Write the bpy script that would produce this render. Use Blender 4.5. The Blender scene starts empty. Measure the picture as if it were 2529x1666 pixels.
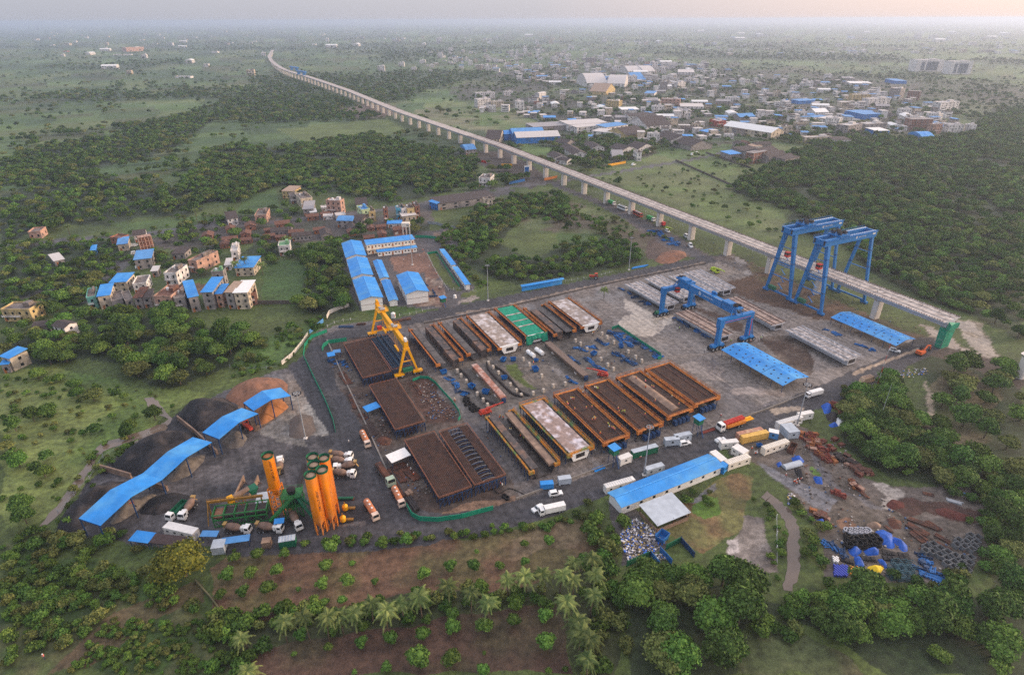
import bpy, bmesh, math, random
import numpy as np
from mathutils import Vector, Matrix
C = bpy.context.scene
COL = C.collection
R = math.radians
rnd = random.Random(7)

# ---------------------------------------------------------------- camera, sky, sun, exposure
CAM_H, FOC, PITCH, ROLL = 130.0, 1500.0, math.atan((833.0 - 48.0) / 1500.0), -0.004
cam_d = bpy.data.cameras.new('camera')
cam = bpy.data.objects.new('camera', cam_d)
COL.objects.link(cam)
cam.matrix_world = Matrix.Translation((0, 0, CAM_H)) @ Matrix.Rotation(math.pi / 2 - PITCH, 4, 'X') @ Matrix.Rotation(ROLL, 4, 'Z')
cam_d.sensor_width = 36.0
cam_d.lens = 36.0 * FOC / 2529.0
cam_d.clip_start, cam_d.clip_end = 1.0, 90000.0
C.camera = cam

SUN_EL, SUN_AZ = R(13.0), R(78.0)           # azimuth clockwise from +Y (the view direction)
world = bpy.data.worlds.new("World")
C.world = world
world.use_nodes = True
nt = world.node_tree
nt.nodes.clear()
sky = nt.nodes.new('ShaderNodeTexSky')
sky.sky_type = 'NISHITA'
sky.sun_disc = False
sky.sun_elevation, sky.sun_rotation = SUN_EL, SUN_AZ
sky.air_density, sky.dust_density, sky.ozone_density = 1.0, 3.0, 2.0
mixw = nt.nodes.new('ShaderNodeMix'); mixw.data_type = 'RGBA'; mixw.inputs[0].default_value = 0.72
# thin overcast veil: lavender grey, paler and pinker towards the sun
tc = nt.nodes.new('ShaderNodeTexCoord')
dot = nt.nodes.new('ShaderNodeVectorMath'); dot.operation = 'DOT_PRODUCT'
dot.inputs[1].default_value = (math.sin(SUN_AZ), math.cos(SUN_AZ), 0.0)
ramp = nt.nodes.new('ShaderNodeValToRGB')
ramp.color_ramp.elements[0].position, ramp.color_ramp.elements[0].color = 0.05, (4.6, 5.0, 6.0, 1)
ramp.color_ramp.elements[1].position, ramp.color_ramp.elements[1].color = 0.98, (12.5, 9.6, 8.6, 1)
e = ramp.color_ramp.elements.new(0.62); e.color = (6.8, 6.6, 7.2, 1)
mr = nt.nodes.new('ShaderNodeMapRange')
mr.inputs[1].default_value, mr.inputs[2].default_value = -1.0, 1.0
bg = nt.nodes.new('ShaderNodeBackground'); bg.inputs[1].default_value = 0.085
wo = nt.nodes.new('ShaderNodeOutputWorld')
L = nt.links.new
L(tc.outputs['Generated'], dot.inputs[0]); L(dot.outputs['Value'], mr.inputs[0]); L(mr.outputs[0], ramp.inputs[0])
sp = nt.nodes.new('ShaderNodeSeparateXYZ'); L(tc.outputs['Generated'], sp.inputs[0])
up = nt.nodes.new('ShaderNodeMapRange'); up.inputs[1].default_value, up.inputs[2].default_value = 0.0, 1.0   # overcast: darker at the horizon than overhead
up.inputs[3].default_value, up.inputs[4].default_value = 0.72, 1.75
L(sp.outputs[2], up.inputs[0])
mu = nt.nodes.new('ShaderNodeMix'); mu.data_type = 'RGBA'; mu.blend_type = 'MULTIPLY'; mu.inputs[0].default_value = 1.0; mu.clamp_result = False
L(ramp.outputs[0], mu.inputs[6]); L(up.outputs[0], mu.inputs[7])
L(sky.outputs[0], mixw.inputs[6]); L(mu.outputs[2], mixw.inputs[7]); L(mixw.outputs[2], bg.inputs[0]); L(bg.outputs[0], wo.inputs[0])

sun_d = bpy.data.lights.new('sun', 'SUN')
sun_d.energy, sun_d.angle, sun_d.color = 2.0, R(10.0), (1.0, 0.76, 0.54)
sun = bpy.data.objects.new('sun', sun_d)
COL.objects.link(sun)
sdir = Vector((math.sin(SUN_AZ) * math.cos(SUN_EL), math.cos(SUN_AZ) * math.cos(SUN_EL), math.sin(SUN_EL)))
sun.rotation_euler = sdir.to_track_quat('Z', 'Y').to_euler()
sun.location = (0, 0, 400)

vs = C.view_settings
vs.view_transform, vs.look, vs.gamma, vs.exposure = 'Standard', 'None', 1.0, 0.93
C.cycles.use_denoising = False        # the fine texture of foliage and clutter survives better without it
C.cycles.volume_bounces = 4
C.cycles.max_bounces = 8
C.cycles.transparent_max_bounces = 6

# ---------------------------------------------------------------- helpers
CR, SR, CP, SP = math.cos(ROLL), math.sin(ROLL), math.cos(PITCH), math.sin(PITCH)
def P(px, py, z=0.0):
    """the ground point (height z) seen at a pixel of the 2529 x 1666 photograph"""
    u, v = (px - 1264.5) / FOC, -(py - 833.0) / FOC
    u, v = u * CR - v * SR, u * SR + v * CR
    d = Vector((u, CP + v * SP, -SP + v * CP))
    return Vector((0, 0, CAM_H)) + d * ((z - CAM_H) / d.z)
KO = 2529.0 / 2380.0
def O(x, y, z=0.0): return P(x * KO, y * KO, z)       # the same on a 2380 px wide print
def crop(ox, oy, s):  # pixels of an enlarged detail
    return lambda x, y, z=0.0: P(ox + x / s, oy + y / s, z)
def hgt(base, toppix):
    """height of the point above ground point BASE that shows at pixel row toppix"""
    lo, hi = 0.0, 90.0
    for _ in range(40):
        m = (lo + hi) / 2
        d = Vector((base.x, base.y, m - CAM_H))
        yc, zc = d.y * CP - d.z * SP, d.y * SP + d.z * CP
        py = 833 - FOC * zc / yc
        if py > toppix: lo = m
        else: hi = m
    return lo
def lin(c):
    return tuple(((x / 255.0) / 12.92 if x / 255.0 <= 0.04045 else ((x / 255.0 + 0.055) / 1.055) ** 2.4) for x in c)

MATS = {}
def M(name, rgb, rough=0.75, metal=0.0, var=0.25, scale=1.2, spec=0.3, streak=0.0, rgb2=None, s2=0.15):
    """painted / weathered surface: base colour with two scales of wear noise in object space"""
    if name in MATS: return MATS[name]
    m = bpy.data.materials.new(name); m.use_nodes = True
    n, l = m.node_tree.nodes, m.node_tree.links.new
    b = n['Principled BSDF']
    b.inputs['Roughness'].default_value = rough
    b.inputs['Metallic'].default_value = metal
    b.inputs['Specular IOR Level'].default_value = spec
    c = lin(rgb)
    t = n.new('ShaderNodeTexCoord')
    mp = n.new('ShaderNodeMapping')
    if streak: mp.inputs['Scale'].default_value = (1.0, 1.0, streak)
    l(t.outputs['Object'], mp.inputs[0])
    a = n.new('ShaderNodeTexNoise'); a.inputs['Scale'].default_value = scale; a.inputs['Detail'].default_value = 5
    l(mp.outputs[0], a.inputs[0])
    r = n.new('ShaderNodeMapRange'); r.inputs[1].default_value, r.inputs[2].default_value = 0.3, 0.7
    r.inputs[3].default_value, r.inputs[4].default_value = 1 - var, 1 + var
    l(a.outputs[0], r.inputs[0])
    mul = n.new('ShaderNodeMix'); mul.data_type = 'RGBA'; mul.blend_type = 'MULTIPLY'; mul.inputs[0].default_value = 1
    mul.clamp_result = False
    l(r.outputs[0], mul.inputs[7])
    if rgb2:
        a2 = n.new('ShaderNodeTexNoise'); a2.inputs['Scale'].default_value = s2; a2.inputs['Detail'].default_value = 6
        l(mp.outputs[0], a2.inputs[0])
        r2 = n.new('ShaderNodeMapRange'); r2.inputs[1].default_value, r2.inputs[2].default_value = 0.46, 0.62
        l(a2.outputs[0], r2.inputs[0])
        mx = n.new('ShaderNodeMix'); mx.data_type = 'RGBA'
        mx.inputs[6].default_value = (*c, 1); mx.inputs[7].default_value = (*lin(rgb2), 1)
        l(r2.outputs[0], mx.inputs[0]); l(mx.outputs[2], mul.inputs[6])
    else:
        mul.inputs[6].default_value = (*c, 1)
    l(mul.outputs[2], b.inputs['Base Color'])
    MATS[name] = m
    return m

def empty(name, loc=(0, 0, 0), rz=0.0):
    o = bpy.data.objects.new(name, None); COL.objects.link(o)
    o.location = loc; o.rotation_euler = (0, 0, rz); o.empty_display_size = 0.5
    return o
def thing(name, label, cat, loc=(0, 0, 0), rz=0.0, group=None):
    o = empty(name, loc, rz); return tag(o, label, cat, group)
def tag(o, label, cat, group=None):
    o['label'] = label; o['category'] = cat
    if group: o['group'] = group
    return o
KIDS = {}
def link(o, parent):
    COL.objects.link(o)
    if parent is not None:
        o.parent = parent; KIDS.setdefault(parent.name, []).append(o)
    return o
def dup(root, loc, rz=None, label=None, sc=None):
    r = root.copy(); COL.objects.link(r); r.location = loc
    if rz is not None: r.rotation_euler = (0, 0, rz)
    if label: r['label'] = label
    if sc is not None: r.scale = (sc, sc, sc) if not hasattr(sc, '__len__') else sc
    for ch in KIDS.get(root.name, []):
        c = ch.copy(); link(c, r)
        for g in KIDS.get(ch.name, []):
            d = g.copy(); link(d, c)
    return r

class MB:
    def __init__(s): s.v = []; s.f = []; s.mi = []; s.cur = 0
    def add(s, vs, fs):
        k = len(s.v); s.v += [tuple(v) for v in vs]
        for f in fs: s.f.append([i + k for i in f]); s.mi.append(s.cur)
        return s
    def hexa(s, b, t):
        """solid between bottom loop b and top loop t (same length)"""
        n = len(b)
        return s.add(list(b) + list(t), [list(range(n))[::-1], list(range(n, 2 * n))] + [[i, (i + 1) % n, n + (i + 1) % n, n + i] for i in range(n)])
    def box(s, c, d, rz=0.0):
        x, y, z = d[0] / 2, d[1] / 2, d[2] / 2; cs, sn = math.cos(rz), math.sin(rz)
        q = [(c[0] + a * x * cs - b * y * sn, c[1] + a * x * sn + b * y * cs) for a, b in ((-1, -1), (1, -1), (1, 1), (-1, 1))]
        return s.hexa([(*p, c[2] - z) for p in q], [(*p, c[2] + z) for p in q])
    def bx(s, x0, x1, y0, y1, z0, z1): return s.box(((x0 + x1) / 2, (y0 + y1) / 2, (z0 + z1) / 2), (x1 - x0, y1 - y0, z1 - z0))
    def prism(s, poly, z0, z1): return s.hexa([(p[0], p[1], z0) for p in poly], [(p[0], p[1], z1) for p in poly])
    def sweep_x(s, prof, x0, x1):
        """profile of (y, z) drawn along x"""
        return s.hexa([(x0, y, z) for y, z in prof], [(x1, y, z) for y, z in prof])
    def bar(s, a, b, w, h=None, w2=None):
        a, b = Vector(a), Vector(b); d = (b - a)
        if d.length < 1e-6: return s
        d.normalize(); up = Vector((0, 0, 1)) if abs(d.z) < 0.95 else Vector((0, 1, 0))
        x = d.cross(up).normalized(); y = x.cross(d).normalized()
        h = h or w; k = (w2 or w) / w
        lp = lambda p, f: [p + x * (i * w / 2 * f) + y * (j * h / 2 * f) for i, j in ((-1, -1), (1, -1), (1, 1), (-1, 1))]
        return s.hexa(lp(a, 1), lp(b, k))
    def cyl(s, a, b, r, r2=None, n=12):
        a, b = Vector(a), Vector(b); d = (b - a).normalized()
        up = Vector((0, 0, 1)) if abs(d.z) < 0.95 else Vector((0, 1, 0))
        x = d.cross(up).normalized(); y = x.cross(d).normalized()
        r2 = r if r2 is None else r2
        lp = lambda p, q: [p + x * (q * math.cos(2 * math.pi * i / n)) + y * (q * math.sin(2 * math.pi * i / n)) for i in range(n)]
        return s.hexa(lp(a, r), lp(b, r2))
    def lathe(s, rz, n=16, c=(0, 0), cap=True):
        k = len(s.v)
        for r, z in rz:
            s.v += [(c[0] + r * math.cos(2 * math.pi * i / n), c[1] + r * math.sin(2 * math.pi * i / n), z) for i in range(n)]
        for j in range(len(rz) - 1):
            for i in range(n):
                s.f.append([k + j * n + i, k + j * n + (i + 1) % n, k + (j + 1) * n + (i + 1) % n, k + (j + 1) * n + i]); s.mi.append(s.cur)
        if cap:
            s.f.append([k + i for i in range(n)][::-1]); s.mi.append(s.cur)
            s.f.append([k + (len(rz) - 1) * n + i for i in range(n)]); s.mi.append(s.cur)
        return s
    def rail(s, pts, h=1.1, step=2.0, w=0.07, closed=False):
        pts = [Vector(p) for p in pts]
        for a, b in zip(pts, pts[1:] + (pts[:1] if closed else [])):
            u = Vector((0, 0, 1))
            s.bar(a + u * h, b + u * h, w); s.bar(a + u * h * .55, b + u * h * .55, w * .8)
            n = max(1, int((b - a).length / step))
            for i in range(n + 1):
                p = a.lerp(b, i / n); s.bar(p, p + u * h, w)
        return s
    def build(s, name, mats, parent=None, loc=None, smooth=False):
        me = bpy.data.meshes.new(name)
        me.from_pydata(s.v, [], s.f)
        for m in (mats if isinstance(mats, (list, tuple)) else [mats]): me.materials.append(m)
        if any(s.mi): me.polygons.foreach_set('material_index', s.mi)
        if smooth: me.polygons.foreach_set('use_smooth', [True] * len(me.polygons))
        me.update()
        o = bpy.data.objects.new(name, me)
        if loc is not None: o.location = loc
        return link(o, parent)

def frame(A, B, D):
    """rectangle from ground points A (corner), B (end of long side), D (end of short side): centre, rotation, length, width"""
    A, B, D = (Vector((p.x, p.y, 0)) for p in (A, B, D))
    u = B - A; w = D - A
    rz = math.atan2(u.y, u.x); n = Vector((-math.sin(rz), math.cos(rz), 0))
    wd = w.dot(n)
    return A + u / 2 + n * (wd / 2), rz, u.length, abs(wd)

# numpy noise and polygons
def hash2(ix, iy, seed):
    h = (ix.astype(np.int64) * 374761393 + iy.astype(np.int64) * 668265263 + seed * 974634777) & 0x7fffffff
    h = ((h ^ (h >> 13)) * 1274126177) & 0x7fffffff
    return ((h ^ (h >> 16)) & 0xffff) / 65535.0
def vnoise(x, y, s, seed=0):
    x, y = np.asarray(x) / s, np.asarray(y) / s
    ix, iy = np.floor(x), np.floor(y); fx, fy = x - ix, y - iy
    fx, fy = fx * fx * (3 - 2 * fx), fy * fy * (3 - 2 * fy)
    a, b, c, d = hash2(ix, iy, seed), hash2(ix + 1, iy, seed), hash2(ix, iy + 1, seed), hash2(ix + 1, iy + 1, seed)
    return (a * (1 - fx) + b * fx) * (1 - fy) + (c * (1 - fx) + d * fx) * fy
def fbm(x, y, s, seed=0, o=3):
    t, a, k = 0, 0.5, 0
    for i in range(o): t = t + a * vnoise(x, y, s / 2 ** i, seed + i * 7); k += a; a /= 2
    return t / k
def inside(poly, X, Y):
    r = np.zeros(X.shape, bool)
    px = [p[0] for p in poly]; py = [p[1] for p in poly]
    m = (X > min(px)) & (X < max(px)) & (Y > min(py)) & (Y < max(py))
    x, y = X[m], Y[m]; c = np.zeros(x.shape, bool)
    n = len(poly)
    for i in range(n):
        x0, y0, x1, y1 = px[i], py[i], px[i - 1], py[i - 1]
        if y0 == y1: continue
        c ^= ((y0 > y) != (y1 > y)) & (x < (x1 - x0) * (y - y0) / (y1 - y0) + x0)
    r[m] = c
    return r
def near_line(line, X, Y, w):
    r = np.zeros(X.shape, bool)
    for a, b in zip(line, line[1:]):
        m = (X > min(a[0], b[0]) - w) & (X < max(a[0], b[0]) + w) & (Y > min(a[1], b[1]) - w) & (Y < max(a[1], b[1]) + w)
        x, y = X[m] - a[0], Y[m] - a[1]; dx, dy = b[0] - a[0], b[1] - a[1]
        t = np.clip((x * dx + y * dy) / (dx * dx + dy * dy + 1e-9), 0, 1)
        r[m] |= (x - t * dx) ** 2 + (y - t * dy) ** 2 < w * w
    return r
# ---------------------------------------------------------------- ground
RD = [(1645,604),(1500,632),(1300,672),(1130,706),(1000,733),(880,760),(790,778),(745,798),(733,830),(750,890),(800,985),(850,1070),(890,1130),(920,1185),(960,1215),(1030,1225),(1120,1213),(1240,1180),(1420,1115),(1560,1060),(1700,1008),(1800,965),(1900,925),(2080,842),(2160,795)]
FOREST = {  # outline on the 2380 px print, spacing in metres, crown scale, kind
 'centre': ([(430,430),(470,360),(560,332),(640,345),(760,325),(870,312),(960,340),(1055,350),(1108,365),(1105,420),(1010,455),(900,470),(800,450),(720,440),(640,430),(560,470),(470,470)], 5.0, .64),
 'band': ([(0,378),(120,335),(250,322),(400,270),(500,275),(420,335),(330,372),(200,392),(100,425),(0,435)], 6, .62),
 'left': ([(0,455),(200,398),(430,440),(470,485),(440,505),(330,500),(260,525),(150,520),(0,565)], 8.5, .66),
 'left scrub': ([(0,570),(200,560),(270,560),(330,590),(270,640),(200,700),(60,690),(0,730)], 8, .6),
 'village': ([(540,500),(640,480),(720,500),(700,570),(560,560),(460,590),(380,560),(450,520)], 12, .8),
 'village low': ([(300,590),(380,610),(420,690),(600,560),(690,560),(700,600),(560,590),(520,640),(430,610)], 15, .7),
 'camp west': ([(700,650),(712,575),(790,562),(800,640),(822,725),(760,745),(700,715)], 6.0, .8),
 'camp north': ([(800,500),(880,520),(1000,520),(1000,545),(900,545),(820,560),(760,560)], 9, .8),
 'camp east': ([(1030,545),(1140,470),(1290,440),(1320,470),(1330,520),(1240,500),(1150,560),(1240,600),(1400,540),(1480,575),(1490,605),(1320,648),(1200,660),(1130,640),(1060,600)], 5.0, .62),
 'left wood': ([(0,790),(120,768),(250,722),(330,740),(420,720),(470,760),(560,775),(600,800),(540,850),(440,890),(390,910),(330,880),(220,830),(80,850),(0,850)], 6.4, .82),
 'right': ([(1690,440),(1830,355),(1900,345),(2100,335),(2300,300),(2380,285),(2380,790),(2260,735),(2140,690),(2030,640),(1960,565),(1830,540),(1840,490)], 5.6, .70),
 'right far': ([(1870,330),(2050,322),(2240,322),(2300,270),(2380,255),(2380,300),(2290,318),(2100,345),(1900,352)], 6.5, .75),
 'orchard right': ([(2110,840),(2230,800),(2380,850),(2380,1080),(2270,1060),(2170,1000),(2180,900)], 10.5, .9),
 'lower right': ([(1985,905),(2085,880),(2110,960),(2250,1070),(2380,1100),(2380,1568),(2080,1568),(2010,1530),(1900,1465),(1840,1445),(1860,1418),(1930,1394),(2200,1394),(2312,1350),(2296,1180),(2165,1124),(2050,1098),(1962,1045),(1952,990),(1965,950)], 4.6, .8),
 'lower centre': ([(1475,1352),(1560,1325),(1700,1362),(1825,1412),(1832,1440),(1735,1460),(1715,1568),(1480,1568),(1450,1480),(1465,1400)], 6.4, 1.0),
}
WOODLAND = {k: [tuple(O(*p)[:2]) for p in v[0]] for k, v in FOREST.items()}

NA, NR = 760, 900
ang = np.linspace(R(-60), R(60), NA)
dist = 1.0 / np.linspace(1 / 45.0, 1 / 60000.0, NR)
A2, D2 = np.meshgrid(ang, dist)
GX, GY = (np.sin(A2) * D2).ravel(), (np.cos(A2) * D2).ravel()
GD = D2.ravel()

def fields(x, y, cell=78.0, rot=0.5):
    """irregular patchwork: nearest and second nearest jittered seed, and the seed's random number"""
    c, s = math.cos(rot), math.sin(rot)
    u, v = (x * c + y * s) / cell, (-x * s + y * c) / (cell * 0.62)
    u = u + 0.35 * (vnoise(x, y, 130, 3) - .5); v = v + 0.35 * (vnoise(x, y, 130, 4) - .5)
    iu, iv = np.floor(u), np.floor(v)
    f1 = np.full(x.shape, 9.0); f2 = f1.copy(); rid = np.zeros(x.shape)
    for a in (-1, 0, 1):
        for b in (-1, 0, 1):
            cu, cv = iu + a, iv + b
            du, dv = cu + .15 + .7 * hash2(cu, cv, 11) - u, cv + .15 + .7 * hash2(cu, cv, 12) - v
            d = np.maximum(np.abs(du), np.abs(dv)) * .6 + .4 * np.hypot(du, dv)
            h = hash2(cu, cv, 13); m = d < f1
            f2 = np.where(m, f1, np.minimum(f2, d)); rid = np.where(m, h, rid); f1 = np.where(m, d, f1)
    return f1, f2, rid
def ground_colours():
    x, y = GX, GY
    f1, f2, rid = fields(x, y)
    pal = np.array([lin(c) for c in ((84,100,62),(96,110,66),(74,92,56),(104,110,72),(88,104,60),(70,86,54),(100,114,76),(92,92,64),(80,98,64),(112,116,78))])
    k = np.minimum((rid * len(pal)).astype(int), len(pal) - 1)
    col = pal[k] * ((0.50 + 0.36 * fbm(x, y, 45, 21)) * (.75 + .6 * hash2(np.floor(rid * 9999), np.floor(rid * 99), 5)))[:, None]
    # hedge lines between the far fields, and rough woodland patches
    edge = np.clip(1 - (f2 - f1) / (0.035 + 4.0 / np.maximum(GD, 300) * 2), 0, 1)
    wood = fbm(x, y, 420, 31, 4)
    ew = np.clip((edge * (0.35 + .9 * vnoise(x, y, 150, 5))), 0, 1) * (GD > 350)
    dark = np.array(lin((56, 66, 46)))
    col = col * (1 - .75 * ew[:, None]) + dark * .75 * ew[:, None]
    wm = np.clip((wood - .60) / .05, 0, 1) * (GD > 700) * np.clip((f2 - f1) * 0 + 1, 0, 1)
    col = col * (1 - .85 * wm[:, None]) + dark * .85 * wm[:, None]
    col = col * (1 - .08 * np.clip((GD - 700) / 400, 0, 1))[:, None] * np.array([[.9, 1.06, .76]])
    tm = inside([tuple(O(*p)[:2]) for p in ((1040,205),(1180,165),(1500,140),(1800,150),(2010,185),(2380,195),(2380,250),(2270,310),(1860,335),(1700,330),(1560,345),(1380,395),(1260,380),(1180,320),(1260,270),(1080,245))], x + 40 * (fbm(x, y, 80, 7) - .5), y + 60 * (fbm(x, y, 80, 8) - .5))
    tn = (tm * np.clip((fbm(x, y, 60, 9) - .36) / .2, .25, 1))[:, None]
    col = col * (1 - tn) + np.array(lin((66, 66, 56)))[None] * tn * (.7 + .6 * fbm(x, y, 25, 10))[:, None]
    # rough scrub ground close by
    n1, n2 = fbm(x, y, 30, 41, 4), fbm(x, y, 9, 42, 3)
    scr = np.array(lin((50, 66, 30)))[None] * (1 - n1[:, None]) + np.array(lin((80, 90, 44)))[None] * n1[:, None]
    scr = scr * (0.65 + .7 * n2[:, None])
    near = np.clip((620 - np.hypot(x, y - 60)) / 120, 0, 1)[:, None]
    col = col * (1 - near) + scr * near
    wet = np.zeros(x.shape)
    wx, wy = x + 7 * (fbm(x, y, 14, 51) - .5), y + 7 * (fbm(x, y, 14, 52) - .5)
    vx, vy = x + 1.6 * (fbm(x, y, 5, 53) - .5), y + 1.6 * (fbm(x, y, 5, 54) - .5)
    def Z(rgb, poly, w=0.0, var=.3, s=8.0, k=1.0, sharp=False, rgb2=None, f=O):
        q = [tuple(f(*p)[:2]) for p in poly]
        m = inside(q, vx if sharp else wx, vy if sharp else wy)
        if not m.any(): return
        c = np.array(lin(rgb))[None]
        if rgb2:
            t = np.clip((fbm(x[m], y[m], s * 1.3, len(poly), 4) - .38) / .24, 0, 1)[:, None]
            c = c * (1 - t) + np.array(lin(rgb2))[None] * t
        c = c * (1 + var * 2 * (fbm(x[m], y[m], s, 61 + len(poly), 4) - .5))[:, None]
        col[m] = col[m] * (1 - k) + c * k; wet[m] = w
    def LN(rgb, line, wd, w=0.0, var=.3, s=8.0, f=O):
        q = [tuple(f(*p)[:2]) for p in line]
        m = near_line(q, vx, vy, wd)
        if not m.any(): return
        c = np.array(lin(rgb))[None] * (1 + var * 2 * (fbm(x[m], y[m], s, 71, 4) - .5))[:, None]
        col[m] = c; wet[m] = w
    # fields seen from left to right
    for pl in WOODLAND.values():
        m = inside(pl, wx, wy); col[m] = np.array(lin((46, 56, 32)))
    Z((70,91,39), [(0,870),(120,850),(330,900),(480,910),(380,960),(330,1010),(180,1140),(60,1230),(0,1230)], s=22, var=.5, rgb2=(98,108,56))
    Z((70,90,42), [(560,800),(700,760),(760,740),(740,790),(650,850),(540,870)], var=.4, s=15)
    Z((68,88,42), [(250,520),(440,505),(540,500),(500,560),(330,560)], var=.4, s=15)
    Z((60,82,38), [(600,610),(712,605),(705,712),(605,705)], var=.3, s=10)
    Z((63,84,39), [(560,450),(640,440),(650,490),(560,500)], var=.3)
    Z((63,88,37), [(430,655),(500,640),(505,700),(440,690)], var=.3)
    Z((104,82,62), [(420,690),(480,680),(480,660),(430,655)], var=.3)
    Z((82,95,47), [(640,300),(900,275),(940,300),(860,330),(700,330)], var=.25, s=40)
    Z((96,84,74), [(780,250),(900,240),(950,262),(860,275),(780,268)], var=.25, s=40)
    Z((80,95,47), [(1380,410),(1520,360),(1720,400),(1700,450),(1830,500),(1820,560),(1700,530),(1560,470)], var=.35, s=25, rgb2=(88,96,58))
    Z((78,95,45), [(1570,375),(1640,355),(1730,390),(1640,400)], var=.3)
    Z((78,99,47), [(1200,330),(1290,345),(1270,372),(1220,360)], var=.3, s=20)
    Z((77,97,47), [(960,255),(1100,240),(1240,260),(1260,300),(1160,310),(1000,290)], var=.35, s=30, rgb2=(104,104,76))
    Z((78,99,47), [(1350,310),(1430,305),(1420,335),(1370,330)], var=.3, s=20)
    Z((72,93,42), [(1500,330),(1590,350),(1570,365),(1480,340)], var=.3, s=20)
    Z((86,78,62), [(1150,470),(1260,445),(1330,470),(1480,520),(1560,560),(1500,585),(1420,545),(1310,545),(1180,520)], var=.35, s=14, rgb2=(84,94,56))
    Z((63,82,38), [(1290,540),(1400,545),(1380,570),(1300,580)], var=.3)
    Z((66,60,56), [(1060,350),(1180,350),(1290,420),(1230,440),(1130,390)], var=.35, s=10)
    Z((87,97,53), [(2050,330),(2300,310),(2200,330)], var=.3)
    Z((73,82,44), [(1960,405),(2380,395),(2380,415),(2000,425)], var=.35, s=20)
    Z((62,70,37), [(2090,960),(2230,850),(2330,900),(2300,1040),(2260,1060),(2180,1040)], var=.4, s=12, rgb2=(92,84,62))
    Z((128,116,100), [(2150,900),(2160,880),(2175,960),(2160,1000),(2150,990)], var=.4, s=5)
    Z((80,72,52), [(1820,1480),(1850,1465),(1990,1540),(2010,1568),(1720,1568),(1730,1485)], var=.35, s=10, rgb2=(72,80,48))
    # scrub, bottom left
    Z((55,73,32), [(0,1270),(380,1330),(500,1440),(520,1568),(0,1568)], var=.6, s=7, rgb2=(82,84,52))
    Z((94,74,56), [(240,1440),(330,1400),(450,1370),(480,1400),(350,1450),(200,1568),(120,1568)], var=.4, s=8, k=.7)
    # village earth and lanes
    Z((78,72,68), [(330,560),(500,510),(700,500),(940,480),(1000,460),(1010,520),(760,560),(520,570),(400,580)], var=.4, s=12, rgb2=(64,66,52))
    Z((70,68,68), [(960,478),(1060,450),(1200,440),(1190,452),(1080,468),(1000,490)], var=.3, s=10)
    LN((84,82,84), [(0,575),(140,560),(330,545),(480,525),(640,515),(800,500),(1000,470),(1130,440),(1280,425),(1400,405),(1600,372),(1700,352)], 4.0)
    LN((80,78,78), [(60,690),(200,650),(300,600)], 3.0)
    LN((86,84,82), [(200,700),(260,640),(330,580)], 3.0)
    # orchard soil
    Z((88,66,50), [(480,1330),(560,1290),(700,1268),(860,1262),(1000,1250),(1240,1225),(1385,1200),(1405,1240),(1370,1330),(1200,1365),(1050,1380),(800,1400),(620,1440),(515,1445),(500,1390)], var=.3, s=9, rgb2=(82,74,48))
    Z((112,96,78), [(1180,1250),(1330,1215),(1370,1230),(1340,1280),(1200,1290)], var=.4, s=4, k=.45)
    Z((76,57,46), [(590,1500),(700,1470),(900,1440),(1120,1420),(1300,1390),(1325,1440),(1340,1568),(600,1568)], var=.3, s=9, rgb2=(70,62,44))
    Z((58,64,36), [(500,1445),(620,1440),(800,1400),(1050,1380),(1200,1365),(1380,1320),(1400,1250),(1440,1300),(1440,1568),(1350,1568),(1310,1400),(1120,1425),(900,1448),(690,1480),(590,1510),(590,1568),(500,1568)], var=.5, s=6)
    # casting yard
    Z((102,95,90), [(745,762),(1000,725),(1640,598),(1700,590),(1800,640),(2130,780),(2180,800),(2080,850),(1880,930),(1700,1010),(1400,1120),(1240,1200),(1000,1240),(900,1245),(560,1275),(380,1275),(280,1245),(130,1245),(190,1130),(280,1050),(420,950),(640,860),(690,850)], w=.6, var=.26, s=10, rgb2=(84,80,80))
    Z((50,49,52), [(120,1240),(200,1120),(430,940),(530,900),(620,980),(640,1010),(800,1000),(845,1110),(885,1205),(560,1275),(380,1275)], w=.3, var=.5, s=7, rgb2=(78,75,76))
    Z((108,96,86), [(660,900),(720,860),(745,900),(780,990),(760,1010),(690,1010),(640,960)], w=.4, var=.4, s=8, rgb2=(128,124,118))
    Z((124,120,114), [(620,950),(690,960),(710,1040),(640,1030),(600,990)], w=.7, var=.3, s=8, k=.6)
    Z((110,86,66), [(540,900),(660,890),(690,930),(600,1000),(560,970)], var=.3, k=.8)
    Z((112,104,98), [(1385,690),(1450,655),(1640,600),(1760,640),(2000,740),(2130,790),(1950,890),(1830,925),(1760,950),(1640,860),(1450,790),(1390,740)], w=.6, var=.22, s=14, rgb2=(100,94,90))
    zc = crop(1510, 640, 6.263)
    Z((156,144,130), [(200,600),(420,690),(640,790),(960,870),(950,980),(760,1080),(640,1190),(520,1190),(300,1090),(110,1030),(190,900),(380,850),(230,720)], w=1.0, var=.1, s=20, f=zc)
    zc = crop(1450, 620, 4.327)
    Z((134,122,112), [(1010,1240),(1170,1150),(1300,1170),(1450,1240),(1380,1320),(1500,1420),(1300,1390),(1150,1300)], w=.9, var=.2, s=14, f=zc, k=.6)
    Z((140,126,116), [(1500,1500),(1700,1440),(2000,1490),(2100,1520),(1900,1558),(1500,1558)], w=.8, var=.2, s=14, f=zc, k=.7)
    Z((70,54,44), [(1150,600),(1250,590),(1690,800),(1660,890),(1400,760)], var=.3, f=zc)
    Z((70,55,46), [(1800,960),(2120,890),(2370,1000),(2370,1320),(2000,1140)], var=.45, s=5, f=zc, rgb2=(96,84,74))
    Z((72,54,42), [(1640,660),(1760,640),(1960,725),(2040,755),(1900,745)], var=.35, s=6)
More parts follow.
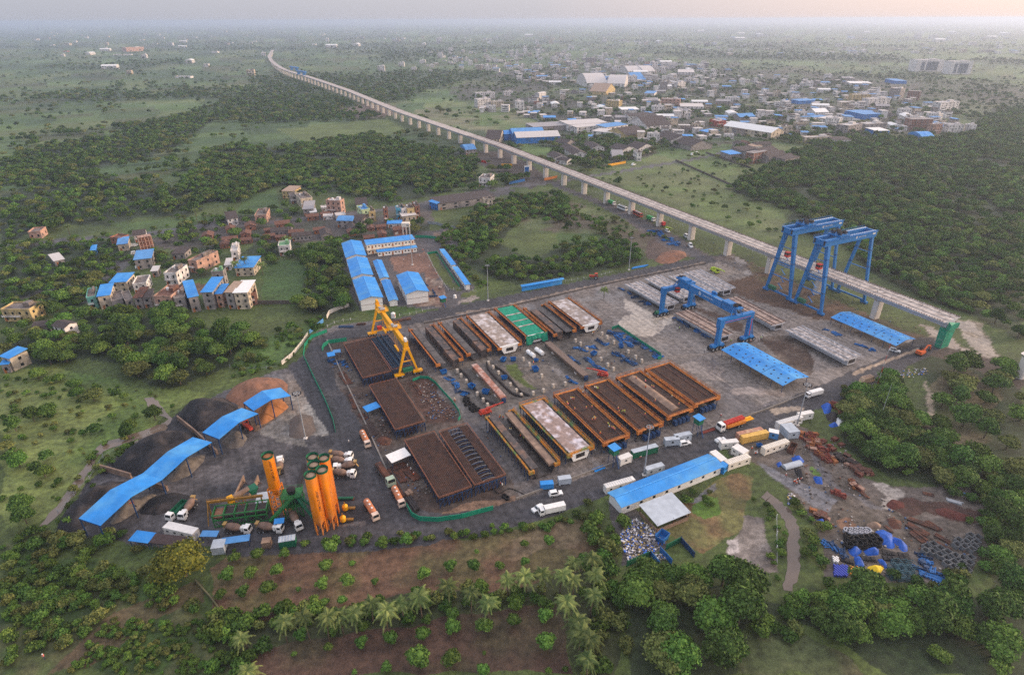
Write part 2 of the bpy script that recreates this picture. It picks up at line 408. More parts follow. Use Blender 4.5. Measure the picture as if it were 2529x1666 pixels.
    Z((78,74,52), [(1740,605),(1850,660),(2040,740),(2180,790),(2180,805),(1960,735),(1760,650)], var=.4, s=5, rgb2=(96,76,60))
    Z((126,114,100), [(2120,745),(2200,780),(2290,830),(2330,850),(2310,870),(2240,840),(2180,800)], w=.9, var=.2, s=8)
    Z((130,118,104), [(2220,735),(2280,750),(2310,800),(2330,840),(2290,830),(2240,780)], w=.9, var=.2, s=8, k=.9)
    Z((66,56,50), [(2150,805),(2240,815),(2380,870),(2380,905),(2250,850),(2160,830)], var=.3, s=6)
    Z((84,70,62), [(1510,560),(1560,545),(1620,590),(1560,612),(1500,605)], var=.35, s=6)
    Z((88,80,78), [(1400,470),(1440,480),(1560,540),(1640,590),(1700,600),(1640,610),(1560,580),(1480,530)], var=.3, s=7)
    LN((76,74,76), [(1290,430),(1380,465),(1470,510),(1570,560),(1640,605)], 4.5)
    # dark steel-yard soil, west side of the yard
    Z((66,54,48), [(760,800),(830,785),(920,770),(985,800),(990,900),(1060,930),(1090,990),(1180,1100),(1190,1160),(1000,1215),(960,1200),(900,1130),(850,1050),(790,930)], w=.2, var=.45, s=5, rgb2=(84,76,70))
    Z((70,50,42), [(940,890),(990,880),(1050,940),(1065,980),(990,990)], var=.6, s=3)
    Z((112,90,74), [(960,1200),(1100,1170),(1180,1150),(1180,1170),(1080,1200),(990,1215)], var=.4, s=5)
    # central storage strip: concrete, puddles and weeds
    Z((98,90,82), [(1020,850),(1230,800),(1420,755),(1540,830),(1480,850),(1300,900),(1130,960),(1080,930)], w=.5, var=.3, s=6, rgb2=(82,78,74))
    zc = crop(1000, 720, 4.752)
    Z((70,81,34), [(1160,870),(1270,840),(1420,960),(1400,1000),(1560,1140),(1480,1140),(1280,1000)], var=.4, s=4, f=zc)
    Z((140,132,126), [(1700,900),(1800,900),(1960,1010),(1880,1010)], var=.2, f=zc, k=.7)
    # asphalt ring road
    LN((60,59,62), RD, 5.2, w=.35, var=.14, s=14)
    LN((122,108,96), [(1060,728),(1150,716),(1260,690),(1420,655),(1640,610)], 1.0, w=.3, var=.3)
    LN((60,59,62), [(700,850),(735,900),(790,985),(840,1075),(885,1160),(900,1230)], 5.5, w=.3, var=.14)
    LN((62,61,64), [(560,1262),(700,1256),(880,1246),(1000,1234)], 5.0, w=.2)
    Z((132,118,102), [(1790,960),(1850,940),(1870,950),(1810,970)], w=.9, var=.15)
    LN((146,128,110), [(1985,868),(2060,838),(2130,812)], .9)
    # camp
    Z((76,73,74), [(795,600),(830,560),(960,540),(1060,530),(1080,560),(1060,590),(1100,670),(1060,715),(870,725),(830,725)], var=.25, s=9)
    Z((112,84,70), [(905,600),(985,585),(1015,595),(1030,640),(1000,650),(985,632),(935,640)], var=.2, s=9)
    Z((96,72,62), [(990,640),(1030,650),(1040,710),(960,712),(985,690)], var=.4, s=3, rgb2=(128,112,100))
    Z((104,98,94), [(1000,545),(1060,530),(1080,555),(1030,565)], var=.3, s=5, rgb2=(116,94,80))
    zc = crop(820, 560, 6.263)
    Z((75,82,35), [(1480,420),(1620,410),(1760,640),(1980,970),(1830,960),(1600,640)], var=.3, s=4, f=zc)
    Z((73,81,37), [(1930,1010),(2220,970),(2240,1040),(1950,1080)], var=.3, s=4, f=zc)
    Z((134,124,116), [(1900,1130),(2230,1040),(2350,1090),(1920,1190)], var=.3, s=4, f=zc)
    Z((57,77,31), [(430,1310),(700,1220),(900,1220),(1260,1260),(1500,1270),(1240,1330),(920,1400),(640,1440)], var=.4, s=4, f=zc)
    # office ground, meadow, gravel, rubbish, stream bank
    zc = crop(1450, 1020, 4.125)
    Z((92,90,52), [(900,900),(1500,620),(1700,650),(1720,900),(1690,1100),(1560,1240),(1200,1420),(1000,1300),(800,1200)], var=.45, s=5, f=zc, rgb2=(104,84,56))
    Z((70,95,31), [(990,900),(1150,830),(1350,860),(1380,1000),(1200,1080),(1020,1000)], var=.4, s=4, f=zc)
    Z((98,97,98), [(920,870),(1330,720),(1340,780),(1000,890)], var=.3, s=3, f=zc)
    Z((124,116,110), [(1690,1060),(1860,1080),(1900,1300),(1890,1568),(1500,1568),(1420,1380),(1560,1250)], var=.35, s=6, f=zc, rgb2=(100,92,86))
    Z((150,142,138), [(1440,1320),(1540,1310),(1560,1420),(1450,1440)], var=.2, s=3, f=zc)
    Z((74,70,68), [(160,860),(420,960),(700,1200),(860,1330),(700,1480),(380,1560),(330,1200),(240,1080)], var=.4, s=4, f=zc)
    Z((84,82,80), [(1380,330),(1640,400),(1500,440),(1400,400)], var=.2, f=zc)
    zc = crop(1850, 950, 3.1355)
    Z((96,88,82), [(-150,440),(60,380),(260,330),(420,330),(640,520),(900,720),(1140,760),(1600,790),(1800,900),(1790,1250),(1680,1480),(1400,1540),(1000,1490),(640,1480),(560,1100),(340,920),(230,760),(80,620),(-120,480)], var=.4, s=5, f=zc, rgb2=(82,74,66))
    Z((104,103,106), [(50,560),(240,680),(420,760),(620,820),(740,930),(640,1000),(440,930),(280,800),(130,680)], var=.3, s=3, f=zc)
    Z((92,88,88), [(380,450),(480,510),(650,680),(800,850),(980,930),(900,960),(720,800),(560,660)], var=.3, s=4, f=zc)
    Z((150,142,134), [(920,750),(1010,735),(1140,800),(1130,860),(1030,950),(960,920),(1010,850)], var=.2, s=4, f=zc)
    Z((62,42,36), [(1040,940),(1150,860),(1300,900),(1500,920),(1790,1000),(1780,1090),(1500,1020),(1300,960),(1150,990)], var=.5, s=3, f=zc)
    Z((112,84,66), [(700,1060),(850,1060),(880,1130),(740,1140)], var=.3, f=zc)
    Z((73,97,37), [(470,600),(560,650),(600,700),(520,680)], var=.3, f=zc)
    return col, wet

def build_ground():
    col, wet = ground_colours()
    me = bpy.data.meshes.new('ground')
    nv = NA * NR
    me.vertices.add(nv)
    co = np.zeros((nv, 3), np.float32); co[:, 0], co[:, 1] = GX, GY
    me.vertices.foreach_set('co', co.ravel())
    i = np.arange(NR - 1)[:, None] * NA + np.arange(NA - 1)[None]
    q = np.stack([i, i + NA, i + NA + 1, i + 1], -1).reshape(-1, 4).astype(np.int32)
    nf = len(q)
    me.loops.add(nf * 4); me.polygons.add(nf)
    me.loops.foreach_set('vertex_index', q.ravel()[::1])
    me.polygons.foreach_set('loop_start', np.arange(nf, dtype=np.int32) * 4)
    me.update(calc_edges=True)
    if me.polygons[0].normal.z < 0: me.flip_normals()
    a = me.color_attributes.new('soil', 'FLOAT_COLOR', 'POINT')
    rgba = np.ones((nv, 4), np.float32); rgba[:, :3] = np.clip(col, .004, .8); rgba[:, 3] = wet
    a.data.foreach_set('color', rgba.ravel())
    m = bpy.data.materials.new('ground_soil'); m.use_nodes = True
    n, l = m.node_tree.nodes, m.node_tree.links.new
    b = n['Principled BSDF']; b.inputs['Specular IOR Level'].default_value = .35
    at = n.new('ShaderNodeAttribute'); at.attribute_name = 'soil'
    geo = n.new('ShaderNodeNewGeometry')
    def nz(s, lo, hi, d=6):
        t = n.new('ShaderNodeTexNoise'); t.inputs['Scale'].default_value = s; t.inputs['Detail'].default_value = d
        l(geo.outputs['Position'], t.inputs[0])
        r = n.new('ShaderNodeMapRange'); r.inputs[1].default_value, r.inputs[2].default_value = .32, .68
        r.inputs[3].default_value, r.inputs[4].default_value = lo, hi
        l(t.outputs[0], r.inputs[0]); return r.outputs[0]
    def mul(a_, b_):
        x = n.new('ShaderNodeMath'); x.operation = 'MULTIPLY'; l(a_, x.inputs[0]); l(b_, x.inputs[1]); return x.outputs[0]
    f = mul(mul(nz(.55, .62, 1.4), nz(2.3, .74, 1.28, 3)), nz(.06, .82, 1.2))
    def streak(rot, lo, hi):                                # tyre-worn streaks, only on the yards and roads (where the wetness is painted)
        mp = n.new('ShaderNodeMapping'); mp.vector_type = 'TEXTURE'; mp.inputs['Rotation'].default_value = (0, 0, rot); mp.inputs['Scale'].default_value = (26, 1.5, 1)
        t = n.new('ShaderNodeTexNoise'); t.inputs['Scale'].default_value = 1; t.inputs['Detail'].default_value = 4; t.inputs['Distortion'].default_value = .6
        l(geo.outputs['Position'], mp.inputs[0]); l(mp.outputs[0], t.inputs[0])
        r = n.new('ShaderNodeMapRange'); r.inputs[1].default_value, r.inputs[2].default_value = .36, .64
        r.inputs[3].default_value, r.inputs[4].default_value = lo, hi; l(t.outputs[0], r.inputs[0])
        k = n.new('ShaderNodeMix'); k.data_type = 'FLOAT'; k.inputs[2].default_value = 1.0
        s = n.new('ShaderNodeMath'); s.operation = 'MULTIPLY'; s.use_clamp = True; s.inputs[1].default_value = 3.0
        l(at.outputs['Alpha'], s.inputs[0]); l(s.outputs[0], k.inputs[0]); l(r.outputs[0], k.inputs[3]); return k.outputs[0]
    f = mul(f, mul(streak(2.02, .8, 1.2), streak(.9, .93, 1.07)))
    mx = n.new('ShaderNodeMix'); mx.data_type = 'RGBA'; mx.blend_type = 'MULTIPLY'; mx.inputs[0].default_value = 1
    mx.clamp_result = False
    l(at.outputs['Color'], mx.inputs[6]); l(f, mx.inputs[7]); l(mx.outputs[2], b.inputs['Base Color'])
    # standing water: smooth where the wetness times a puddle noise is high
    pud = n.new('ShaderNodeMapRange'); pud.inputs[1].default_value, pud.inputs[2].default_value = .52, .66
    pud.inputs[3].default_value, pud.inputs[4].default_value = .8, .12
    ad = n.new('ShaderNodeMath'); ad.operation = 'MULTIPLY'; l(at.outputs['Alpha'], ad.inputs[0]); l(nz(.09, .55, 1.25, 5), ad.inputs[1])
    l(ad.outputs[0], pud.inputs[0]); l(pud.outputs[0], b.inputs['Roughness'])
    me.materials.append(m)
    o = bpy.data.objects.new('ground', me); COL.objects.link(o); o['kind'] = 'structure'
build_ground()

# brown stream and the flooded ditch on the left: thin sheets of still, muddy water
def water(name, pts, f, rgb):
    m = M('muddy_water_' + name, rgb, .08, var=.08, scale=.2, spec=.5)
    half = len(pts) // 2; rr = random.Random(3); q = []
    for side in (pts[:half], pts[half:]):                    # ragged banks
        for (x0, y0), (x1, y1) in zip(side, side[1:]):
            for k in range(5): q.append(f(x0 + (x1 - x0) * k / 5, y0 + (y1 - y0) * k / 5, .06) + Vector((rr.uniform(-.45, .45), rr.uniform(-.45, .45), 0)))
        q.append(f(*side[-1], .06))
    b = MB()
    n = len(q) // 2
    b.add(q, [[i, i + 1, len(q) - 2 - i, len(q) - 1 - i] for i in range(n - 1)])
    o = b.build(name, m); o['kind'] = 'structure'
    return o
water('stream', [(1780,855),(1870,930),(1950,1010),(2020,1120),(2045,1230),(2032,1350),(2028,1560),(2003,1800),(2090,1800),(2170,1560),(2165,1350),(2165,1210),(2125,1080),(2075,990),(1970,895),(1835,790)], crop(1450, 1020, 4.125), (92,82,74))
water('ditch', [(90,1225),(130,1175),(170,1120),(205,1070),(215,1050),(235,1030),(330,1000),(375,985),(388,975),(345,945),(335,925),(352,922),(365,930),(400,972),(385,1000),(335,1015),(245,1045),(225,1060),(215,1085),(180,1140),(140,1190),(100,1230)], O, (112,98,86))
# ---------------------------------------------------------------- plants
def leaf_mat(name, a, b_):
    m = bpy.data.materials.new(name); m.use_nodes = True
    n, l = m.node_tree.nodes, m.node_tree.links.new
    b = n['Principled BSDF']; b.inputs['Roughness'].default_value = .75; b.inputs['Specular IOR Level'].default_value = .15
    oi = n.new('ShaderNodeObjectInfo'); t = n.new('ShaderNodeTexCoord')
    z = n.new('ShaderNodeTexNoise'); z.inputs['Scale'].default_value = .9; z.inputs['Detail'].default_value = 4
    l(t.outputs['Object'], z.inputs[0])
    r = n.new('ShaderNodeMapRange'); r.inputs[1].default_value, r.inputs[2].default_value = .35, .65
    l(z.outputs[0], r.inputs[0])
    mx = n.new('ShaderNodeMix'); mx.data_type = 'RGBA'
    mx.inputs[6].default_value, mx.inputs[7].default_value = (*lin(a), 1), (*lin(b_), 1)
    l(r.outputs[0], mx.inputs[0])
    hs = n.new('ShaderNodeHueSaturation')
    v = n.new('ShaderNodeMapRange'); v.inputs[3].default_value, v.inputs[4].default_value = .66, 1.6
    l(oi.outputs['Random'], v.inputs[0]); l(v.outputs[0], hs.inputs['Value'])
    h = n.new('ShaderNodeMath'); h.operation = 'MULTIPLY_ADD'; h.inputs[1].default_value, h.inputs[2].default_value = .03, .485
    f = n.new('ShaderNodeMath'); f.operation = 'FRACT'; g = n.new('ShaderNodeMath'); g.operation = 'MULTIPLY'; g.inputs[1].default_value = 17.3
    l(oi.outputs['Random'], g.inputs[0]); l(g.outputs[0], f.inputs[0]); l(f.outputs[0], h.inputs[0]); l(h.outputs[0], hs.inputs['Hue'])
    l(mx.outputs[2], hs.inputs['Color']); l(hs.outputs[0], b.inputs['Base Color'])
    return m
LEAF = [leaf_mat('leaf_dark', (46, 68, 28), (78, 102, 44)), leaf_mat('leaf_mid', (58, 82, 32), (96, 118, 50)),
        leaf_mat('leaf_olive', (70, 80, 40), (106, 110, 58)), leaf_mat('leaf_bright', (58, 86, 34), (92, 120, 50)), leaf_mat('leaf_yellow', (84, 90, 34), (124, 120, 46))]
BARK = M('bark', (88, 76, 62), .9)
ICO = {}
def ico(sub):
    if sub not in ICO:
        bm = bmesh.new(); bmesh.ops.create_icosphere(bm, subdivisions=sub, radius=1)
        bm.verts.index_update()
        ICO[sub] = (np.array([v.co[:] for v in bm.verts]), [[v.index for v in f.verts] for f in bm.faces]); bm.free()
    return ICO[sub]
def crown_mesh(name, mat, rad, z0, z1, lobes, leaves, leaf, seed, sub=1, droop=0.0):
    """an uneven crown: lumpy inner masses and many loose leaf clumps through and around them"""
    g = np.random.RandomState(seed); V, F = [], []; k = 0
    iv, jf = ico(sub); zc, zh = (z0 + z1) / 2, (z1 - z0) / 2
    cen = []
    for i in range(lobes):
        a = 6.283 * (i * .618 + g.rand() * .2); q = (i / max(1, lobes - 1)) if i else 0
        r = rad * .62 * math.sqrt(q) if i else 0
        c = np.array([math.cos(a) * r, math.sin(a) * r, zc + zh * (.38 - .75 * q * g.rand())])
        s = rad * (.42 + .2 * g.rand()) * (1.15 if i == 0 else 1)
        cen.append((c, s))
        p = iv * (s * .74 * (1 + .36 * (g.rand(len(iv), 1) - .5))) * np.array([1, 1, min(1.0, zh / rad * 1.15)]) + c
        p[:, 2] = np.maximum(p[:, 2], z0 * .8)
        V.append(p); F += [[x + k for x in f] for f in jf]; k += len(p)
    nq = leaves
    ci = g.randint(0, lobes, nq); d = g.normal(size=(nq, 3)); d[:, 2] = np.abs(d[:, 2]) * 1.1 - .35; d /= np.linalg.norm(d, axis=1)[:, None]
    cc = np.array([cen[i][0] for i in ci]); ss = np.array([cen[i][1] for i in ci])[:, None]
    p = cc + d * ss * (.66 + .5 * g.rand(nq, 1)) * np.array([1, 1, min(1.0, zh / rad * 1.15)])
    p[:, 2] = np.maximum(p[:, 2], z0 * .7)
    nrm = d + .8 * g.normal(size=(nq, 3)); nrm /= np.linalg.norm(nrm, axis=1)[:, None]
    t = np.cross(nrm, g.normal(size=(nq, 3))); t /= np.linalg.norm(t, axis=1)[:, None] + 1e-9; b = np.cross(nrm, t)
    sz = leaf * (.55 + .9 * g.rand(nq, 1))
    q = np.stack([p - t * sz - b * sz * .4, p + t * sz * .2 - b * sz, p + t * sz + b * sz * .3, p - t * sz * .3 + b * sz], 1).reshape(-1, 3)
    V.append(q); F += [[k + 4 * i, k + 4 * i + 1, k + 4 * i + 2, k + 4 * i + 3] for i in range(nq)]
    me = bpy.data.meshes.new(name); me.from_pydata(np.concatenate(V).tolist(), [], F); me.materials.append(mat); me.update()
    return me
def trunk_mesh(h, r, seed, top):
    g = random.Random(seed); b = MB()
    b.cyl((0, 0, -.1), (g.uniform(-.2, .2), g.uniform(-.2, .2), h), r, r * .7, 7)
    for i in range(4):
        a = i * 1.6 + g.random(); b.cyl((0, 0, h * .75), (math.cos(a) * top, math.sin(a) * top, h * 1.5), r * .5, r * .2, 5)
    bm = b.build('trunk', BARK); me = bm.data; bpy.data.objects.remove(bm); return me
TREE_KIND = [('broad dark green', 0, 4.6, 1.6, 7.4), ('round mid green', 1, 4.2, 1.4, 7.0), ('spreading olive green', 2, 4.8, 2.0, 6.8), ('leafy bright green', 3, 4.0, 1.2, 6.6), ('tall dark green', 0, 3.9, 1.8, 9.0), ('low bushy green', 1, 4.4, .8, 5.4)]
NEAR_CROWN = [crown_mesh('crown', LEAF[mi], r, z0, z1, 12, 2600, .30, 100 + i, 2) for i, (_, mi, r, z0, z1) in enumerate(TREE_KIND)]
MID_CROWN = [crown_mesh('crown', LEAF[mi], r, z0, z1, 9, 620, .5, 150 + i, 1) for i, (_, mi, r, z0, z1) in enumerate(TREE_KIND)]
TRUNKS = [trunk_mesh(z0 + 1.5, .28, 170 + i, r * .5) for i, (_, mi, r, z0, z1) in enumerate(TREE_KIND)]
def plant(name, label, cat, group, loc, rz, sc, crown, trunk, loose=None):
    t = thing(name, label, cat, loc, rz, group); t.scale = (sc, sc, sc * rnd.uniform(.9, 1.12))
    c = link(bpy.data.objects.new('crown', crown), t)
    if trunk: link(bpy.data.objects.new('trunk', trunk), t)
    return t
WHERE = {'centre': 'in the wood beyond the village', 'band': 'in the tree belt between far fields', 'left': 'in the thin wood left of the village', 'left scrub': 'in the scrub beside the left village lane', 'village': 'between the village houses', 'village low': 'among the lower village houses', 'camp west': 'in the grove beside the workers camp', 'camp north': 'behind the workers camp', 'camp east': 'in the thicket between camp and viaduct', 'left wood': 'in the wood below the village', 'right': 'in the forest beyond the viaduct', 'right far': 'on the far edge of the forest beyond the viaduct', 'orchard right': 'spaced out on the grassy plot near the viaduct end', 'lower right': 'in the dense wood around the scrap yard', 'lower centre': 'in the clump beside the stream', 'single': 'standing alone in rough grass', 'town': 'between buildings of the town', 'far': 'far off'}
POINTS = []                       # x, y, size, kind, rotation, zone
def in_frame(x, y, pad=40):
    yc = y * CP + CAM_H * SP; zc = y * SP - CAM_H * CP
    if yc < 10: return False
    px, py = 1264.5 + FOC * x / yc, 833 - FOC * zc / yc
    return -pad < px < 2529 + pad and -pad < py < 1666 + pad * 2
g = np.random.RandomState(5)
AVOID = []
def scatter(poly, sp, sc, zone, thin=0.0):
    xs, ys = [p[0] for p in poly], [p[1] for p in poly]
    X, Y = np.meshgrid(np.arange(min(xs), max(xs), sp), np.arange(min(ys), max(ys), sp))
    X, Y = X.ravel(), Y.ravel()
    X = X + (g.rand(len(X)) - .5) * sp * .95; Y = Y + (g.rand(len(Y)) - .5) * sp * .95
    m = inside(poly, X + 10 * (fbm(X, Y, 22, 90) - .5), Y + 10 * (fbm(X, Y, 22, 91) - .5)) & (g.rand(len(X)) > thin)
    if sp < 9: m &= fbm(X, Y, 30, 95) > .33
    for x, y in zip(X[m], Y[m]):
        if in_frame(x, y): POINTS.append((x, y, sc * (.62 + .6 * g.rand()), g.randint(0, 6), g.rand() * 6.28, zone))
for k, (pl, sp, sc) in FOREST.items(): scatter(WOODLAND[k], sp, sc, k)
# loose trees in the grass, along field edges and through the far plain
for poly, n, sc in (([(0,870),(330,900),(480,910),(380,960),(330,1010),(180,1140),(60,1230),(0,1230)], 26, .6), ([(560,800),(760,740),(740,790),(650,850),(540,870)], 14, .5), ([(1380,410),(1720,370),(1700,450),(1830,500),(1820,560),(1560,470)], 40, .45), ([(960,255),(1240,260),(1260,300),(1000,290)], 30, .8), ([(1150,470),(1330,470),(1480,520),(1400,545),(1310,545)], 34, .6), ([(0,640),(200,620),(260,700),(120,770),(0,780)], 40, .7), ([(440,600),(520,560),(690,560),(700,600),(560,640)], 20, .6)):
    q = [tuple(O(*p)[:2]) for p in poly]; xs, ys = [p[0] for p in q], [p[1] for p in q]; c = 0
    while c < n:
        x, y = g.uniform(min(xs), max(xs)), g.uniform(min(ys), max(ys))
        if inside(q, np.array([x]), np.array([y]))[0]:
            c += 1; POINTS.append((x, y, sc * (.6 + .8 * g.rand()), g.randint(0, 6), g.rand() * 6.28, 'single'))
TOWN = [tuple(O(*p)[:2]) for p in ((1040,205),(1180,165),(1500,140),(1800,150),(2010,185),(2380,195),(2380,250),(2270,310),(1860,335),(1700,330),(1560,345),(1380,395),(1260,380),(1180,320),(1260,270),(1080,245))]
def far_trees():
    N = 170000
    d = 1 / g.uniform(1 / 6000.0, 1 / 520.0, N); a = g.uniform(R(-43), R(43), N)
    x, y = np.sin(a) * d, np.cos(a) * d
    f1, f2, rid = fields(x, y); w = fbm(x, y, 420, 31, 4); t = inside(TOWN, x, y)
    e = (f2 - f1) < .06; p = np.where(e, .75 * vnoise(x, y, 150, 5) ** 1.3, .002)
    p = np.maximum(p, np.where((w > .61) & (d > 900), .4, 0)); p = np.where(t, .07 + .24 * (fbm(x, y, 90, 33) > .54), p)
    p *= np.clip(d / 1500, .3, 1)
    m = g.rand(N) < p
    for pl in CLEAR: m &= ~inside(pl, x, y)
    for i in np.nonzero(m)[0]:
        if not in_frame(x[i], y[i], 10): continue
        POINTS.append((x[i], y[i], (.4 if t[i] else .45) + .5 * g.rand() + (.3 if d[i] > 2500 else 0), g.randint(0, 3) if g.rand() < .7 else 4, g.rand() * 6.28, 'town' if t[i] else 'far'))
CLEAR = [[tuple(O(*p)[:2]) for p in q] for q in ([(1380,410),(1520,358),(1730,395),(1700,450),(1840,500),(1820,560),(1560,470)], [(640,300),(900,275),(950,300),(860,330),(680,335)], [(960,250),(1100,235),(1240,258),(1260,300),(1160,312),(1000,290)], [(1200,330),(1300,345),(1270,372),(1220,360)], [(560,455),(640,440),(640,500),(560,500)])]
far_trees()
def finish_trees(blocked):
    """BLOCKED(x, y, radius) says whether a building or road stands there"""
    pts = [p for p in POINTS if not blocked(p[0], p[1], 3.2 * p[2])]
    near = sorted([p for p in pts if p[5] not in ('town', 'far')], key=lambda p: -p[2] / math.hypot(p[1] + 60, p[0], 0))
    vis = [p for p in near if in_frame(p[0], p[1], -6)]
    keep = set(id(p) for p in vis[:300])
    for p in vis[:300]:
        kd = TREE_KIND[p[3]]; w = WHERE[p[5]]
        plant('tree', f'{kd[0]} tree {w}', 'tree', f'{kd[0]} trees {w}', (p[0], p[1], 0), p[4], p[2], NEAR_CROWN[p[3]], TRUNKS[p[3]])
    rest = [p for p in pts if id(p) not in keep]
    src = []
    for i, mesh in enumerate(MID_CROWN):        # one real tree of each kind in the forest carries the looser crown the distant mass repeats
        q = [p for p in rest if p[3] == i and p[5] == 'centre'][0]; rest.remove(q)
        t = thing('tree', f'{TREE_KIND[i][0]} tree at the heart of the wood beyond the village', 'tree', (q[0], q[1], 0), q[4])
        c = link(bpy.data.objects.new('crown', mesh), t); link(bpy.data.objects.new('trunk', TRUNKS[i]), t); src.append(c)
    mass("woodland", rest, src)
def mass(name, rest, src):
    me = bpy.data.meshes.new(name); me.from_pydata([(p[0], p[1], 0) for p in rest], [], [])
    for an, ty, k in (('size', 'FLOAT', 2), ('turn', 'FLOAT', 4), ('kind_no', 'INT', 3)):
        a = me.attributes.new(an, ty, 'POINT'); a.data.foreach_set('value', [p[k] for p in rest])
    o = link(bpy.data.objects.new(name, me), None); o['kind'] = 'stuff'
    gt = bpy.data.node_groups.new(name, 'GeometryNodeTree')
    gt.interface.new_socket('Geometry', in_out='INPUT', socket_type='NodeSocketGeometry'); gt.interface.new_socket('Geometry', in_out='OUTPUT', socket_type='NodeSocketGeometry')
    n, l = gt.nodes, gt.links.new
    gi, go = n.new('NodeGroupInput'), n.new('NodeGroupOutput')
    iop = n.new('GeometryNodeInstanceOnPoints'); jn = n.new('GeometryNodeJoinGeometry')
    for s in reversed(src):
        ob = n.new('GeometryNodeObjectInfo'); ob.transform_space = 'ORIGINAL'; ob.inputs['Object'].default_value = s; ob.inputs['As Instance'].default_value = True
        l(ob.outputs['Geometry'], jn.inputs[0])
    def attr(nm, ty):
        a = n.new('GeometryNodeInputNamedAttribute'); a.data_type = ty; a.inputs['Name'].default_value = nm; return a.outputs['Attribute']
    l(gi.outputs[0], iop.inputs['Points']); l(jn.outputs[0], iop.inputs['Instance']); iop.inputs['Pick Instance'].default_value = True
    l(attr('kind_no', 'INT'), iop.inputs['Instance Index'])
    cx = n.new('ShaderNodeCombineXYZ'); l(attr('turn', 'FLOAT'), cx.inputs[2]); l(cx.outputs[0], iop.inputs['Rotation'])
    l(attr('size', 'FLOAT'), iop.inputs['Scale']); l(iop.outputs[0], go.inputs[0])
    md = o.modifiers.new('spread', 'NODES'); md.node_group = gt
    return o

# palms: one mesh of feathered, drooping fronds on a slender trunk
PALM_LEAF = leaf_mat('leaf_palm', (60, 78, 38), (106, 116, 66))
def palm_mesh(seed, n=17):
    q = random.Random(seed); b = MB()
    for i in range(n):
        a = i * 2.399 + q.uniform(-.2, .2); up = 1.0 - i / n * 1.25; L_ = q.uniform(3.0, 3.9)
        pts = []
        for j in range(8):
            t = j / 7; r = L_ * (t * (.75 + .2 * (1 - abs(up)))); z = L_ * (up * .75 * t - .62 * t * t)
            pts.append(Vector((math.cos(a) * r, math.sin(a) * r, z + .2)))
        sd = Vector((-math.sin(a), math.cos(a), 0))
        for j in range(7):
            p, r = pts[j], pts[j + 1]; f = (r - p).normalized()
            b.bar(p, r, .07)
            for m in range(3):
                c = p.lerp(r, m / 3); t = (j + m / 3) / 7; w = .95 * math.sin(min(1, t * 1.15 + .18) * math.pi * .92) + .12
                for s in (1, -1):
                    tip = c + sd * (s * w * .8) + f * (w * .55) - Vector((0, 0, w * .5))
                    b.add([c - f * .09, c + f * .12, tip], [[0, 1, 2]])
    o = b.build('crown', PALM_LEAF); me = o.data; bpy.data.objects.remove(o); return me
PALMS = [palm_mesh(i) for i in range(4)]
def palm_trunk(h, seed):
    q = random.Random(seed); b = MB(); x = y = 0
    pts = [(0, 0, -.1)]
    dx, dy = q.uniform(-.09, .09), q.uniform(-.09, .09)
    for j in range(1, 6): pts.append((dx * h * (j / 5) ** 2, dy * h * (j / 5) ** 2, h * j / 5))
    for j in range(5): b.cyl(pts[j], pts[j + 1], .2 - .015 * j, .185 - .015 * j, 7)
    o = b.build('trunk', BARK); me = o.data; bpy.data.objects.remove(o); return me, pts[-1]
zc = crop(500, 1280, 2.2667)
PALM_AT = [(445,580),(572,560),(683,560),(770,545),(855,520),(940,480),(1020,520),(1115,470),(1218,450),(1375,370),(1500,410),(1600,470),(1708,345),(1812,325),(1915,315),(2005,300),(2080,340),(2080,250),(2190,225),(2195,320),(2180,430),(2050,470),(2085,560),(2110,650),(2165,680),(2160,800)]
def put_palm(p, lab, grp, h, sc, i):
    me, top = palm_trunk(h, i)
    t = thing('palm_tree', lab, 'palm tree', (p.x, p.y, 0), 0, grp)
    c = link(bpy.data.objects.new('crown', PALMS[i % 4]), t); c.location = top; c.rotation_euler = (0, 0, i * 1.7); c.scale = (sc,) * 3
    link(bpy.data.objects.new('trunk', me), t)
for i, (x, y) in enumerate(PALM_AT):
    h = 6.5 + 2.6 * rnd.random()
    row = x < 1650
    put_palm(zc(x, y, h), 'coconut palm in the row between the two orchard plots' if row else 'coconut palm in the cluster on the right edge of the orchard', 'palms between the orchard plots' if row else 'palms on the right edge of the orchard', h, .9 + .3 * rnd.random(), i)
put_palm(zc(232, 660, 5), 'small coconut palm standing apart at the left end of the palm row', None, 5, .85, 31)
put_palm(zc(265, 845, 6), 'yellowish coconut palm in the hedge left of the lower orchard', None, 6, .95, 32)
for i, (x, y, h, lab) in enumerate(((452,488,9,'tall fan-topped palm standing alone behind the village'),(568,600,9,'tall coconut palm left of the blue roofed village hall'),(606,612,7,'coconut palm in front of the blue roofed village hall'),(548,610,8,'drooping coconut palm beside the village lane'),(95,705,7,'coconut palm beside the yellow flat-roofed building'),(1405,672,5,'young palm on the verge beside the blue site shelter'),(155,525,8,'coconut palm in the wood left of the village'))):
    put_palm(O(x, y, h), lab, None, h, 1.0, 40 + i)

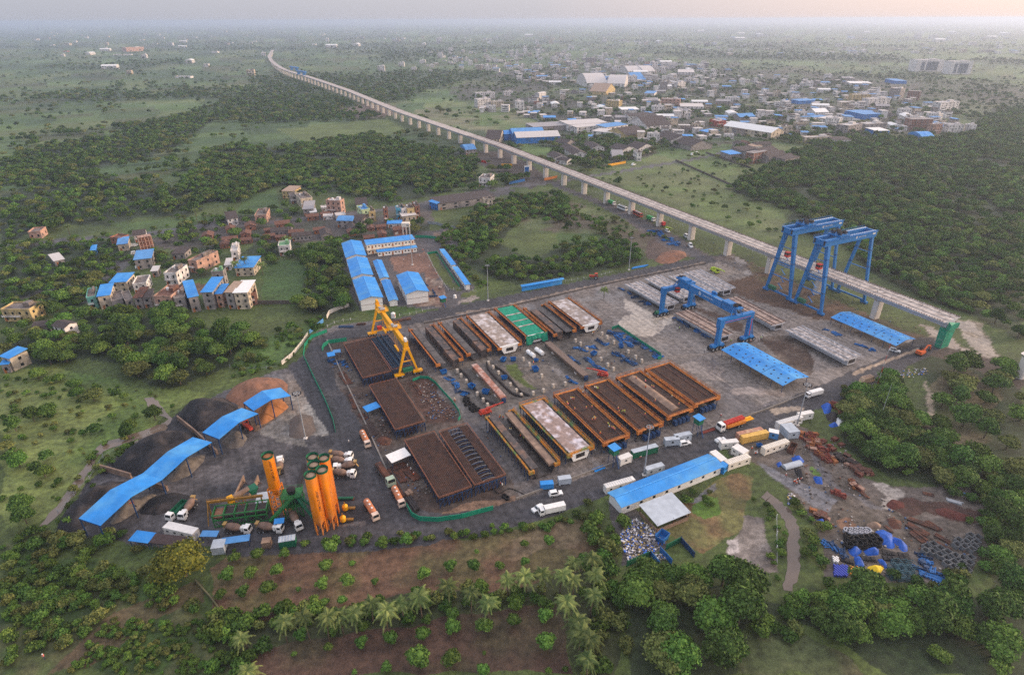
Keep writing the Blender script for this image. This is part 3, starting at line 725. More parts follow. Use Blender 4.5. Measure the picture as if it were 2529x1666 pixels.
# mango saplings of the orchard
MANGO = [crown_mesh('crown', LEAF[k], 2.0, .5, 3.6, 8, 900, .17, 300 + k, 2) for k in (1, 3, 3)]
MTR = trunk_mesh(1.1, .12, 9, .8)
UP = [(133,318,65),(270,308,60),(418,290,62),(373,388,72),(222,412,55),(103,428,50),(456,197,48),(724,165,66),(692,262,66),(666,368,60),(839,250,35),(812,345,65),(963,352,35),(1003,140,60),(1138,122,62),(1237,310,65),(1384,270,60),(1523,270,62),(1665,262,45),(1802,142,40),(1942,127,55),(1803,240,45),(1408,100,40),(1672,80,25),(1933,45,30),(2063,22,35),(2190,20,35),(2192,95,40),(1535,185,25),(465,478,52),(626,465,55),(685,465,45),(785,455,45),(538,398,25),(1803,55,40),(310,200,60),(180,218,50)]
LOW = [(548,650,60),(726,632,55),(902,600,60),(703,720,40),(886,695,55),(1058,670,65),(1236,645,70),(1400,610,75),(1580,600,75),(1746,570,65),(1914,540,70),(1750,475,75),(1898,462,55),(1925,688,90),(1217,785,105),(1393,775,85),(1027,832,50),(1575,855,60),(850,860,25),(1402,535,65),(1252,570,45),(1577,750,20),(1937,850,30),(2032,840,30),(512,758,25)]
for q, nm in ((UP, 'upper'), (LOW, 'lower')):
    for x, y, w in q:
        p = zc(x, y, w / 35); d = math.hypot(p.x, p.y, 130); sc = w / 2.2667 * d / FOC / 3.5
        s = 'small ' if w < 42 else ('large ' if w > 74 else '')
        plant('mango_tree', f'{s}round mango tree on the brown soil of the {nm} orchard plot', 'tree', f'{s}mango trees of the {nm} orchard plot', (p.x, p.y, 0), rnd.random() * 6, sc, MANGO[rnd.randrange(3)], MTR)
# shrubs: hedges and rough ground
SHRUB = [crown_mesh('foliage', LEAF[k], 1.7, .1, 2.3, 6, 420, .24, 320 + k, 1) for k in (0, 1, 3, 2)]
SHRUBS = []
def shrub_line(pts, sp, sc, zone, wd=1.5):
    q = [O(*p) for p in pts]
    for a, b in zip(q, q[1:]):
        n = max(1, int((b - a).length / sp))
        for i in range(n):
            p = a.lerp(b, (i + g.rand()) / n); SHRUBS.append((p.x + g.normal() * wd, p.y + g.normal() * wd, sc * (.6 + .8 * g.rand()), g.randint(0, 4), g.rand() * 6.28, zone))
shrub_line([(500,1282),(600,1275),(760,1262),(900,1255),(1050,1245),(1240,1222),(1390,1198)], 1.6, .62, 'in the hedge below the yard road', .9)
shrub_line([(1395,1200),(1415,1240),(1400,1290),(1380,1330),(1405,1400),(1410,1480),(1385,1568)], 1.2, 1.15, 'in the hedge right of the orchard', 2.6)
shrub_line([(620,1455),(740,1440),(860,1425),(980,1400),(1100,1395),(1290,1370)], 1.5, .95, 'under the palm row', 1.6)
shrub_line([(510,1450),(540,1490),(520,1568)], 1.0, 1.2, 'in the hedge left of the orchard', 2.6)
shrub_line([(560,1450),(640,1430),(700,1425)], 1.2, 1.0, 'in the hedge left of the orchard', 2.0)
shrub_line([(20,1262),(150,1258),(260,1262),(360,1280)], 1.6, 1.1, 'along the fence below the black stockpiles', 2.0)
shrub_line([(1835,1165),(1872,1220),(1885,1300),(1895,1350)], 1.6, .8, 'on the bank right of the stream', 2.2)
shrub_line([(1768,1160),(1800,1215),(1812,1290),(1808,1340)], 1.8, .6, 'on the bank left of the stream', 1.4)
shrub_line([(1838,1375),(1836,1430),(1800,1465),(1745,1475)], 1.0, 1.0, 'between the clump and the stream end', 2.5)
shrub_line([(130,1235),(180,1165),(230,1090),(300,1030)], 2.4, .7, 'on the bank beside the ditch', 1.4)
shrub_line([(1560,1180),(1640,1140),(1660,1170)], 1.4, .7, 'in the bright grass beside the site office', 3.0)
shrub_line([(1960,900),(1990,960),(2060,1040),(2200,1120),(2290,1180),(2300,1335),(2200,1378),(1930,1380)], 2.0, .8, 'on the overgrown edge of the scrap yard', 2.6)
shrub_line([(1020,555),(1060,600),(1100,650),(1130,672)], 2.0, .9, 'along the camp fence', 1.5)
for poly, n, sc, zone in (([(0,1270),(380,1335),(480,1440),(300,1400),(200,1480),(0,1568)], 240, .8, 'in the rough scrub at lower left'), ([(250,1440),(500,1450),(520,1568),(150,1568)], 260, .4, 'in the weedy field at lower left'), ([(0,880),(330,900),(420,950),(300,1040),(150,1180),(0,1230)], 110, .6, 'in the grass beside the ditch'), ([(1390,420),(1700,380),(1700,450),(1800,520),(1560,470)], 50, .7, 'in the pasture beyond the viaduct'), ([(1160,470),(1330,470),(1560,560),(1400,545)], 90, .8, 'in the rough pasture before the viaduct'), ([(540,800),(760,735),(740,790),(650,855),(540,880)], 90, .6, 'in the small meadow below the village'), ([(0,560),(330,540),(440,500),(560,500),(500,600),(330,640),(250,700),(0,780)], 260, .9, 'in the rough ground round the village'), ([(1950,420),(2380,400),(2380,430),(1900,440)], 60, 1.0, 'in the forest clearing')):
    q = [tuple(O(*p)[:2]) for p in poly]; xs, ys = [p[0] for p in q], [p[1] for p in q]; c = 0
    while c < n:
        x, y = g.uniform(min(xs), max(xs)), g.uniform(min(ys), max(ys))
        if inside(q, np.array([x]), np.array([y]))[0]:
            c += 1; SHRUBS.append((x, y, sc * (.5 + .9 * g.rand()), g.randint(0, 4), g.rand() * 6.28, zone))
TONE = ['dark green', 'mid green', 'bright green', 'olive green']
def finish_shrubs(blocked):
    s = [p for p in SHRUBS if in_frame(p[0], p[1], -4) and not blocked(p[0], p[1], .8 * p[2])]
    s.sort(key=lambda p: -p[2] / math.hypot(p[0], p[1], 130))
    src = []
    for i, p in enumerate(s[:300]):
        o = link(bpy.data.objects.new('shrub', SHRUB[p[3]]), None); o.location = (p[0], p[1], 0); o.rotation_euler = (0, 0, p[4]); o.scale = (p[2],) * 3
        tag(o, f'{TONE[p[3]]} shrub {p[5]}', 'shrub', f'{TONE[p[3]]} shrubs {p[5]}')
        if len(src) == p[3]: src.append(o)
    mass('undergrowth', s[300:], src)
t = plant('tree', 'large yellowish green tree at the corner of the orchard wall', 'tree', None, (*O(432, 1338, 0)[:2], 0), 1, 1.4, crown_mesh('crown', LEAF[4], 4.4, 1.6, 7.2, 13, 3400, .2, 410, 2), TRUNKS[1])
# ---------------------------------------------------------------- materials of the works
CONC = M('deck_concrete', (180, 170, 162), .85, var=.22, scale=.35, rgb2=(140, 130, 124), s2=.5)
PIER = M('pier_concrete', (206, 198, 190), .8, var=.08, scale=.4)
GIRD = M('girder_concrete', (186, 186, 190), .8, var=.12, scale=.3)
WHITE = M('white_paint', (222, 220, 216), .6, var=.1)
CREAM = M('cream_panel', (222, 212, 196), .65, var=.1)
BLUE = M('crane_blue', (30, 108, 170), .45, var=.12, scale=.8)
DBLUE = M('dark_blue_steel', (30, 58, 96), .55, var=.3)
ROOF = M('blue_sheet', (34, 130, 204), .5, var=.14, scale=.3, spec=.4, rgb2=(70, 146, 202), s2=.12)
ROOF2 = M('faded_blue_sheet', (78, 136, 190), .55, var=.2, scale=.3)
YEL = M('crane_yellow', (222, 158, 14), .5, var=.12)
ORA = M('orange_steel', (176, 108, 44), .6, var=.3, scale=1.5, rgb2=(140, 76, 36), s2=.8)
BLK = M('dark_steel', (44, 40, 40), .7, var=.3)
FLOOR = M('mould_floor', (84, 78, 74), .45, var=.3, scale=.5, rgb2=(58, 52, 50), s2=.35)
CORE = M('core_steel', (76, 70, 68), .6, var=.3, scale=.5, rgb2=(110, 86, 72), s2=.25)
RUST = M('rust', (94, 60, 46), .85, var=.35, scale=1.4, rgb2=(66, 48, 42), s2=.5)
REBAR = M('rebar_mat', (66, 49, 41), .9, var=.4, scale=2.2, rgb2=(48, 38, 36), s2=.3, streak=1)
TAN = M('tan_sheet', (142, 118, 100), .8, var=.3, scale=.8, rgb2=(112, 92, 80), s2=.4)
TARP = M('grey_tarp', (148, 128, 120), .75, var=.3, scale=.6, rgb2=(190, 182, 186), s2=.3)
GNET = M('green_net', (14, 134, 104), .7, var=.25, scale=.6)
GREEN = M('machine_green', (44, 112, 58), .55, var=.2)
DGREEN = M('dark_green', (22, 92, 66), .6, var=.2)
RED = M('red_paint', (178, 48, 36), .5, var=.2)
TYRE = M('tyre_rubber', (28, 27, 28), .85, var=.2)
GLASS = M('dark_glass', (28, 34, 40), .12, var=.1, spec=.6)
GREY = M('grey_sheet', (170, 178, 186), .5, var=.15, scale=.5)
STEEL = M('galvanised', (150, 154, 158), .45, var=.15)
SILO = M('silo_orange', (222, 126, 14), .55, var=.14, scale=.8, streak=.25, rgb2=(196, 126, 66), s2=.35)
DUST = M('silo_dust', (150, 126, 106), .85, var=.2)
CAB = M('cabin_white', (216, 212, 206), .6, var=.12, scale=.7)
BTARP = M('blue_tarp', (30, 84, 170), .6, var=.3, scale=1.2)

def text_mesh(s, size, mat, extrude=.01):
    cu = bpy.data.curves.new('lettering', 'FONT'); cu.body = s; cu.size = size; cu.extrude = extrude; cu.align_x = 'CENTER'; cu.align_y = 'CENTER'
    o = bpy.data.objects.new('lettering', cu); COL.objects.link(o)
    dg = bpy.context.evaluated_depsgraph_get(); me = bpy.data.meshes.new_from_object(o.evaluated_get(dg))
    bpy.data.objects.remove(o); me.materials.clear(); me.materials.append(mat)
    me.name = 'lettering'; return me

# ---------------------------------------------------------------- the viaduct
VD = Vector((-0.43589, 0.90000, 0)); VN = Vector((VD.y, -VD.x, 0))
P_END = P(2319.6, 853)
zq = crop(0, 0, 2.38)
far_deck = [zq(x, y, 13) for x, y in ((2350,655),(2200,594),(2050,532),(1900,480),(1800,447),(1705,421),(1660,403),(1622,381),(1594,356),(1582,330),(1600,300),(1640,265),(1678,236),(1708,207),(1733,181))]
path = [Vector((P_END.x, P_END.y, 0)) + VD * (33.4 * k) for k in range(0, 15)] + [Vector((p.x, p.y, 0)) for p in far_deck]
path = [path[0] - VD * 1.5] + path[1:]
def resample(pts, step):
    out = [pts[0]]; acc = 0; i = 0; cur = pts[0]; need = step
    while i < len(pts) - 1:
        d = (pts[i + 1] - cur).length
        if d >= need: cur = cur + (pts[i + 1] - cur).normalized() * need; out.append(cur); need = step
        else: need -= d; i += 1; cur = pts[i]
    return out
SP_ = resample(path, 33.4)
via = thing('viaduct', 'long pale concrete railway viaduct on square piers running to the horizon', 'viaduct', (0, 0, 0))
PROF = [(-6, 3.2), (-6, 2.95), (-2.9, 2.55), (-2.6, 0), (2.6, 0), (2.9, 2.55), (6, 2.95), (6, 3.2)]
DECKTOP = 13.4
nspan = min(len(SP_) - 1, 90)
def span_mesh(det):
    b = MB(); Ls = 33.1
    b.hexa([(-Ls / 2, y, z) for y, z in PROF], [(Ls / 2, y, z) for y, z in PROF])
    b.cur = 1
    if det:
        for y in (-5.9, 5.9, -2.2, 2.2): b.bx(-Ls / 2, Ls / 2, y - .12, y + .12, 3.2, 3.42)
        b.cur = 2
        for i in range(28):
            x = -Ls / 2 + Ls * (i + .5) / 28
            for y in (-5.75, 5.75): b.bx(x - .08, x + .08, y - .25, y + .25, 3.2, 3.72)
    o = b.build('girder_span', [CONC if False else GIRD, CONC, RUST]); me = o.data; bpy.data.objects.remove(o)
    for p in me.polygons:                                   # the trafficked top is stained, the sides are clean
        if p.normal.z > .9 and p.material_index == 0: p.material_index = 1
    return me
SPM = [span_mesh(True), span_mesh(False)]
def pier_mesh():
    b = MB(); c = []
    for k in range(16):
        a = 2 * math.pi * k / 16; cx, cy = math.cos(a), math.sin(a)
        f = lambda v, e: math.copysign(abs(v) ** e, v)
        c.append((1.45 * f(cx, .35), 2.3 * f(cy, .45)))
    b.hexa([(x, y, -.2) for x, y in c], [(x, y, 9.3) for x, y in c])
    b.hexa([(x * 1.0, y, 9.3) for x, y in c], [(x * 1.12, y * 1.22, 10.1) for x, y in c])
    b.cur = 1; b.bx(-.9, .9, -2.2, -1.2, 10.1, 10.22); b.bx(-.9, .9, 1.2, 2.2, 10.1, 10.22)
    o = b.build('pier', [PIER, BLK]); me = o.data; bpy.data.objects.remove(o); return me
PM = pier_mesh()
for i in range(nspan):
    a, b_ = SP_[i], SP_[i + 1]; d = b_ - a
    s = link(bpy.data.objects.new('girder_span', SPM[0 if i < 16 else 1]), via)
    s.location = ((a.x + b_.x) / 2, (a.y + b_.y) / 2, DECKTOP - 3.2); s.rotation_euler = (0, 0, math.atan2(d.y, d.x)); s.scale = (d.length / 33.4, 1, 1)
for i in range(min(nspan, 88)):
    a, d = SP_[i], SP_[i + 1] - SP_[i]
    p = link(bpy.data.objects.new('pier', PM), via); q = a if i else a + VD * 1.5
    p.location = (q.x, q.y, 0); p.rotation_euler = (0, 0, math.atan2(d.y, d.x))
bb = MB(); rz = math.atan2(VD.y, VD.x)
bb.hexa([(-1.7, -2.7, 0), (-2.2, -2.7, 0), (-2.2, 2.7, 0), (-1.7, 2.7, 0)], [(-1.9, -3.0, 9.8), (-2.5, -3.1, 10.4), (-2.6, 3.1, 10.6), (-1.9, 3.0, 9.8)])
bb.hexa([(-1.7, 2.5, 0), (-2.2, 2.75, 0), (.8, 2.75, 0), (.8, 2.5, 0)], [(-1.7, 2.9, 9.8), (-2.4, 3.1, 10.2), (.8, 3.1, 9.9), (.8, 2.9, 9.8)])
bb.hexa([(-1.9, -3.4, 9.9), (-3.2, -3.3, 9.7), (-3.2, 3.3, 9.7), (-1.9, 3.4, 9.9)], [(-2.0, -3.0, 11.6), (-3.5, -2.7, 12.4), (-3.3, 2.7, 11.8), (-2.0, 3.0, 13.2)])
t = thing('safety_net', 'green safety netting hung round the end pier of the viaduct', 'safety net', SP_[0] + VD * 1.5, rz)
bb.build('net', GNET, t)
sc_ = MB()
for x in (-2.05, .6):
    for y in (-2.85, 2.85): sc_.bar((x, y, 0), (x, y, 10), .12)
for z in (2, 4, 6, 8): sc_.bar((-2.05, -2.85, z), (-2.05, 2.85, z), .1); sc_.bar((-2.05, 2.85, z), (.6, 2.85, z), .1)
sc_.build('scaffold', STEEL, t)
pl = P(2520, 930); b = MB()
c = [(1.7 * math.copysign(abs(math.cos(a)) ** .4, math.cos(a)), 2.6 * math.copysign(abs(math.sin(a)) ** .5, math.sin(a))) for a in [2 * math.pi * k / 20 for k in range(20)]]
t = thing('bridge_pier', 'lone white pier without a deck at the right edge', 'bridge pier', pl, rz)
b.hexa([(x, y, -.1) for x, y in c], [(x, y, 9.4) for x, y in c]); b.build('shaft', PIER, t)
b = MB(); b.hexa([(x * 1.02, y, 9.4) for x, y in c], [(x * 1.3, y * 1.4, 10.8) for x, y in c]); b.build('pier_cap', PIER, t)

# ---------------------------------------------------------------- two tall blue gantry cranes over the viaduct
def gantry(loc, rz, label, group):
    t = thing('gantry_crane', label, 'gantry crane', loc, rz, group)
    W2, F, T, H = 15.8, 7.9, 2.7, 34.0
    for sx in (-1, 1):
        for sy in (-1, 1):
            b = MB(); x = sx * W2
            b.bar((x, sy * F, 1.3), (x - sx * .2, sy * T, H), 1.15, 1.15, 1.9 if sx < 0 else 1.3)
            b.cur = 1
            for k in (.3, .55, .8):
                z = 1.3 + k * (H - 1.3); y = sy * (F + (T - F) * k); b.box((x - sx * .1, y, z), (1.9, 1.9, .18))
            b.build('leg', [BLUE, DBLUE], t)
            w = MB(); w.box((x, sy * F, .8), (1.5, 3.6, 1.0)); w.box((x, sy * F - 1.1, .4), (.9, .9, .8)); w.box((x, sy * F + 1.1, .4), (.9, .9, .8))
            w.build('bogie', BLUE, t)
        b = MB(); b.bar((sx * W2, -F, 1.6), (sx * W2, F, 1.6), .8); b.build('tie_beam', BLUE, t)
        for k in (.27, .5, .76):
            z = 1.3 + k * (H - 1.3); y = F + (T - F) * k; b = MB(); b.bar((sx * (W2 - .1), -y, z), (sx * (W2 - .1), y, z), .42 if k < .7 else .3); b.build('tie_beam', BLUE, t)
        b = MB(); b.bar((sx * W2, -T - .8, H - .5), (sx * W2, T + .8, H - .5), 1.2, 1.4)
        b.build('tie_beam', BLUE, t)
    for sy in (-1, 1):
        b = MB(); b.bx(-18.6, 17.6, sy * 2.7 - .75, sy * 2.7 + .75, H, H + 3.1)
        b.cur = 1
        b.bx(-18.66, -18.55, sy * 2.7 - .45, sy * 2.7 + .45, H + .5, H + 2.6)
        b.cur = 2
        for i in range(15): b.bx(-5 + i * 1.5, -4 + i * 1.5, sy * 2.7 - .2, sy * 2.7 + .2, H + 3.1, H + 3.25)
        g_ = b.build('main_girder', [BLUE, BLK, WHITE], t)
        r = MB(); r.rail([(-18.5, sy * 3.9, H + 2.7), (17.5, sy * 3.9, H + 2.7)], 1.1, 1.6); r.bx(-18.5, 17.5, min(sy * 3.45, sy * 4.0), max(sy * 3.45, sy * 4.0), H + 2.6, H + 2.7)
        r.build('walkway', BLUE, g_)
        if sy < 0:
            e = MB(); n = 14
            for i in range(n):
                a0, a1 = 6.283 * i / n, 6.283 * (i + 1) / n
                e.add([(x0 + 3.0, -3.47, H + 1.6 + z0) for x0, z0 in ((.62 * math.cos(a0), .62 * math.sin(a0)), (.62 * math.cos(a1), .62 * math.sin(a1)), (.42 * math.cos(a1), .42 * math.sin(a1)), (.42 * math.cos(a0), .42 * math.sin(a0)))], [[0, 1, 2, 3]])
            e.bx(2.8, 3.0, -3.48, -3.46, H + 1.35, H + 1.9); e.bx(2.8, 3.25, -3.48, -3.46, H + 1.3, H + 1.45)
            e.build('emblem', WHITE, g_)
            o = link(bpy.data.objects.new('lettering', text_mesh('LARSEN & TOUBRO', .62, WHITE)), g_); o.location = (7.0, -3.47, H + 1.6); o.rotation_euler = (R(90), 0, 0)
            e = MB(); e.bx(14.5, 16.4, -3.5, -3.46, H + 1.5, H + 2.4); e.build('sign_plate', WHITE, g_)
    b = MB(); b.bx(-18.6, -17.8, -1.95, 1.95, H + .3, H + 2.9); b.bx(16.8, 17.6, -1.95, 1.95, H + .3, H + 2.9); b.build('end_beam', BLUE, t)
    b = MB(); b.bx(-9.5, -2.5, -3.5, 3.5, H + 3.3, H + 3.9); b.rail([(-9.5, -3.5, H + 3.9), (-2.5, -3.5, H + 3.9), (-2.5, 3.5, H + 3.9), (-9.5, 3.5, H + 3.9)], 1.0, 1.4, closed=True)
    tr = b.build('trolley', BLUE, t)
    b = MB()
    for x, y in ((-8, -1.8), (-8, 1.8), (-6, 0), (-4.2, -1.6), (-4.2, 1.8)):
        b.cur = 0; b.cyl((x, y - .9, H + 4.8), (x, y + .9, H + 4.8), .8, n=10); b.cur = 1; b.box((x + .9, y + .3, H + 4.6), (.9, .7, .9))
    b.build('winch', [BLK, STEEL], tr)
    b = MB(); b.box((-14.6, 0, 22.6), (2.4, 2.2, 2.5)); b.cur = 1; b.box((-14.6, 0, 23.0), (2.46, 2.26, 1.0)); b.build('cab', [RED, GLASS], t)
    b = MB(); b.bx(-15.9, -13.3, -4, 4, 16.2, 16.4); b.cur = 1
    for y in (-2.6, -.9, .9, 2.6): b.box((-14.6, y, 17.5), (1.8, 1.3, 2.2))
    b.cur = 0; b.rail([(-15.9, -4, 16.4), (-13.3, -4, 16.4), (-13.3, 4, 16.4)], 1, 1.5)
    b.build('machine_platform', [BLUE, STEEL], t)
    b = MB()
    for k in range(10):
        z0, z1 = 2 + k * 2.0, 4 + k * 2.0; y0, y1 = (-1.3, 1.3) if k % 2 else (1.3, -1.3)
        b.bar((-15.2, y0, z0), (-15.2, y1, z1), .5, .15); b.bar((-15.2, y1, z1), (-15.2, y1 + (.4 if k % 2 else -.4), z1), .7, .12)
    b.build('stair', BLUE, t)
    b = MB(); b.box((-15.8, 4.2, 2.9), (1.7, 4.2, 1.9)); b.build('generator', DGREEN, t)
    return t
gx = Vector((163.5, 285.3, 0)); grz = math.atan2(VN.y, VN.x)
G1 = gantry(gx, grz, 'nearer of the two tall blue gantry cranes straddling the viaduct', 'tall gantry cranes over the viaduct')
dup(G1, (155.1, 302.6, 0), grz, 'farther of the two tall blue gantry cranes straddling the viaduct')

# ---------------------------------------------------------------- blue wheeled girder carrier
def wheel_mesh(r, w, hub=None):
    b = MB()
    pr = [(r * .6, -w / 2), (r * .92, -w / 2), (r, -w * .3), (r, w * .3), (r * .92, w / 2), (r * .6, w / 2)]
    n = 14; k = 0
    for rr, y in pr: b.v += [(rr * math.cos(6.2832 * i / n), y, rr * math.sin(6.2832 * i / n)) for i in range(n)]
    for j in range(len(pr) - 1):
        for i in range(n): b.f.append([j * n + i, j * n + (i + 1) % n, (j + 1) * n + (i + 1) % n, (j + 1) * n + i]); b.mi.append(0)
    b.cur = 1; b.cyl((0, -w * .42, 0), (0, w * .42, 0), r * .6, n=12)
    o = b.build('wheel', [TYRE, hub or STEEL]); me = o.data; bpy.data.objects.remove(o); return me
WHEEL_BIG = wheel_mesh(.95, .75)
WHEEL_TRUCK = wheel_mesh(.52, .42)
WHEEL_CAR = wheel_mesh(.36, .24)
def carrier():
    c = Vector((90.2, 257.9, 0)); t = thing('girder_carrier', 'blue wheeled girder carrier of two portal frames joined by one long beam', 'girder carrier', c, math.atan2(VD.y, VD.x))
    X, Y, H = 19.4, 8.8, 14.2
    for sx in (-1, 1):
        f = MB()
        for sy in (-1, 1): f.bar((sx * X, sy * Y, 2.6), (sx * X, sy * Y, H - .6), 1.9, 1.7)
        f.bx(sx * X - 1.0, sx * X + 1.0, -Y - 1.0, Y + 1.0, H - 1.6, H + .5)
        f.box((sx * X, -sx * 0 + Y, H - 1.4), (2.5, 2.4, 4.2)) if sx < 0 else f.box((sx * X, Y, H - 1.0), (2.3, 2.2, 3.2))
        f.cur = 1
        if sx < 0:
            f.bx(-X - 1.03, -X - 1.0, -Y + 1, Y - 1.2, H - 1.1, H - .9); f.bx(-X - .98, -X - .95, -Y - .3, -Y + .1, 3.2, H - 2.5)
        fr = f.build('portal_frame', [BLUE, RED], t)
        b = MB()
        for sy in (-1.7, 0, 1.7):
            b.bar((sx * X, sy * 2.0, H + .5), (sx * (X - 1.5), sy * .6, H + 4.4), .35)
        b.bar((sx * X, 0, H + .5), (sx * (X - 3.4), 0, H + 4.0), .9); b.bx(sx * X - 1.6, sx * X + 1.0, -1.6, 1.6, H + 4.0, H + 4.5)
        b.build('strut', BLUE, fr)
        b = MB()
        for k in range(5): b.box((sx * (X - 1.0) + (k % 3 - 1) * .8, (k - 2) * .7, H + 5.0), (.9, .6, .9 + .3 * (k % 2)))
        b.build('winch', BLK, fr)
        for sy in (-1, 1):
            bg_ = MB(); bg_.box((sx * X, sy * Y, 2.2), (2.0, 6.4, .8)); bg_.box((sx * X, sy * Y - 2.1, 1.75), (2.6, 2.4, 1.0)); bg_.box((sx * X, sy * Y + 2.1, 1.75), (2.6, 2.4, 1.0))
            bo = bg_.build('bogie', BLUE, t)
            for ax in (-1, 1):
                for dy in (-3.2, -1.05, 1.05, 3.2):
                    w = link(bpy.data.objects.new('wheel', WHEEL_BIG), bo); w.location = (sx * X + ax * 1.25, sy * Y + dy, .95); w.rotation_euler = (0, 0, R(90))
            if sy < 0:
                s_ = MB(); s_.bar((sx * X, sy * (Y + 3.6), 2.4), (sx * X, sy * (Y + .6), H - 2), .25); s_.bar((sx * X + .8, sy * (Y + 3.6), 2.4), (sx * X + .8, sy * (Y + .6), H - 2), .25); s_.build('stay', BLUE, bo)
    b = MB(); b.bx(-X + 2.2, X - .6, -1.15, 1.15, H + .6, H + 4.0)
    b.cur = 1
    for x in (-11, -3.5, 4, 11): b.bx(x, x + .12, -1.2, 1.2, H + .55, H + 4.05)
    b.cur = 2; b.bx(-4, 10, 1.0, 1.15, H + 4.0, H + 4.06); b.bx(-13, -6, 1.0, 1.15, H + 4.0, H + 4.06)
    m = b.build('main_beam', [BLUE, DBLUE, GREY], t)
    e = MB(); n = 14
    for i in range(n):
        a0, a1 = 6.283 * i / n, 6.283 * (i + 1) / n
        e.add([(3.4 + p * math.cos(a), 1.17, H + 2.4 + p * math.sin(a)) for p, a in ((.85, a0), (.85, a1), (.6, a1), (.6, a0))], [[0, 1, 2, 3]])
    e.bx(3.5, 3.75, 1.16, 1.18, H + 2.0, H + 2.8); e.bx(3.0, 3.75, 1.16, 1.18, H + 1.95, H + 2.15); e.build('emblem', WHITE, m)
    o = link(bpy.data.objects.new('lettering', text_mesh('LARSEN & TOUBRO', .75, WHITE)), m); o.location = (-2.0, 1.17, H + 2.3); o.rotation_euler = (R(90), 0, R(180))
    b = MB(); b.bx(X - 6.6, X - .5, -1.9, 1.9, H + 4.0, H + 5.2); b.bx(-X + 3, -X + 8, -1.8, 1.8, H + 4.0, H + 4.9); b.box((-2.5, -1.6, H + 4.5), (1.6, 1.3, 1.2)); b.build('trolley', BLUE, t)
    b = MB(); b.box((X - 1.6, 2.0, H - 1.2), (2.0, 2.0, 2.2)); b.cur = 1; b.box((X - 1.6, 2.0, H - .8), (2.05, 2.05, .9)); b.build('cab', [RED, GLASS], t)
    b = MB(); b.cyl((-3.6, -2.0, H + 4.3), (-3.6, -1.4, H + 4.3), .9, n=14); b.build('cable_reel', BLUE, t)
    b = MB(); b.cyl((X - .8, Y + 2.6, 2.7), (X - .8, Y + 4.4, 2.7), .9, n=12); b.build('fuel_tank', DGREEN, t)
carrier()

# ---------------------------------------------------------------- yellow rubber-tyred gantry over the reinforcement jigs
def yellow():
    A, B_ = Vector((-42.6, 214.5, 0)), Vector((-61.3, 252.0, 0)); c = (A + B_) / 2; d = B_ - A; Lh = d.length / 2
    t = thing('gantry_crane', 'yellow rubber tyred gantry crane spanning the reinforcement jigs', 'gantry crane', c, math.atan2(d.y, d.x))
    H = 12.4
    for sx in (-1, 1):
        x = sx * Lh
        for sy in (-1, 1):
            b = MB(); b.bar((x, sy * 3.9, 1.9), (x, sy * .7, H + .3), .75, .75, .95); b.build('leg', YEL, t)
            bo = MB(); bo.bx(x - .9, x + .9, sy * 3.9 - 2.0, sy * 3.9 + 2.0, 1.4, 2.1); o = bo.build('bogie', YEL, t)
            for k in (-1.2, 1.2):
                w = link(bpy.data.objects.new('wheel', WHEEL_BIG), o); w.location = (x, sy * 3.9 + k, .95); w.rotation_euler = (0, 0, R(90)); w.scale = (.95,) * 3
        b = MB(); b.bar((x, -3.6, 2.2), (x, 3.6, 2.2), .5); b.bar((x, -2.0, 7.2), (x, 2.0, 7.2), .35)
        b.bx(x - .9, x + .9, -1.2, 1.2, H, H + .9); b.bx(x - .55, x + .55, -.9, .9, H + .9, H + 4.0)
        b.build('cross_beam', YEL, t)
        b = MB(); b.box((x, .2, 3.2 if sx < 0 else 3.6), (1.6, 4.2 if sx < 0 else 2.0, 1.6)); b.build('generator' if sx < 0 else 'winch_house', DGREEN if sx < 0 else RED, t)
        b = MB(); b.bx(x - 1.0, x + 1.0, -.5, .5, H + 4.0, H + 5.2); b.build('sheave_head', WHITE if sx < 0 else YEL, t)
    b = MB(); b.bx(-Lh, Lh, -.75, .75, H + .9, H + 3.2)
    m = b.build('main_girder', YEL, t)
    b = MB(); b.rail([(-Lh, .8, H + 3.2), (Lh, .8, H + 3.2)], 1, 1.7, .06); b.build('handrail', YEL, m)
    for x in (-Lh * .28, Lh * .62):
        b = MB(); b.bx(x - 2.2, x + 2.2, -2.4, 2.4, H + 3.3, H + 3.6); b.rail([(x - 2.2, -2.4, H + 3.6), (x + 2.2, -2.4, H + 3.6), (x + 2.2, 2.4, H + 3.6), (x - 2.2, 2.4, H + 3.6)], 1, 1.4, .06, True)
        o = b.build('trolley', YEL, t)
        b = MB(); b.cyl((x - 1, -1, H + 4.3), (x - 1, 1, H + 4.3), .6, n=10); b.box((x + .8, .6, H + 4.2), (1.2, 1, 1.1)); b.build('winch', STEEL, o)
        b = MB(); b.bx(x - 2.6, x + 2.6, -.35, .35, 5.4, 6.3)
        for k in (-1.5, 1.5): b.bar((x + k, 0, 6.3), (x + k, 0, H + .9), .08)
        b.build('lifting_beam', YEL, t)
yellow()
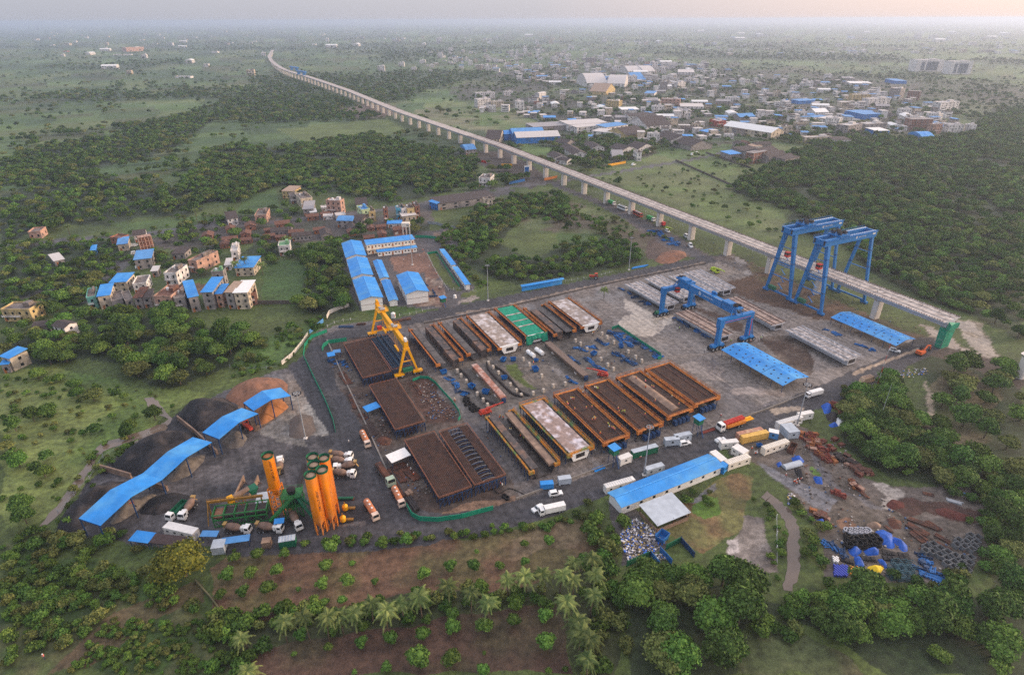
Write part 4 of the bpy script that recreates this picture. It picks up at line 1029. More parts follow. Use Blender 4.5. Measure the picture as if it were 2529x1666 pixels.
# ---------------------------------------------------------------- casting yard
CELLS={}
def blk(c,rz,L_,W_,pad=1.5):
 e_=(c.x,c.y,math.cos(rz),math.sin(rz),L_/2+pad,W_/2+pad,math.hypot(L_,W_)/2+pad);r=e_[6]+10
 for i in range(int((c.x-r)//40),int((c.x+r)//40)+1):
  for j in range(int((c.y-r)//40),int((c.y+r)//40)+1):CELLS.setdefault((i,j),[]).append(e_)
def blocked(x,y,r):
 for cx,cy,cs,sn,hl,hw,rad in CELLS.get((int(x//40),int(y//40)),()):
  dx,dy=x-cx,y-cy
  if abs(dx)>rad+r or abs(dy)>rad+r:continue
  if abs(dx*cs+dy*sn)<hl+r*.7 and abs(-dx*sn+dy*cs)<hw+r*.7:return True
 return False
c3,c4,c6,c2b,c5=crop(1000,720,4.752),crop(1150,880,3.6615),crop(850,930,4.1267),crop(780,720,5.6),crop(1450,620,4.327)
ORANGE_GREEN=M('orange_green_steel',(176,112,34),.6,var=.3,rgb2=(84,118,66),s2=.25)
DECKTAN=M('cast_deck',(150,136,126),.85,var=.25,scale=.5,rgb2=(190,182,180),s2=.25)
def deck_mesh(L_,W_,z,s,amp,mb,n=26,m=8):
 """slightly uneven sheet"""
 q=random.Random(s);k=len(mb.v)
 for i in range(n+1):
  for j in range(m+1):mb.v.append((-L_/2+L_*i/n,-W_/2+W_*j/m,z+q.uniform(-amp,amp)))
 for i in range(n):
  for j in range(m):mb.f.append([k+i*(m+1)+j,k+(i+1)*(m+1)+j,k+(i+1)*(m+1)+j+1,k+i*(m+1)+j+1]);mb.mi.append(mb.cur)
def bed(f,A,B_,D,kind,label,Z=4.6):
 c,rz,L_,W_=frame(f(*A,Z),f(*B_,Z),f(*D,Z));blk(c,rz,L_,W_)
 t=thing('casting_bed',label,'casting bed',c,rz,'casting beds of the yard')
 rail=ORANGE_GREEN if kind in('open2','tarp')else ORA
 hl,hw=L_/2,W_/2
 for s in(-1,1):
  b=MB();y=s*hw
  b.hexa([(-hl,s*2.9,.5),(hl,s*2.9,.5),(hl,s*2.7,.5),(-hl,s*2.7,.5)],[(-hl,y-s*1.0,Z-.6),(hl,y-s*1.0,Z-.6),(hl,y-s*1.2,Z-.6),(-hl,y-s*1.2,Z-.6)])
  b.hexa([(-hl,y-s*1.1,Z-1.3),(hl,y-s*1.1,Z-1.3),(hl,y-s*.95,Z-1.3),(-hl,y-s*.95,Z-1.3)],[(-hl,y-s*1.1,Z-.2),(hl,y-s*1.1,Z-.2),(hl,y-s*.95,Z-.2),(-hl,y-s*.95,Z-.2)])
  w=b.build('side_form',BLK,t)
  b=MB()
  for i in range(15):
   x=-hl+.6+(L_-1.2)*i/14
   b.bar((x,y,0),(x,y,Z-.3),.18);b.bar((x,y-s*.2,Z-.8),(x,s*2.9,.6),.14)
  b.build('prop',DBLUE,w)
  b=MB();b.bx(-hl-.3,hl+.3,min(y-s*.5,y+s*.12),max(y-s*.5,y+s*.12),Z-.4,Z-.28)
  b.bx(-hl-.3,hl+.3,y-.14,y+.14,Z-.25,Z)
  b.rail([(-hl,y+s*.1,Z-.2),(hl,y+s*.1,Z-.2)],1.15,2.4,.075)
  if kind in('cage','tube'):b.bx(-hl,hl,y-s*.9-.08,y-s*.9+.08,Z-.3,Z-.1)
  b.build('walkway',rail,t)
 closed=kind in('cage','tube','tarp')
 for s in(-1,1):
  b=MB();x=s*(hl+.15)
  if closed:
   b.bx(x-.5,x+.5,-hw,hw,Z-.5,Z-.3);b.rail([(x+s*.4,-hw,Z-.3),(x+s*.4,hw,Z-.3)],1.15,2.2,.08)
  b.bx(x-.2,x+.2,-2.9,2.9,.3,.6)if not closed else None
  if closed:b.build('end_frame',rail,t)
  for y in(-hw+.9,hw-.9):e_=MB();e_.box((x,y,Z-1.0),(.9,2.0,1.1));e_.build('end_bracket',rail,t)
 if kind in('open','open2','core5'):
  b=MB();b.bx(-hl,hl,-2.85,2.85,.25,.55);b.build('mould_floor',FLOOR,t)
  if kind=='open':
   b=MB();b.bx(-hl+.3,hl-.2,-hw+.9,-hw+4.5,Z-1.25,Z-1.05);b.build('wing_floor',FLOOR,t)
   b=MB();y0,y1=hw-4.4,hw-1.3
   b.bx(-hl+.4,hl-9.5,y0,y1,.6,Z-.4);b.bx(hl-9.0,hl-.2,y0-.1,y1-.1,.6,Z-.55);b.build('inner_core',CORE,t)
  elif kind=='open2':
   for s,e0,zt in((1,.3,Z-.5),(-1,2.0,Z-.2)):
    b=MB();b.bx(-hl+.3,hl-.3,min(s*(hw-1.0),s*(hw-3.6)),max(s*(hw-1.0),s*(hw-3.6)),Z-1.4 if s>0 else .5,zt);b.build('core_segment',TAN if s>0 else CORE,t)
  else:
   b=MB();b.bx(-hl+.3,hl-.3,hw-5.0,hw-1.1,Z-1.3,Z-1.1);b.build('wing_floor',FLOOR,t)
   b=MB();b.hexa([(-hl+3,-3.5,.6),(hl-1,-3.5,.6),(hl-1,-.6,.6),(-hl+3,-.6,.6)],[(-hl+3,-3.7,Z-.5),(hl-1,-3.7,Z-.5),(hl-1,-.4,Z-.5),(-hl+3,-.4,Z-.5)]);b.build('inner_core',CORE,t)
 elif kind in('cast','tarp','green'):
  b=MB();zt=Z-.35
  b.hexa([(-hl+.4,-2.7,.6),(hl+.3,-2.7,.6),(hl+.3,2.7,.6),(-hl+.4,2.7,.6)],[(-hl+.4,-hw+1.25,zt-.25),(hl+.3,-hw+1.25,zt-.25),(hl+.3,hw-1.25,zt-.25),(-hl+.4,hw-1.25,zt-.25)])
  b.bx(-hl+.4,hl+.3,-hw+1.25,hw-1.25,zt-.25,zt)
  b.cur=1;b.bx(hl+.3,hl+.36,-1.7,1.7,1.6,zt-1.0)
  o=b.build('cast_girder',[WHITE,BLK],t)
  b=MB();deck_mesh(L_-1.0,W_-2.6,zt+.12,3,.09,b);b.build('deck_cover',DECKTAN if kind=='cast' else(TARP if kind=='tarp' else GNET),t)
  if kind=='green':
   b=MB();q=random.Random(4);n=12
   top=[(hl+.5,-hw+W_*i/n,zt+.4+q.uniform(-.2,.2))for i in range(n+1)]
   bot=[(hl+1.0+q.uniform(0,.6),-hw+W_*i/n,(.4 if abs(i-6)>2 else 2.6)+q.uniform(-.2,.2))for i in range(n+1)]
   b.add(top+bot,[[i,i+1,n+2+i,n+1+i]for i in range(n)]);b.build('net_curtain',GNET,t)
   b=MB()
   for x0 in(-hl*.42,.4,hl*.38):b.bx(x0,x0+.9,-hw+1.4,hw-1.4,zt+.2,zt+.26)
   b.build('bare_strip',DECKTAN,t)
 elif kind in('cage','tube'):
  b=MB();zt=Z-.5
  b.bx(-hl+.3,hl-.3,-hw+1.0,hw-1.0,zt-.3,zt);b.build('reinforcement',REBAR,t)
  if kind=='tube':
   b=MB();n=7;pr=[(-1.9+3.8*i/n,zt+.05+.85*math.sin(math.pi*i/n))for i in range(n+1)]
   b.hexa([(-hl+2,y,z)for y,z in pr],[(hl-2,y,z)for y,z in pr]);b.build('inner_tube',TAN,t)
  else:
   b=MB();q=random.Random(9)
   for i in range(24):b.bx(-hl+1+(L_-2)*i/24,-hl+1.1+(L_-2)*i/24,-hw+1.2,hw-1.2,zt,zt+.06)
   for y in(-2.6,2.6):b.bx(-hl+.5,hl-.5,y-.12,y+.12,zt,zt+.2)
   b.build('top_bars',RUST,t)
  b=MB()
  for y in(-2.8,-.9,.9,2.8):b.box((hl+1.2,y,1.5),(1.6,1.2,1.8))
  b.build('end_jack',DBLUE,t)
 return t
bed(c3,(45,440),(360,840),(335,375),'open','open casting bed with a dark core, beside the yellow gantry')
bed(c3,(390,360),(720,720),(655,300),'open','open casting bed with a dark core, second in the rear row')
bed(c3,(725,285),(1085,650),(985,230),'cast','casting bed with a bare grey girder next to the green covered one')
bed(c3,(1050,195),(1415,520),(1300,160),'green','casting bed whose girder lies under bright green netting')
bed(c3,(1390,190),(1740,490),(1632,130),'core5','open casting bed with a long dark core right of the green covered one')
bed(c3,(1685,115),(2060,400),(1920,65),'cast','casting bed with a finished girder at the right end of the rear row')
bed(c4,(180,545),(570,1030),(435,475),'open2','open casting bed with two raised strips and green and orange rails')
bed(c4,(490,440),(915,880),(720,380),'tarp','casting bed under crumpled grey and white sheeting')
bed(c4,(800,345),(1240,775),(1020,285),'cage','casting bed with dark reinforcement and many workers on top')
bed(c4,(1080,265),(1550,670),(1300,205),'cage','casting bed with dark reinforcement between the crowded one and the tan tube')
bed(c4,(1365,190),(1820,540),(1580,120),'tube','casting bed with a long tan inner tube on its reinforcement')
bed(c4,(1625,115),(2060,430),(1840,45),'cage','casting bed with empty brown reinforcement at the right end of the front row')
def jig(f,A,B_,D,kind,label,Z=4.0):
 c,rz,L_,W_=frame(f(*A,Z),f(*B_,Z),f(*D,Z));blk(c,rz,L_,W_);hl,hw=L_/2,W_/2
 t=thing('reinforcement_jig',label,'rebar jig',c,rz,'reinforcement jigs')
 b=MB()
 for i in range(13):
  x=-hl+L_*i/12
  for y in(-hw+.2,-hw*.4,hw*.4,hw-.2):b.bar((x,y,0),(x,y,Z-.4),.16)
  b.bar((x,-hw+.2,Z-.6),(x,hw-.2,Z-.6),.16)
 for i in range(7):
  y0,y1=-hw+W_*i/7,-hw+W_*(i+1)/7
  for x in(-hl,hl):b.bar((x,y0,.2),(x,y1,Z-.6),.14);b.bar((x,y1,.2),(x,y1,Z-.6),.14)
 for y in(-hw+.2,hw-.2):
  for i in range(12):b.bar((-hl+L_*i/12,y,.2),(-hl+L_*(i+1)/12,y,Z-.6),.12)
 b.build('support_frame',DBLUE,t)
 if kind!='blue':
  b=MB()
  if kind=='full':
   b.bx(-hl+.2,hl-.2,-hw+.3,hw-.3,Z-.35,Z-.1)
   b.hexa([(-hl+.3,-2.6,.5),(hl-.3,-2.6,.5),(hl-.3,2.6,.5),(-hl+.3,2.6,.5)],[(-hl+.3,-3.2,Z-.4),(hl-.3,-3.2,Z-.4),(hl-.3,3.2,Z-.4),(-hl+.3,3.2,Z-.4)])
  else:
   for s in(-1,1):b.bx(-hl+.2,hl-.2,min(s*(hw-.3),s*(hw*.42)),max(s*(hw-.3),s*(hw*.42)),Z-.35,Z-.1)
   b.bx(-hl,hl,-hw*.42,hw*.42,.4,.6)
  b.build('reinforcement_cage',REBAR,t)
  b=MB()
  for i in range(int(W_/.55)):y=-hw+.4+.55*i;(abs(y)>hw*.42 or kind=='full')and b.bx(-hl+.2,hl-.2,y,y+.1,Z-.1,Z-.02)
  b.build('loose_bars',RUST,t)
  if kind=='open':
   b=MB()
   for i in range(14):
    x=-hl+1+(L_-2)*i/13;p=[(x,-hw*.42+hw*.84*k/6,Z-.3+.5*math.sin(math.pi*k/6))for k in range(7)]
    for u,v in zip(p,p[1:]):b.bar(u,v,.07)
   b.build('hoop_bars',STEEL,t)
 else:
  b=MB()
  for i in range(24):x=-hl+L_*i/23;b.bx(x-.12,x+.12,-hw,hw,Z-.45,Z-.2)
  for i in range(9):y=-hw+W_*i/8;b.bx(-hl,hl,y-.12,y+.12,Z-.2,Z+.02)
  b.bx(-hl,hl,-1.0,-.7,Z,Z+.9);b.bx(-hl,hl,.9,1.2,Z,Z+.9)
  b.build('lattice',M('jig_blue',(38,62,84),.6,var=.3),t)
 b=MB()
 for s in(-1,1):b.rail([(-hl,s*hw,Z-.3),(hl,s*hw,Z-.3)],.9,1.4,.09);b.rail([(s*hl,-hw,Z-.3),(s*hl,hw,Z-.3)],.9,1.4,.09)
 b.build('guard_rail',M('pale_rail',(140,92,70),.7,var=.3),t)
jig(c2b,(385,725),(650,1200),(740,640),'full','brown reinforcement cage on blue frames beside the yellow gantry')
jig(c2b,(745,650),(1060,1085),(980,572),'blue','bare blue steel lattice jig beneath the yellow gantry')
jig(c6,(255,95),(520,545),(535,30),'full','brown reinforcement cage beside the small blue roof')
jig(c6,(615,655),(965,1240),(935,590),'full','brown reinforcement cage beside the white sheet roof')
jig(c6,(965,565),(1330,1110),(1250,475),'open','half built reinforcement cage with pale hoops over an open middle')
def stored(A,B_,D,label,top):
 Z=3.6;c,rz,L_,W_=frame(A,B_,D);blk(c,rz,L_,W_)
 t=thing('stored_girder',label,'bridge girder',(c.x,c.y,.35),rz,'finished girders in the store');hl=L_/2;k=W_/12
 b=MB();pr=[(y*k,z)for y,z in PROF]
 b.hexa([(-hl,y,z)for y,z in pr],[(hl,y,z)for y,z in pr]);b.build('box_girder',GIRD,t)
 b=MB();deck_mesh(L_-.1,W_-.1,3.26,5,.03,b,20,10);b.cur=1
 for y in(-.47,-.2,.2,.47):b.bx(-hl,hl,y*W_-.1,y*W_+.1,3.25,3.5)
 b.build('deck_surface',[top,RUST if top is DECKPINK else GIRD],t)
 for s in(-1,1):
  b=MB();b.bx(s*hl-.03,s*hl+.03,-2.0,2.0,.7,2.5);b.build('opening',BLK,t)
  b=MB();b.box((s*(hl-2),-1.6,-.2),(1.2,1.0,.4));b.build('support_block',PIER,t);b=MB();b.box((s*(hl-2),1.6,-.2),(1.2,1.0,.4));b.build('support_block',PIER,t)
DECKPINK=M('deck_pinkish',(158,138,126),.85,var=.25,scale=.6,rgb2=(116,98,90),s2=.4)
DECKGREY=M('deck_weathered',(128,122,120),.85,var=.25,scale=.6,rgb2=(172,164,160),s2=.6)
zs=crop(1510,640,6.263);z36=lambda f,x,y:f(x,y,3.6)
stored(zs(205,390,3.6),zs(800,725,3.6),zs(420,325,3.6),'weathered grey girder nearest the top yard road puddle',DECKGREY)
stored(zs(510,300,3.6),zs(1050,600,3.6),zs(735,232,3.6),'weathered grey girder second from the left in the store',DECKGREY)
stored(zs(880,262,3.6),zs(1412,555,3.6),zs(1105,205,3.6),'weathered grey girder behind the carrier, left of the orange strip',DECKGREY)
stored(zs(1130,200,3.6),zs(1665,488,3.6),zs(1370,150,3.6),'weathered grey girder at the back of the store, right of the orange strip',DECKGREY)
stored(zs(965,835,3.6),zs(1640,1215,3.6),zs(1190,765,3.6),'pinkish girder lying under the blue wheeled carrier',DECKPINK)
stored(P(1785,739,3.6),P(1905.3,803.7,3.6),P(1819.8,730.9,3.6),'pinkish girder in front of the two tall blue gantries',DECKPINK)
stored(P(1939.7,814.5,3.6),P(2083.9,889.7,3.6),P(1975,800,3.6),'grey girder between the two perforated blue roofs',DECKGREY)
def core(A,B_,D,label,mat,Z=2.6):
 c,rz,L_,W_=frame(A,B_,D);blk(c,rz,L_,W_)
 t=thing('inner_mould',label,'inner mould',c,rz);hl,hw=L_/2,W_/2
 b=MB();b.hexa([(-hl,-hw*.55,.5),(hl,-hw*.55,.5),(hl,hw*.55,.5),(-hl,hw*.55,.5)],[(-hl,-hw,1.9),(hl,-hw,1.9),(hl,hw,1.9),(-hl,hw,1.9)])
 b.bx(-hl,hl,-hw,hw,1.9,Z);b.build('shell',mat,t)
 for s in(-1,1):
  b=MB();b.bx(s*hl-.35+s*.35,s*hl+.35+s*.35,-hw*.6,hw*.6,.3,2.2);b.build('end_frame',DBLUE,t)
  b=MB();b.box((s*hl*.6,0,.25),(1.6,2.2,.5));b.build('support_block',PIER,t)
core(c3(778,855,2.6),c3(1120,1245,2.6),c3(852,848,2.6),'long rusty red inner mould in the storage strip',M('rust_pink',(150,104,88),.85,var=.3,rgb2=(176,150,140),s2=.4))
core(c3(1640,595,2.6),c3(2088,985,2.6),c3(1712,585,2.6),'long dark inner mould with a tan top in the storage strip',M('core_tan_top',(112,96,86),.8,var=.25))
def canopy(A,B_,D,label,Z,grp):
 c,rz,L_,W_=frame(A,B_,D);blk(c,rz,L_,W_)
 t=thing('canopy',label,'canopy',c,rz,grp);hl,hw=L_/2,W_/2
 for k in range(3):
  x0,x1=-hl+L_*k/3+.12,-hl+L_*(k+1)/3-.12
  b=MB()
  b.add([(x0,-hw,Z),(x1,-hw,Z),(x1,0,Z+1.3),(x0,0,Z+1.3),(x1,hw,Z),(x0,hw,Z)]+[(x0,-hw,Z-.1),(x1,-hw,Z-.1),(x1,0,Z+1.2),(x0,0,Z+1.2),(x1,hw,Z-.1),(x0,hw,Z-.1)],[[0,1,2,3],[3,2,4,5],[7,6,9,8],[8,9,11,10],[0,6,7,1],[4,10,11,5],[0,3,9,6],[3,5,11,9],[1,7,8,2],[2,8,10,4]])
  b.cur=1
  for i in range(3):
   for s,o in((-1,.3),(-1,.66),(1,.35),(1,.7)):
    x=x0+(x1-x0)*(i+.35+.3*(o>.5))/3;y=s*hw*o;z=Z+1.3*(1-o)+.03;dz=1.3/hw*.35
    b.add([(x,y-.35,z-s*-dz*-1*-1 if s<0 else z+dz),(x+.7,y-.35,z-dz if s<0 else z+dz),(x+.7,y+.35,z+dz if s<0 else z-dz),(x,y+.35,z+dz if s<0 else z-dz)],[[0,1,2,3]])
  b.build('roof_sheet',[ROOF,BLK],t)
 b=MB()
 for i in range(7):
  x=-hl+.5+(L_-1)*i/6
  for s in(-1,1):b.bar((x,s*(hw-.5),0),(x,s*(hw-.5),Z),.16)
  b.bar((x,-hw+.5,Z-.15),(x,0,Z+1.1),.12);b.bar((x,hw-.5,Z-.15),(x,0,Z+1.1),.12)
 b.build('post_frame',DBLUE,t)
canopy(c5(1430,1050,3.6),c5(2095,1440,3.6),c5(1695,970,3.6),'blue perforated canopy roof in front of the wheeled carrier',3.6,None)
c8=crop(1850,520,4.125)
canopy(c8(828,1085,3.6),c8(1500,1378,3.6),c8(1015,1022,3.6),'blue perforated canopy roof beside the viaduct piers',3.6,None)
def win_mesh(w,h,d=.06):
 b=MB();b.bx(-w/2,w/2,-d,d,-h/2,h/2);o=b.build('window',GLASS);me=o.data;bpy.data.objects.remove(o);return me
WIN={}
def put_win(t,x,y,z,side,w=.9,h=.9,name='window',mat=None):
 key=(round(w,1),round(h,1),mat.name if mat else '')
 if key not in WIN:
  me=win_mesh(w,h)
  if mat:me.materials.clear();me.materials.append(mat)
  WIN[key]=me
 o=link(bpy.data.objects.new(name,WIN[key]),t);o.location=(x,y,z);o.rotation_euler=(0,0,R(90)if side=='x' else 0);return o
DOOR=M('door_brown',(150,92,48),.7)
def gable(A,B_,D,Zr,label,walls=WHITE,roof=ROOF,cat='shed',name='shed',over=.6,rise=None,group=None,wins=(),doors=0,floors=1,ribs=True,hip=False):
 """long building with a pitched sheet roof; A, B_, D are eave corners at height Zr"""
 c,rz,L_,W_=frame(A,B_,D);blk(c,rz,L_,W_)
 t=thing(name,label,cat,c,rz,group);hl,hw=L_/2,W_/2;a,w=hl-over,hw-over
 rise=W_*.13 if rise is None else rise
 b=MB();pr=[(-w,0),(w,0),(w,Zr),(0,Zr+rise*(w/hw)),(-w,Zr)]
 b.hexa([(-a,y,z)for y,z in pr],[(a,y,z)for y,z in pr])
 b.cur=1
 if floors>1:b.bx(-a-.03,a+.03,-w-.03,w+.03,Zr/2-.08,Zr/2+.08)
 b.build('wall',[walls,RUST],t)
 b=MB()
 top=[(-hl,-hw,Zr),(hl,-hw,Zr),(hl,0,Zr+rise),(-hl,0,Zr+rise),(hl,hw,Zr),(-hl,hw,Zr)]
 b.add([(x,y,z+.08)for x,y,z in top]+[(x,y,z-.06)for x,y,z in top],[[0,1,2,3],[3,2,4,5],[7,6,9,8],[8,9,11,10],[0,6,7,1],[4,10,11,5],[0,3,9,6],[3,5,11,9],[1,7,8,2],[2,8,10,4]])
 r=b.build('roof',roof,t)
 if ribs:
  b=MB();b.bx(-hl,hl,-.2,.2,Zr+rise+.06,Zr+rise+.2);b.build('ridge_cap',M('ridge_sheet',(70,150,216),.5),r)
 for s in(-1,1):
  for fl in range(floors):
   zz=Zr/floors*(fl+.55)
   n=max(1,int(L_/4.5))
   if 's' in wins:
    for i in range(n):put_win(t,-a+(i+.5)*2*a/n,s*w,zz,'y')
   if doors:
    for i in range(doors):put_win(t,-a+(i+.2)*2*a/doors,s*w,Zr/floors*fl+1.05,'y',.9,2.0,'door',DOOR)
  if 'e' in wins:put_win(t,s*a,0,Zr*.5,'x')
 return t
k5=crop(750,420,3.92)
CG='blue roofed sheds of the workers camp'
gable(k5(365,708,6),k5(405,850,6),k5(555,680,6),6,'large blue roofed camp shed at the back of the row of three',group=CG,floors=2,doors=3)
gable(k5(415,870,6),k5(462,1040,6),k5(615,848,6),6,'large blue roofed camp shed in the middle of the row of three',group=CG,floors=2,doors=3)
gable(k5(472,1065,6),k5(540,1265,6),k5(690,1040,6),6,'large blue roofed camp shed at the front of the row of three',group=CG,floors=2,doors=3)
gable(k5(895,1018,6),k5(985,1205,6),k5(1110,990,6),6,'large blue roofed camp shed standing alone by the camp road',group=CG,floors=2,doors=3)
gable(k5(668,880,3.2),k5(735,1050,3.2),k5(755,868,3.2),3.2,'narrow blue roofed camp hut between two large sheds, rear one',group=CG,doors=2,wins='s')
gable(k5(748,1072,3.2),k5(822,1270,3.2),k5(838,1062,3.2),3.2,'narrow blue roofed camp hut between two large sheds, front one',group=CG,doors=2,wins='s')
def pent(A,B_,D,Zr,label,walls,roof,drop,floors=1,n=8,name='building',cat='building',over=.5,group=None,dn=1):
 """long single-pitch building; A to B_ is the front eave"""
 c,rz,L_,W_=frame(A,B_,D);blk(c,rz,L_,W_)
 t=thing(name,label,cat,c,rz,group);hl,hw=L_/2,W_/2;a,w=hl-over,hw-over
 b=MB();b.bx(-a,a,-w,w,0,Zr-.15);b.build('wall',walls,t)
 b=MB();b.hexa([(-hl,-hw,Zr-.1),(hl,-hw,Zr-.1),(hl,hw,Zr+drop-.1),(-hl,hw,Zr+drop-.1)],[(-hl,-hw,Zr),(hl,-hw,Zr),(hl,hw,Zr+drop),(-hl,hw,Zr+drop)]);b.build('roof',roof,t)
 for fl in range(floors):
  for i in range(n):
   x=-a+(i+.5)*2*a/n;z=Zr/floors*fl
   for s in(-1,1):
    if i%3==1:put_win(t,x,s*w,z+1.05,'y',.9,2.0,'door',DOOR)
    else:put_win(t,x,s*w,z+1.5,'y',.8,.9)
 if floors>1:
  b=MB();b.bx(-hl,hl,-hw-.7,-w,Zr/2-.12,Zr/2+.1);b.rail([(-hl,-hw-.6,Zr/2),(hl,-hw-.6,Zr/2)],1,1.5,.08);b.build('balcony',CREAM,t)
 return t
pent(k5(605,725,6.4),k5(1078,668,6.4),k5(598,676,6.8),6.4,'two storey cream dormitory with a long blue roof at the back of the camp',CREAM,ROOF,.5,2,14)
pent(k5(712,795,3),k5(1102,748,3),k5(705,770,3.3),3,'long low white hut with a blue roof in front of the dormitory',WHITE,ROOF,.3,1,12,name='hut',cat='hut')
pent(k5(1428,920,3.2),k5(1312,765,3.2),k5(1478,912,3.2),3.2,'narrow blue roofed hut behind the camp lawn, farther one',WHITE,ROOF,.1,1,7,name='hut',cat='hut')
pent(k5(1562,1112,3.2),k5(1437,935,3.2),k5(1618,1105,3.2),3.2,'narrow blue roofed hut behind the camp lawn, nearer one',WHITE,ROOF,.1,1,8,name='hut',cat='hut')
o7=crop(1450,1020,4.125)
off=gable(o7(350,965,3.3),o7(1395,545,3.3),o7(200,810,3.3),3.3,'long site office with a bright blue pitched roof beside the yard road',cat='site office',name='site_office',wins='s',rise=1.0)
c,rz,L_,W_=frame(o7(718,1148,3.2),o7(1060,1008,3.2),o7(515,940,3.6));blk(c,rz,L_,W_)
t=thing('open_shed','open sided shed with a plain grey sheet roof behind the site office','shed',c,rz)
b=MB();b.hexa([(-L_/2,-W_/2,3.1),(L_/2,-W_/2,3.1),(L_/2,W_/2,3.7),(-L_/2,W_/2,3.7)],[(-L_/2,-W_/2,3.2),(L_/2,-W_/2,3.2),(L_/2,W_/2,3.8),(-L_/2,W_/2,3.8)]);b.build('roof',GREY,t)
b=MB()
for x in(-L_/2+.4,0,L_/2-.4):
 for y in(-W_/2+.4,W_/2-.4):b.bar((x,y,0),(x,y,3.3),.18)
b.build('post',RUST,t)
b=MB();b.bx(-L_/2+.3,L_/2-.3,-W_/2+.3,-W_/2+.5,0,1.3);b.bx(-L_/2+.3,-L_/2+.5,-W_/2+.5,W_/2-.3,0,1.3);b.bx(L_/2-.5,L_/2-.3,-W_/2+.5,W_/2-.3,0,1.3);b.build('plank_side',TAN,t)
def cabin(A,B_,D,Z,label,mat=None,n=3,ribs=False,name='cabin',cat='cabin',roof=None,group=None,wins=True):
 c,rz,L_,W_=frame(A,B_,D);W_=max(W_,1.8);blk(c,rz,L_,W_)
 t=thing(name,label,cat,(c.x,c.y,.2),rz,group);hl,hw=L_/2,W_/2;mat=mat or CAB
 b=MB();b.bx(-hl,hl,-hw,hw,0,Z-.2)
 b.bx(-hl,-hl+.5,-hw-.03,hw+.03,-.2,0);b.bx(hl-.5,hl,-hw-.03,hw+.03,-.2,0)
 for x in(-hl,hl):
  for y in(-hw,hw):b.box((x,y,Z/2-.1),(.14,.14,Z-.2))
 b.build('body',mat,t)
 b=MB();b.bx(-hl-.08,hl+.08,-hw-.08,hw+.08,Z-.2,Z-.05)
 if ribs:
  for i in range(int(L_/.8)):x=-hl+.4+i*.8;b.bx(x-.08,x+.08,-hw,hw,Z-.05,Z+.05)
 b.build('roof',roof or mat,t)
 if wins:
  for i in range(n):
   for s in(-1,1):put_win(t,-hl+(i+.5)*L_/n,s*hw,(Z-.2)*.58,'y',.7,.6)
  put_win(t,hl,0,1.0,'x',.8,1.9,'door',GREY)
 return t
def cab3(f,A,B_,D,Z,label,**k):return cabin(f(*A,Z),f(*B_,Z),f(*D,Z),Z,label,**k)
cab3(o7,(190,750),(480,668),(178,735),2.6,'white ribbed cabin behind the near end of the site office',ribs=True)
cab3(o7,(612,580),(785,530),(610,545),2.6,'grey sheet cabin by the light mast beside the site office',mat=GREY,n=2)
cab3(o7,(1250,395),(1365,490),(1310,375),2.6,'white cabin at the far end of the site office roof',n=2)
cab3(o7,(1375,310),(1545,292),(1372,275),2.7,'white cabin at the roadside among the cluster beside the office',n=2)
cab3(o7,(1475,345),(1590,415),(1530,310),2.7,'white cabin turned across the cluster beside the office',n=2)
cab3(o7,(1445,525),(1670,450),(1408,482),2.7,'long cream cabin joining the far end of the site office',mat=CREAM,ribs=True,n=3)
cab3(o7,(1400,560),(1440,520),(1365,505),2.6,'small blue cabin against the end of the site office',mat=ROOF,n=1)
cab3(o7,(1820,370),(2062,290),(1785,335),2.7,'long cream cabin at the entrance of the scrap yard',mat=CREAM,n=4,ribs=True)
cab3(o7,(1590,250),(1850,195),(1570,225),2.7,'yellow shipping container with a rust mark',mat=M('container_yellow',(206,164,84),.65,var=.2),name='container',cat='container',wins=False)
cab3(o7,(1548,220),(1795,165),(1545,195),2.7,'rusty tan shipping container behind the yellow one',mat=M('container_rust',(168,120,100),.7,var=.3,rgb2=(188,164,132),s2=.3),name='container',cat='container',wins=False)
cab3(o7,(1852,190),(1952,212),(1880,160),2.6,'small blue cabin with a white roof beside the yellow container',mat=ROOF2,roof=WHITE,n=1)
cab3(o7,(1958,110),(2200,40),(1950,80),2.7,'long white cabin at the far end of the container row',n=4,ribs=True)
cab3(o7,(2060,200),(2170,185),(1990,110),3.0,'grey sheet roofed annex in front of the long white cabin',mat=GREY,n=1)
cab3(crop(1850,950,3.1355),(395,235),(500,215),(390,215),2.7,'short white cabin by the blue tarpaulins',n=2)
cab3(o7,(345,478),(460,435),(300,445),2.6,'dirty white cabin beside the front watch tower',n=1)
cab3(o7,(470,400),(720,335),(465,375),2.6,'long hut with grey roof and green lower sides by the yard road',mat=DGREEN,roof=GREY,n=3,wins=False)
cab3(o7,(800,275),(945,262),(798,250),2.6,'grey flat roofed hut by the yard road, left one of two',mat=GREY,n=1)
cab3(o7,(910,245),(1068,212),(908,212),2.6,'grey flat roofed hut by the yard road, right one of two',mat=GREY,n=2)
k10=crop(0,850,2.975)
cab3(k10,(1195,1345),(1412,1395),(1215,1295),2.7,'long white cabin with four windows beside the black stockpile',n=4)
cab3(k10,(1640,1490),(1660,1425),(1555,1480),2.4,'pale stacked panel cabin below the green bins',mat=GREY,n=1,wins=False)
cab3(k10,(2045,1455),(2165,1435),(2050,1415),2.6,'green walled hut with a grey ribbed roof by the hedge',mat=DGREEN,roof=GREY,ribs=True,n=1,wins=False)
cab3(k10,(1920,1462),(1980,1455),(1915,1425),2.2,'small tan shed roof beside the hedge',mat=TAN,n=1,wins=False)
cab3(c4,(845,1115),(955,1100),(840,1085),2.2,'small grey roofed hut beside the ring road bend',mat=GREY,n=1,wins=False)
cab3(c4,(680,1160),(795,1150),(685,1130),2.0,'low blue hut beside the ring road bend',mat=ROOF,n=1,wins=False)
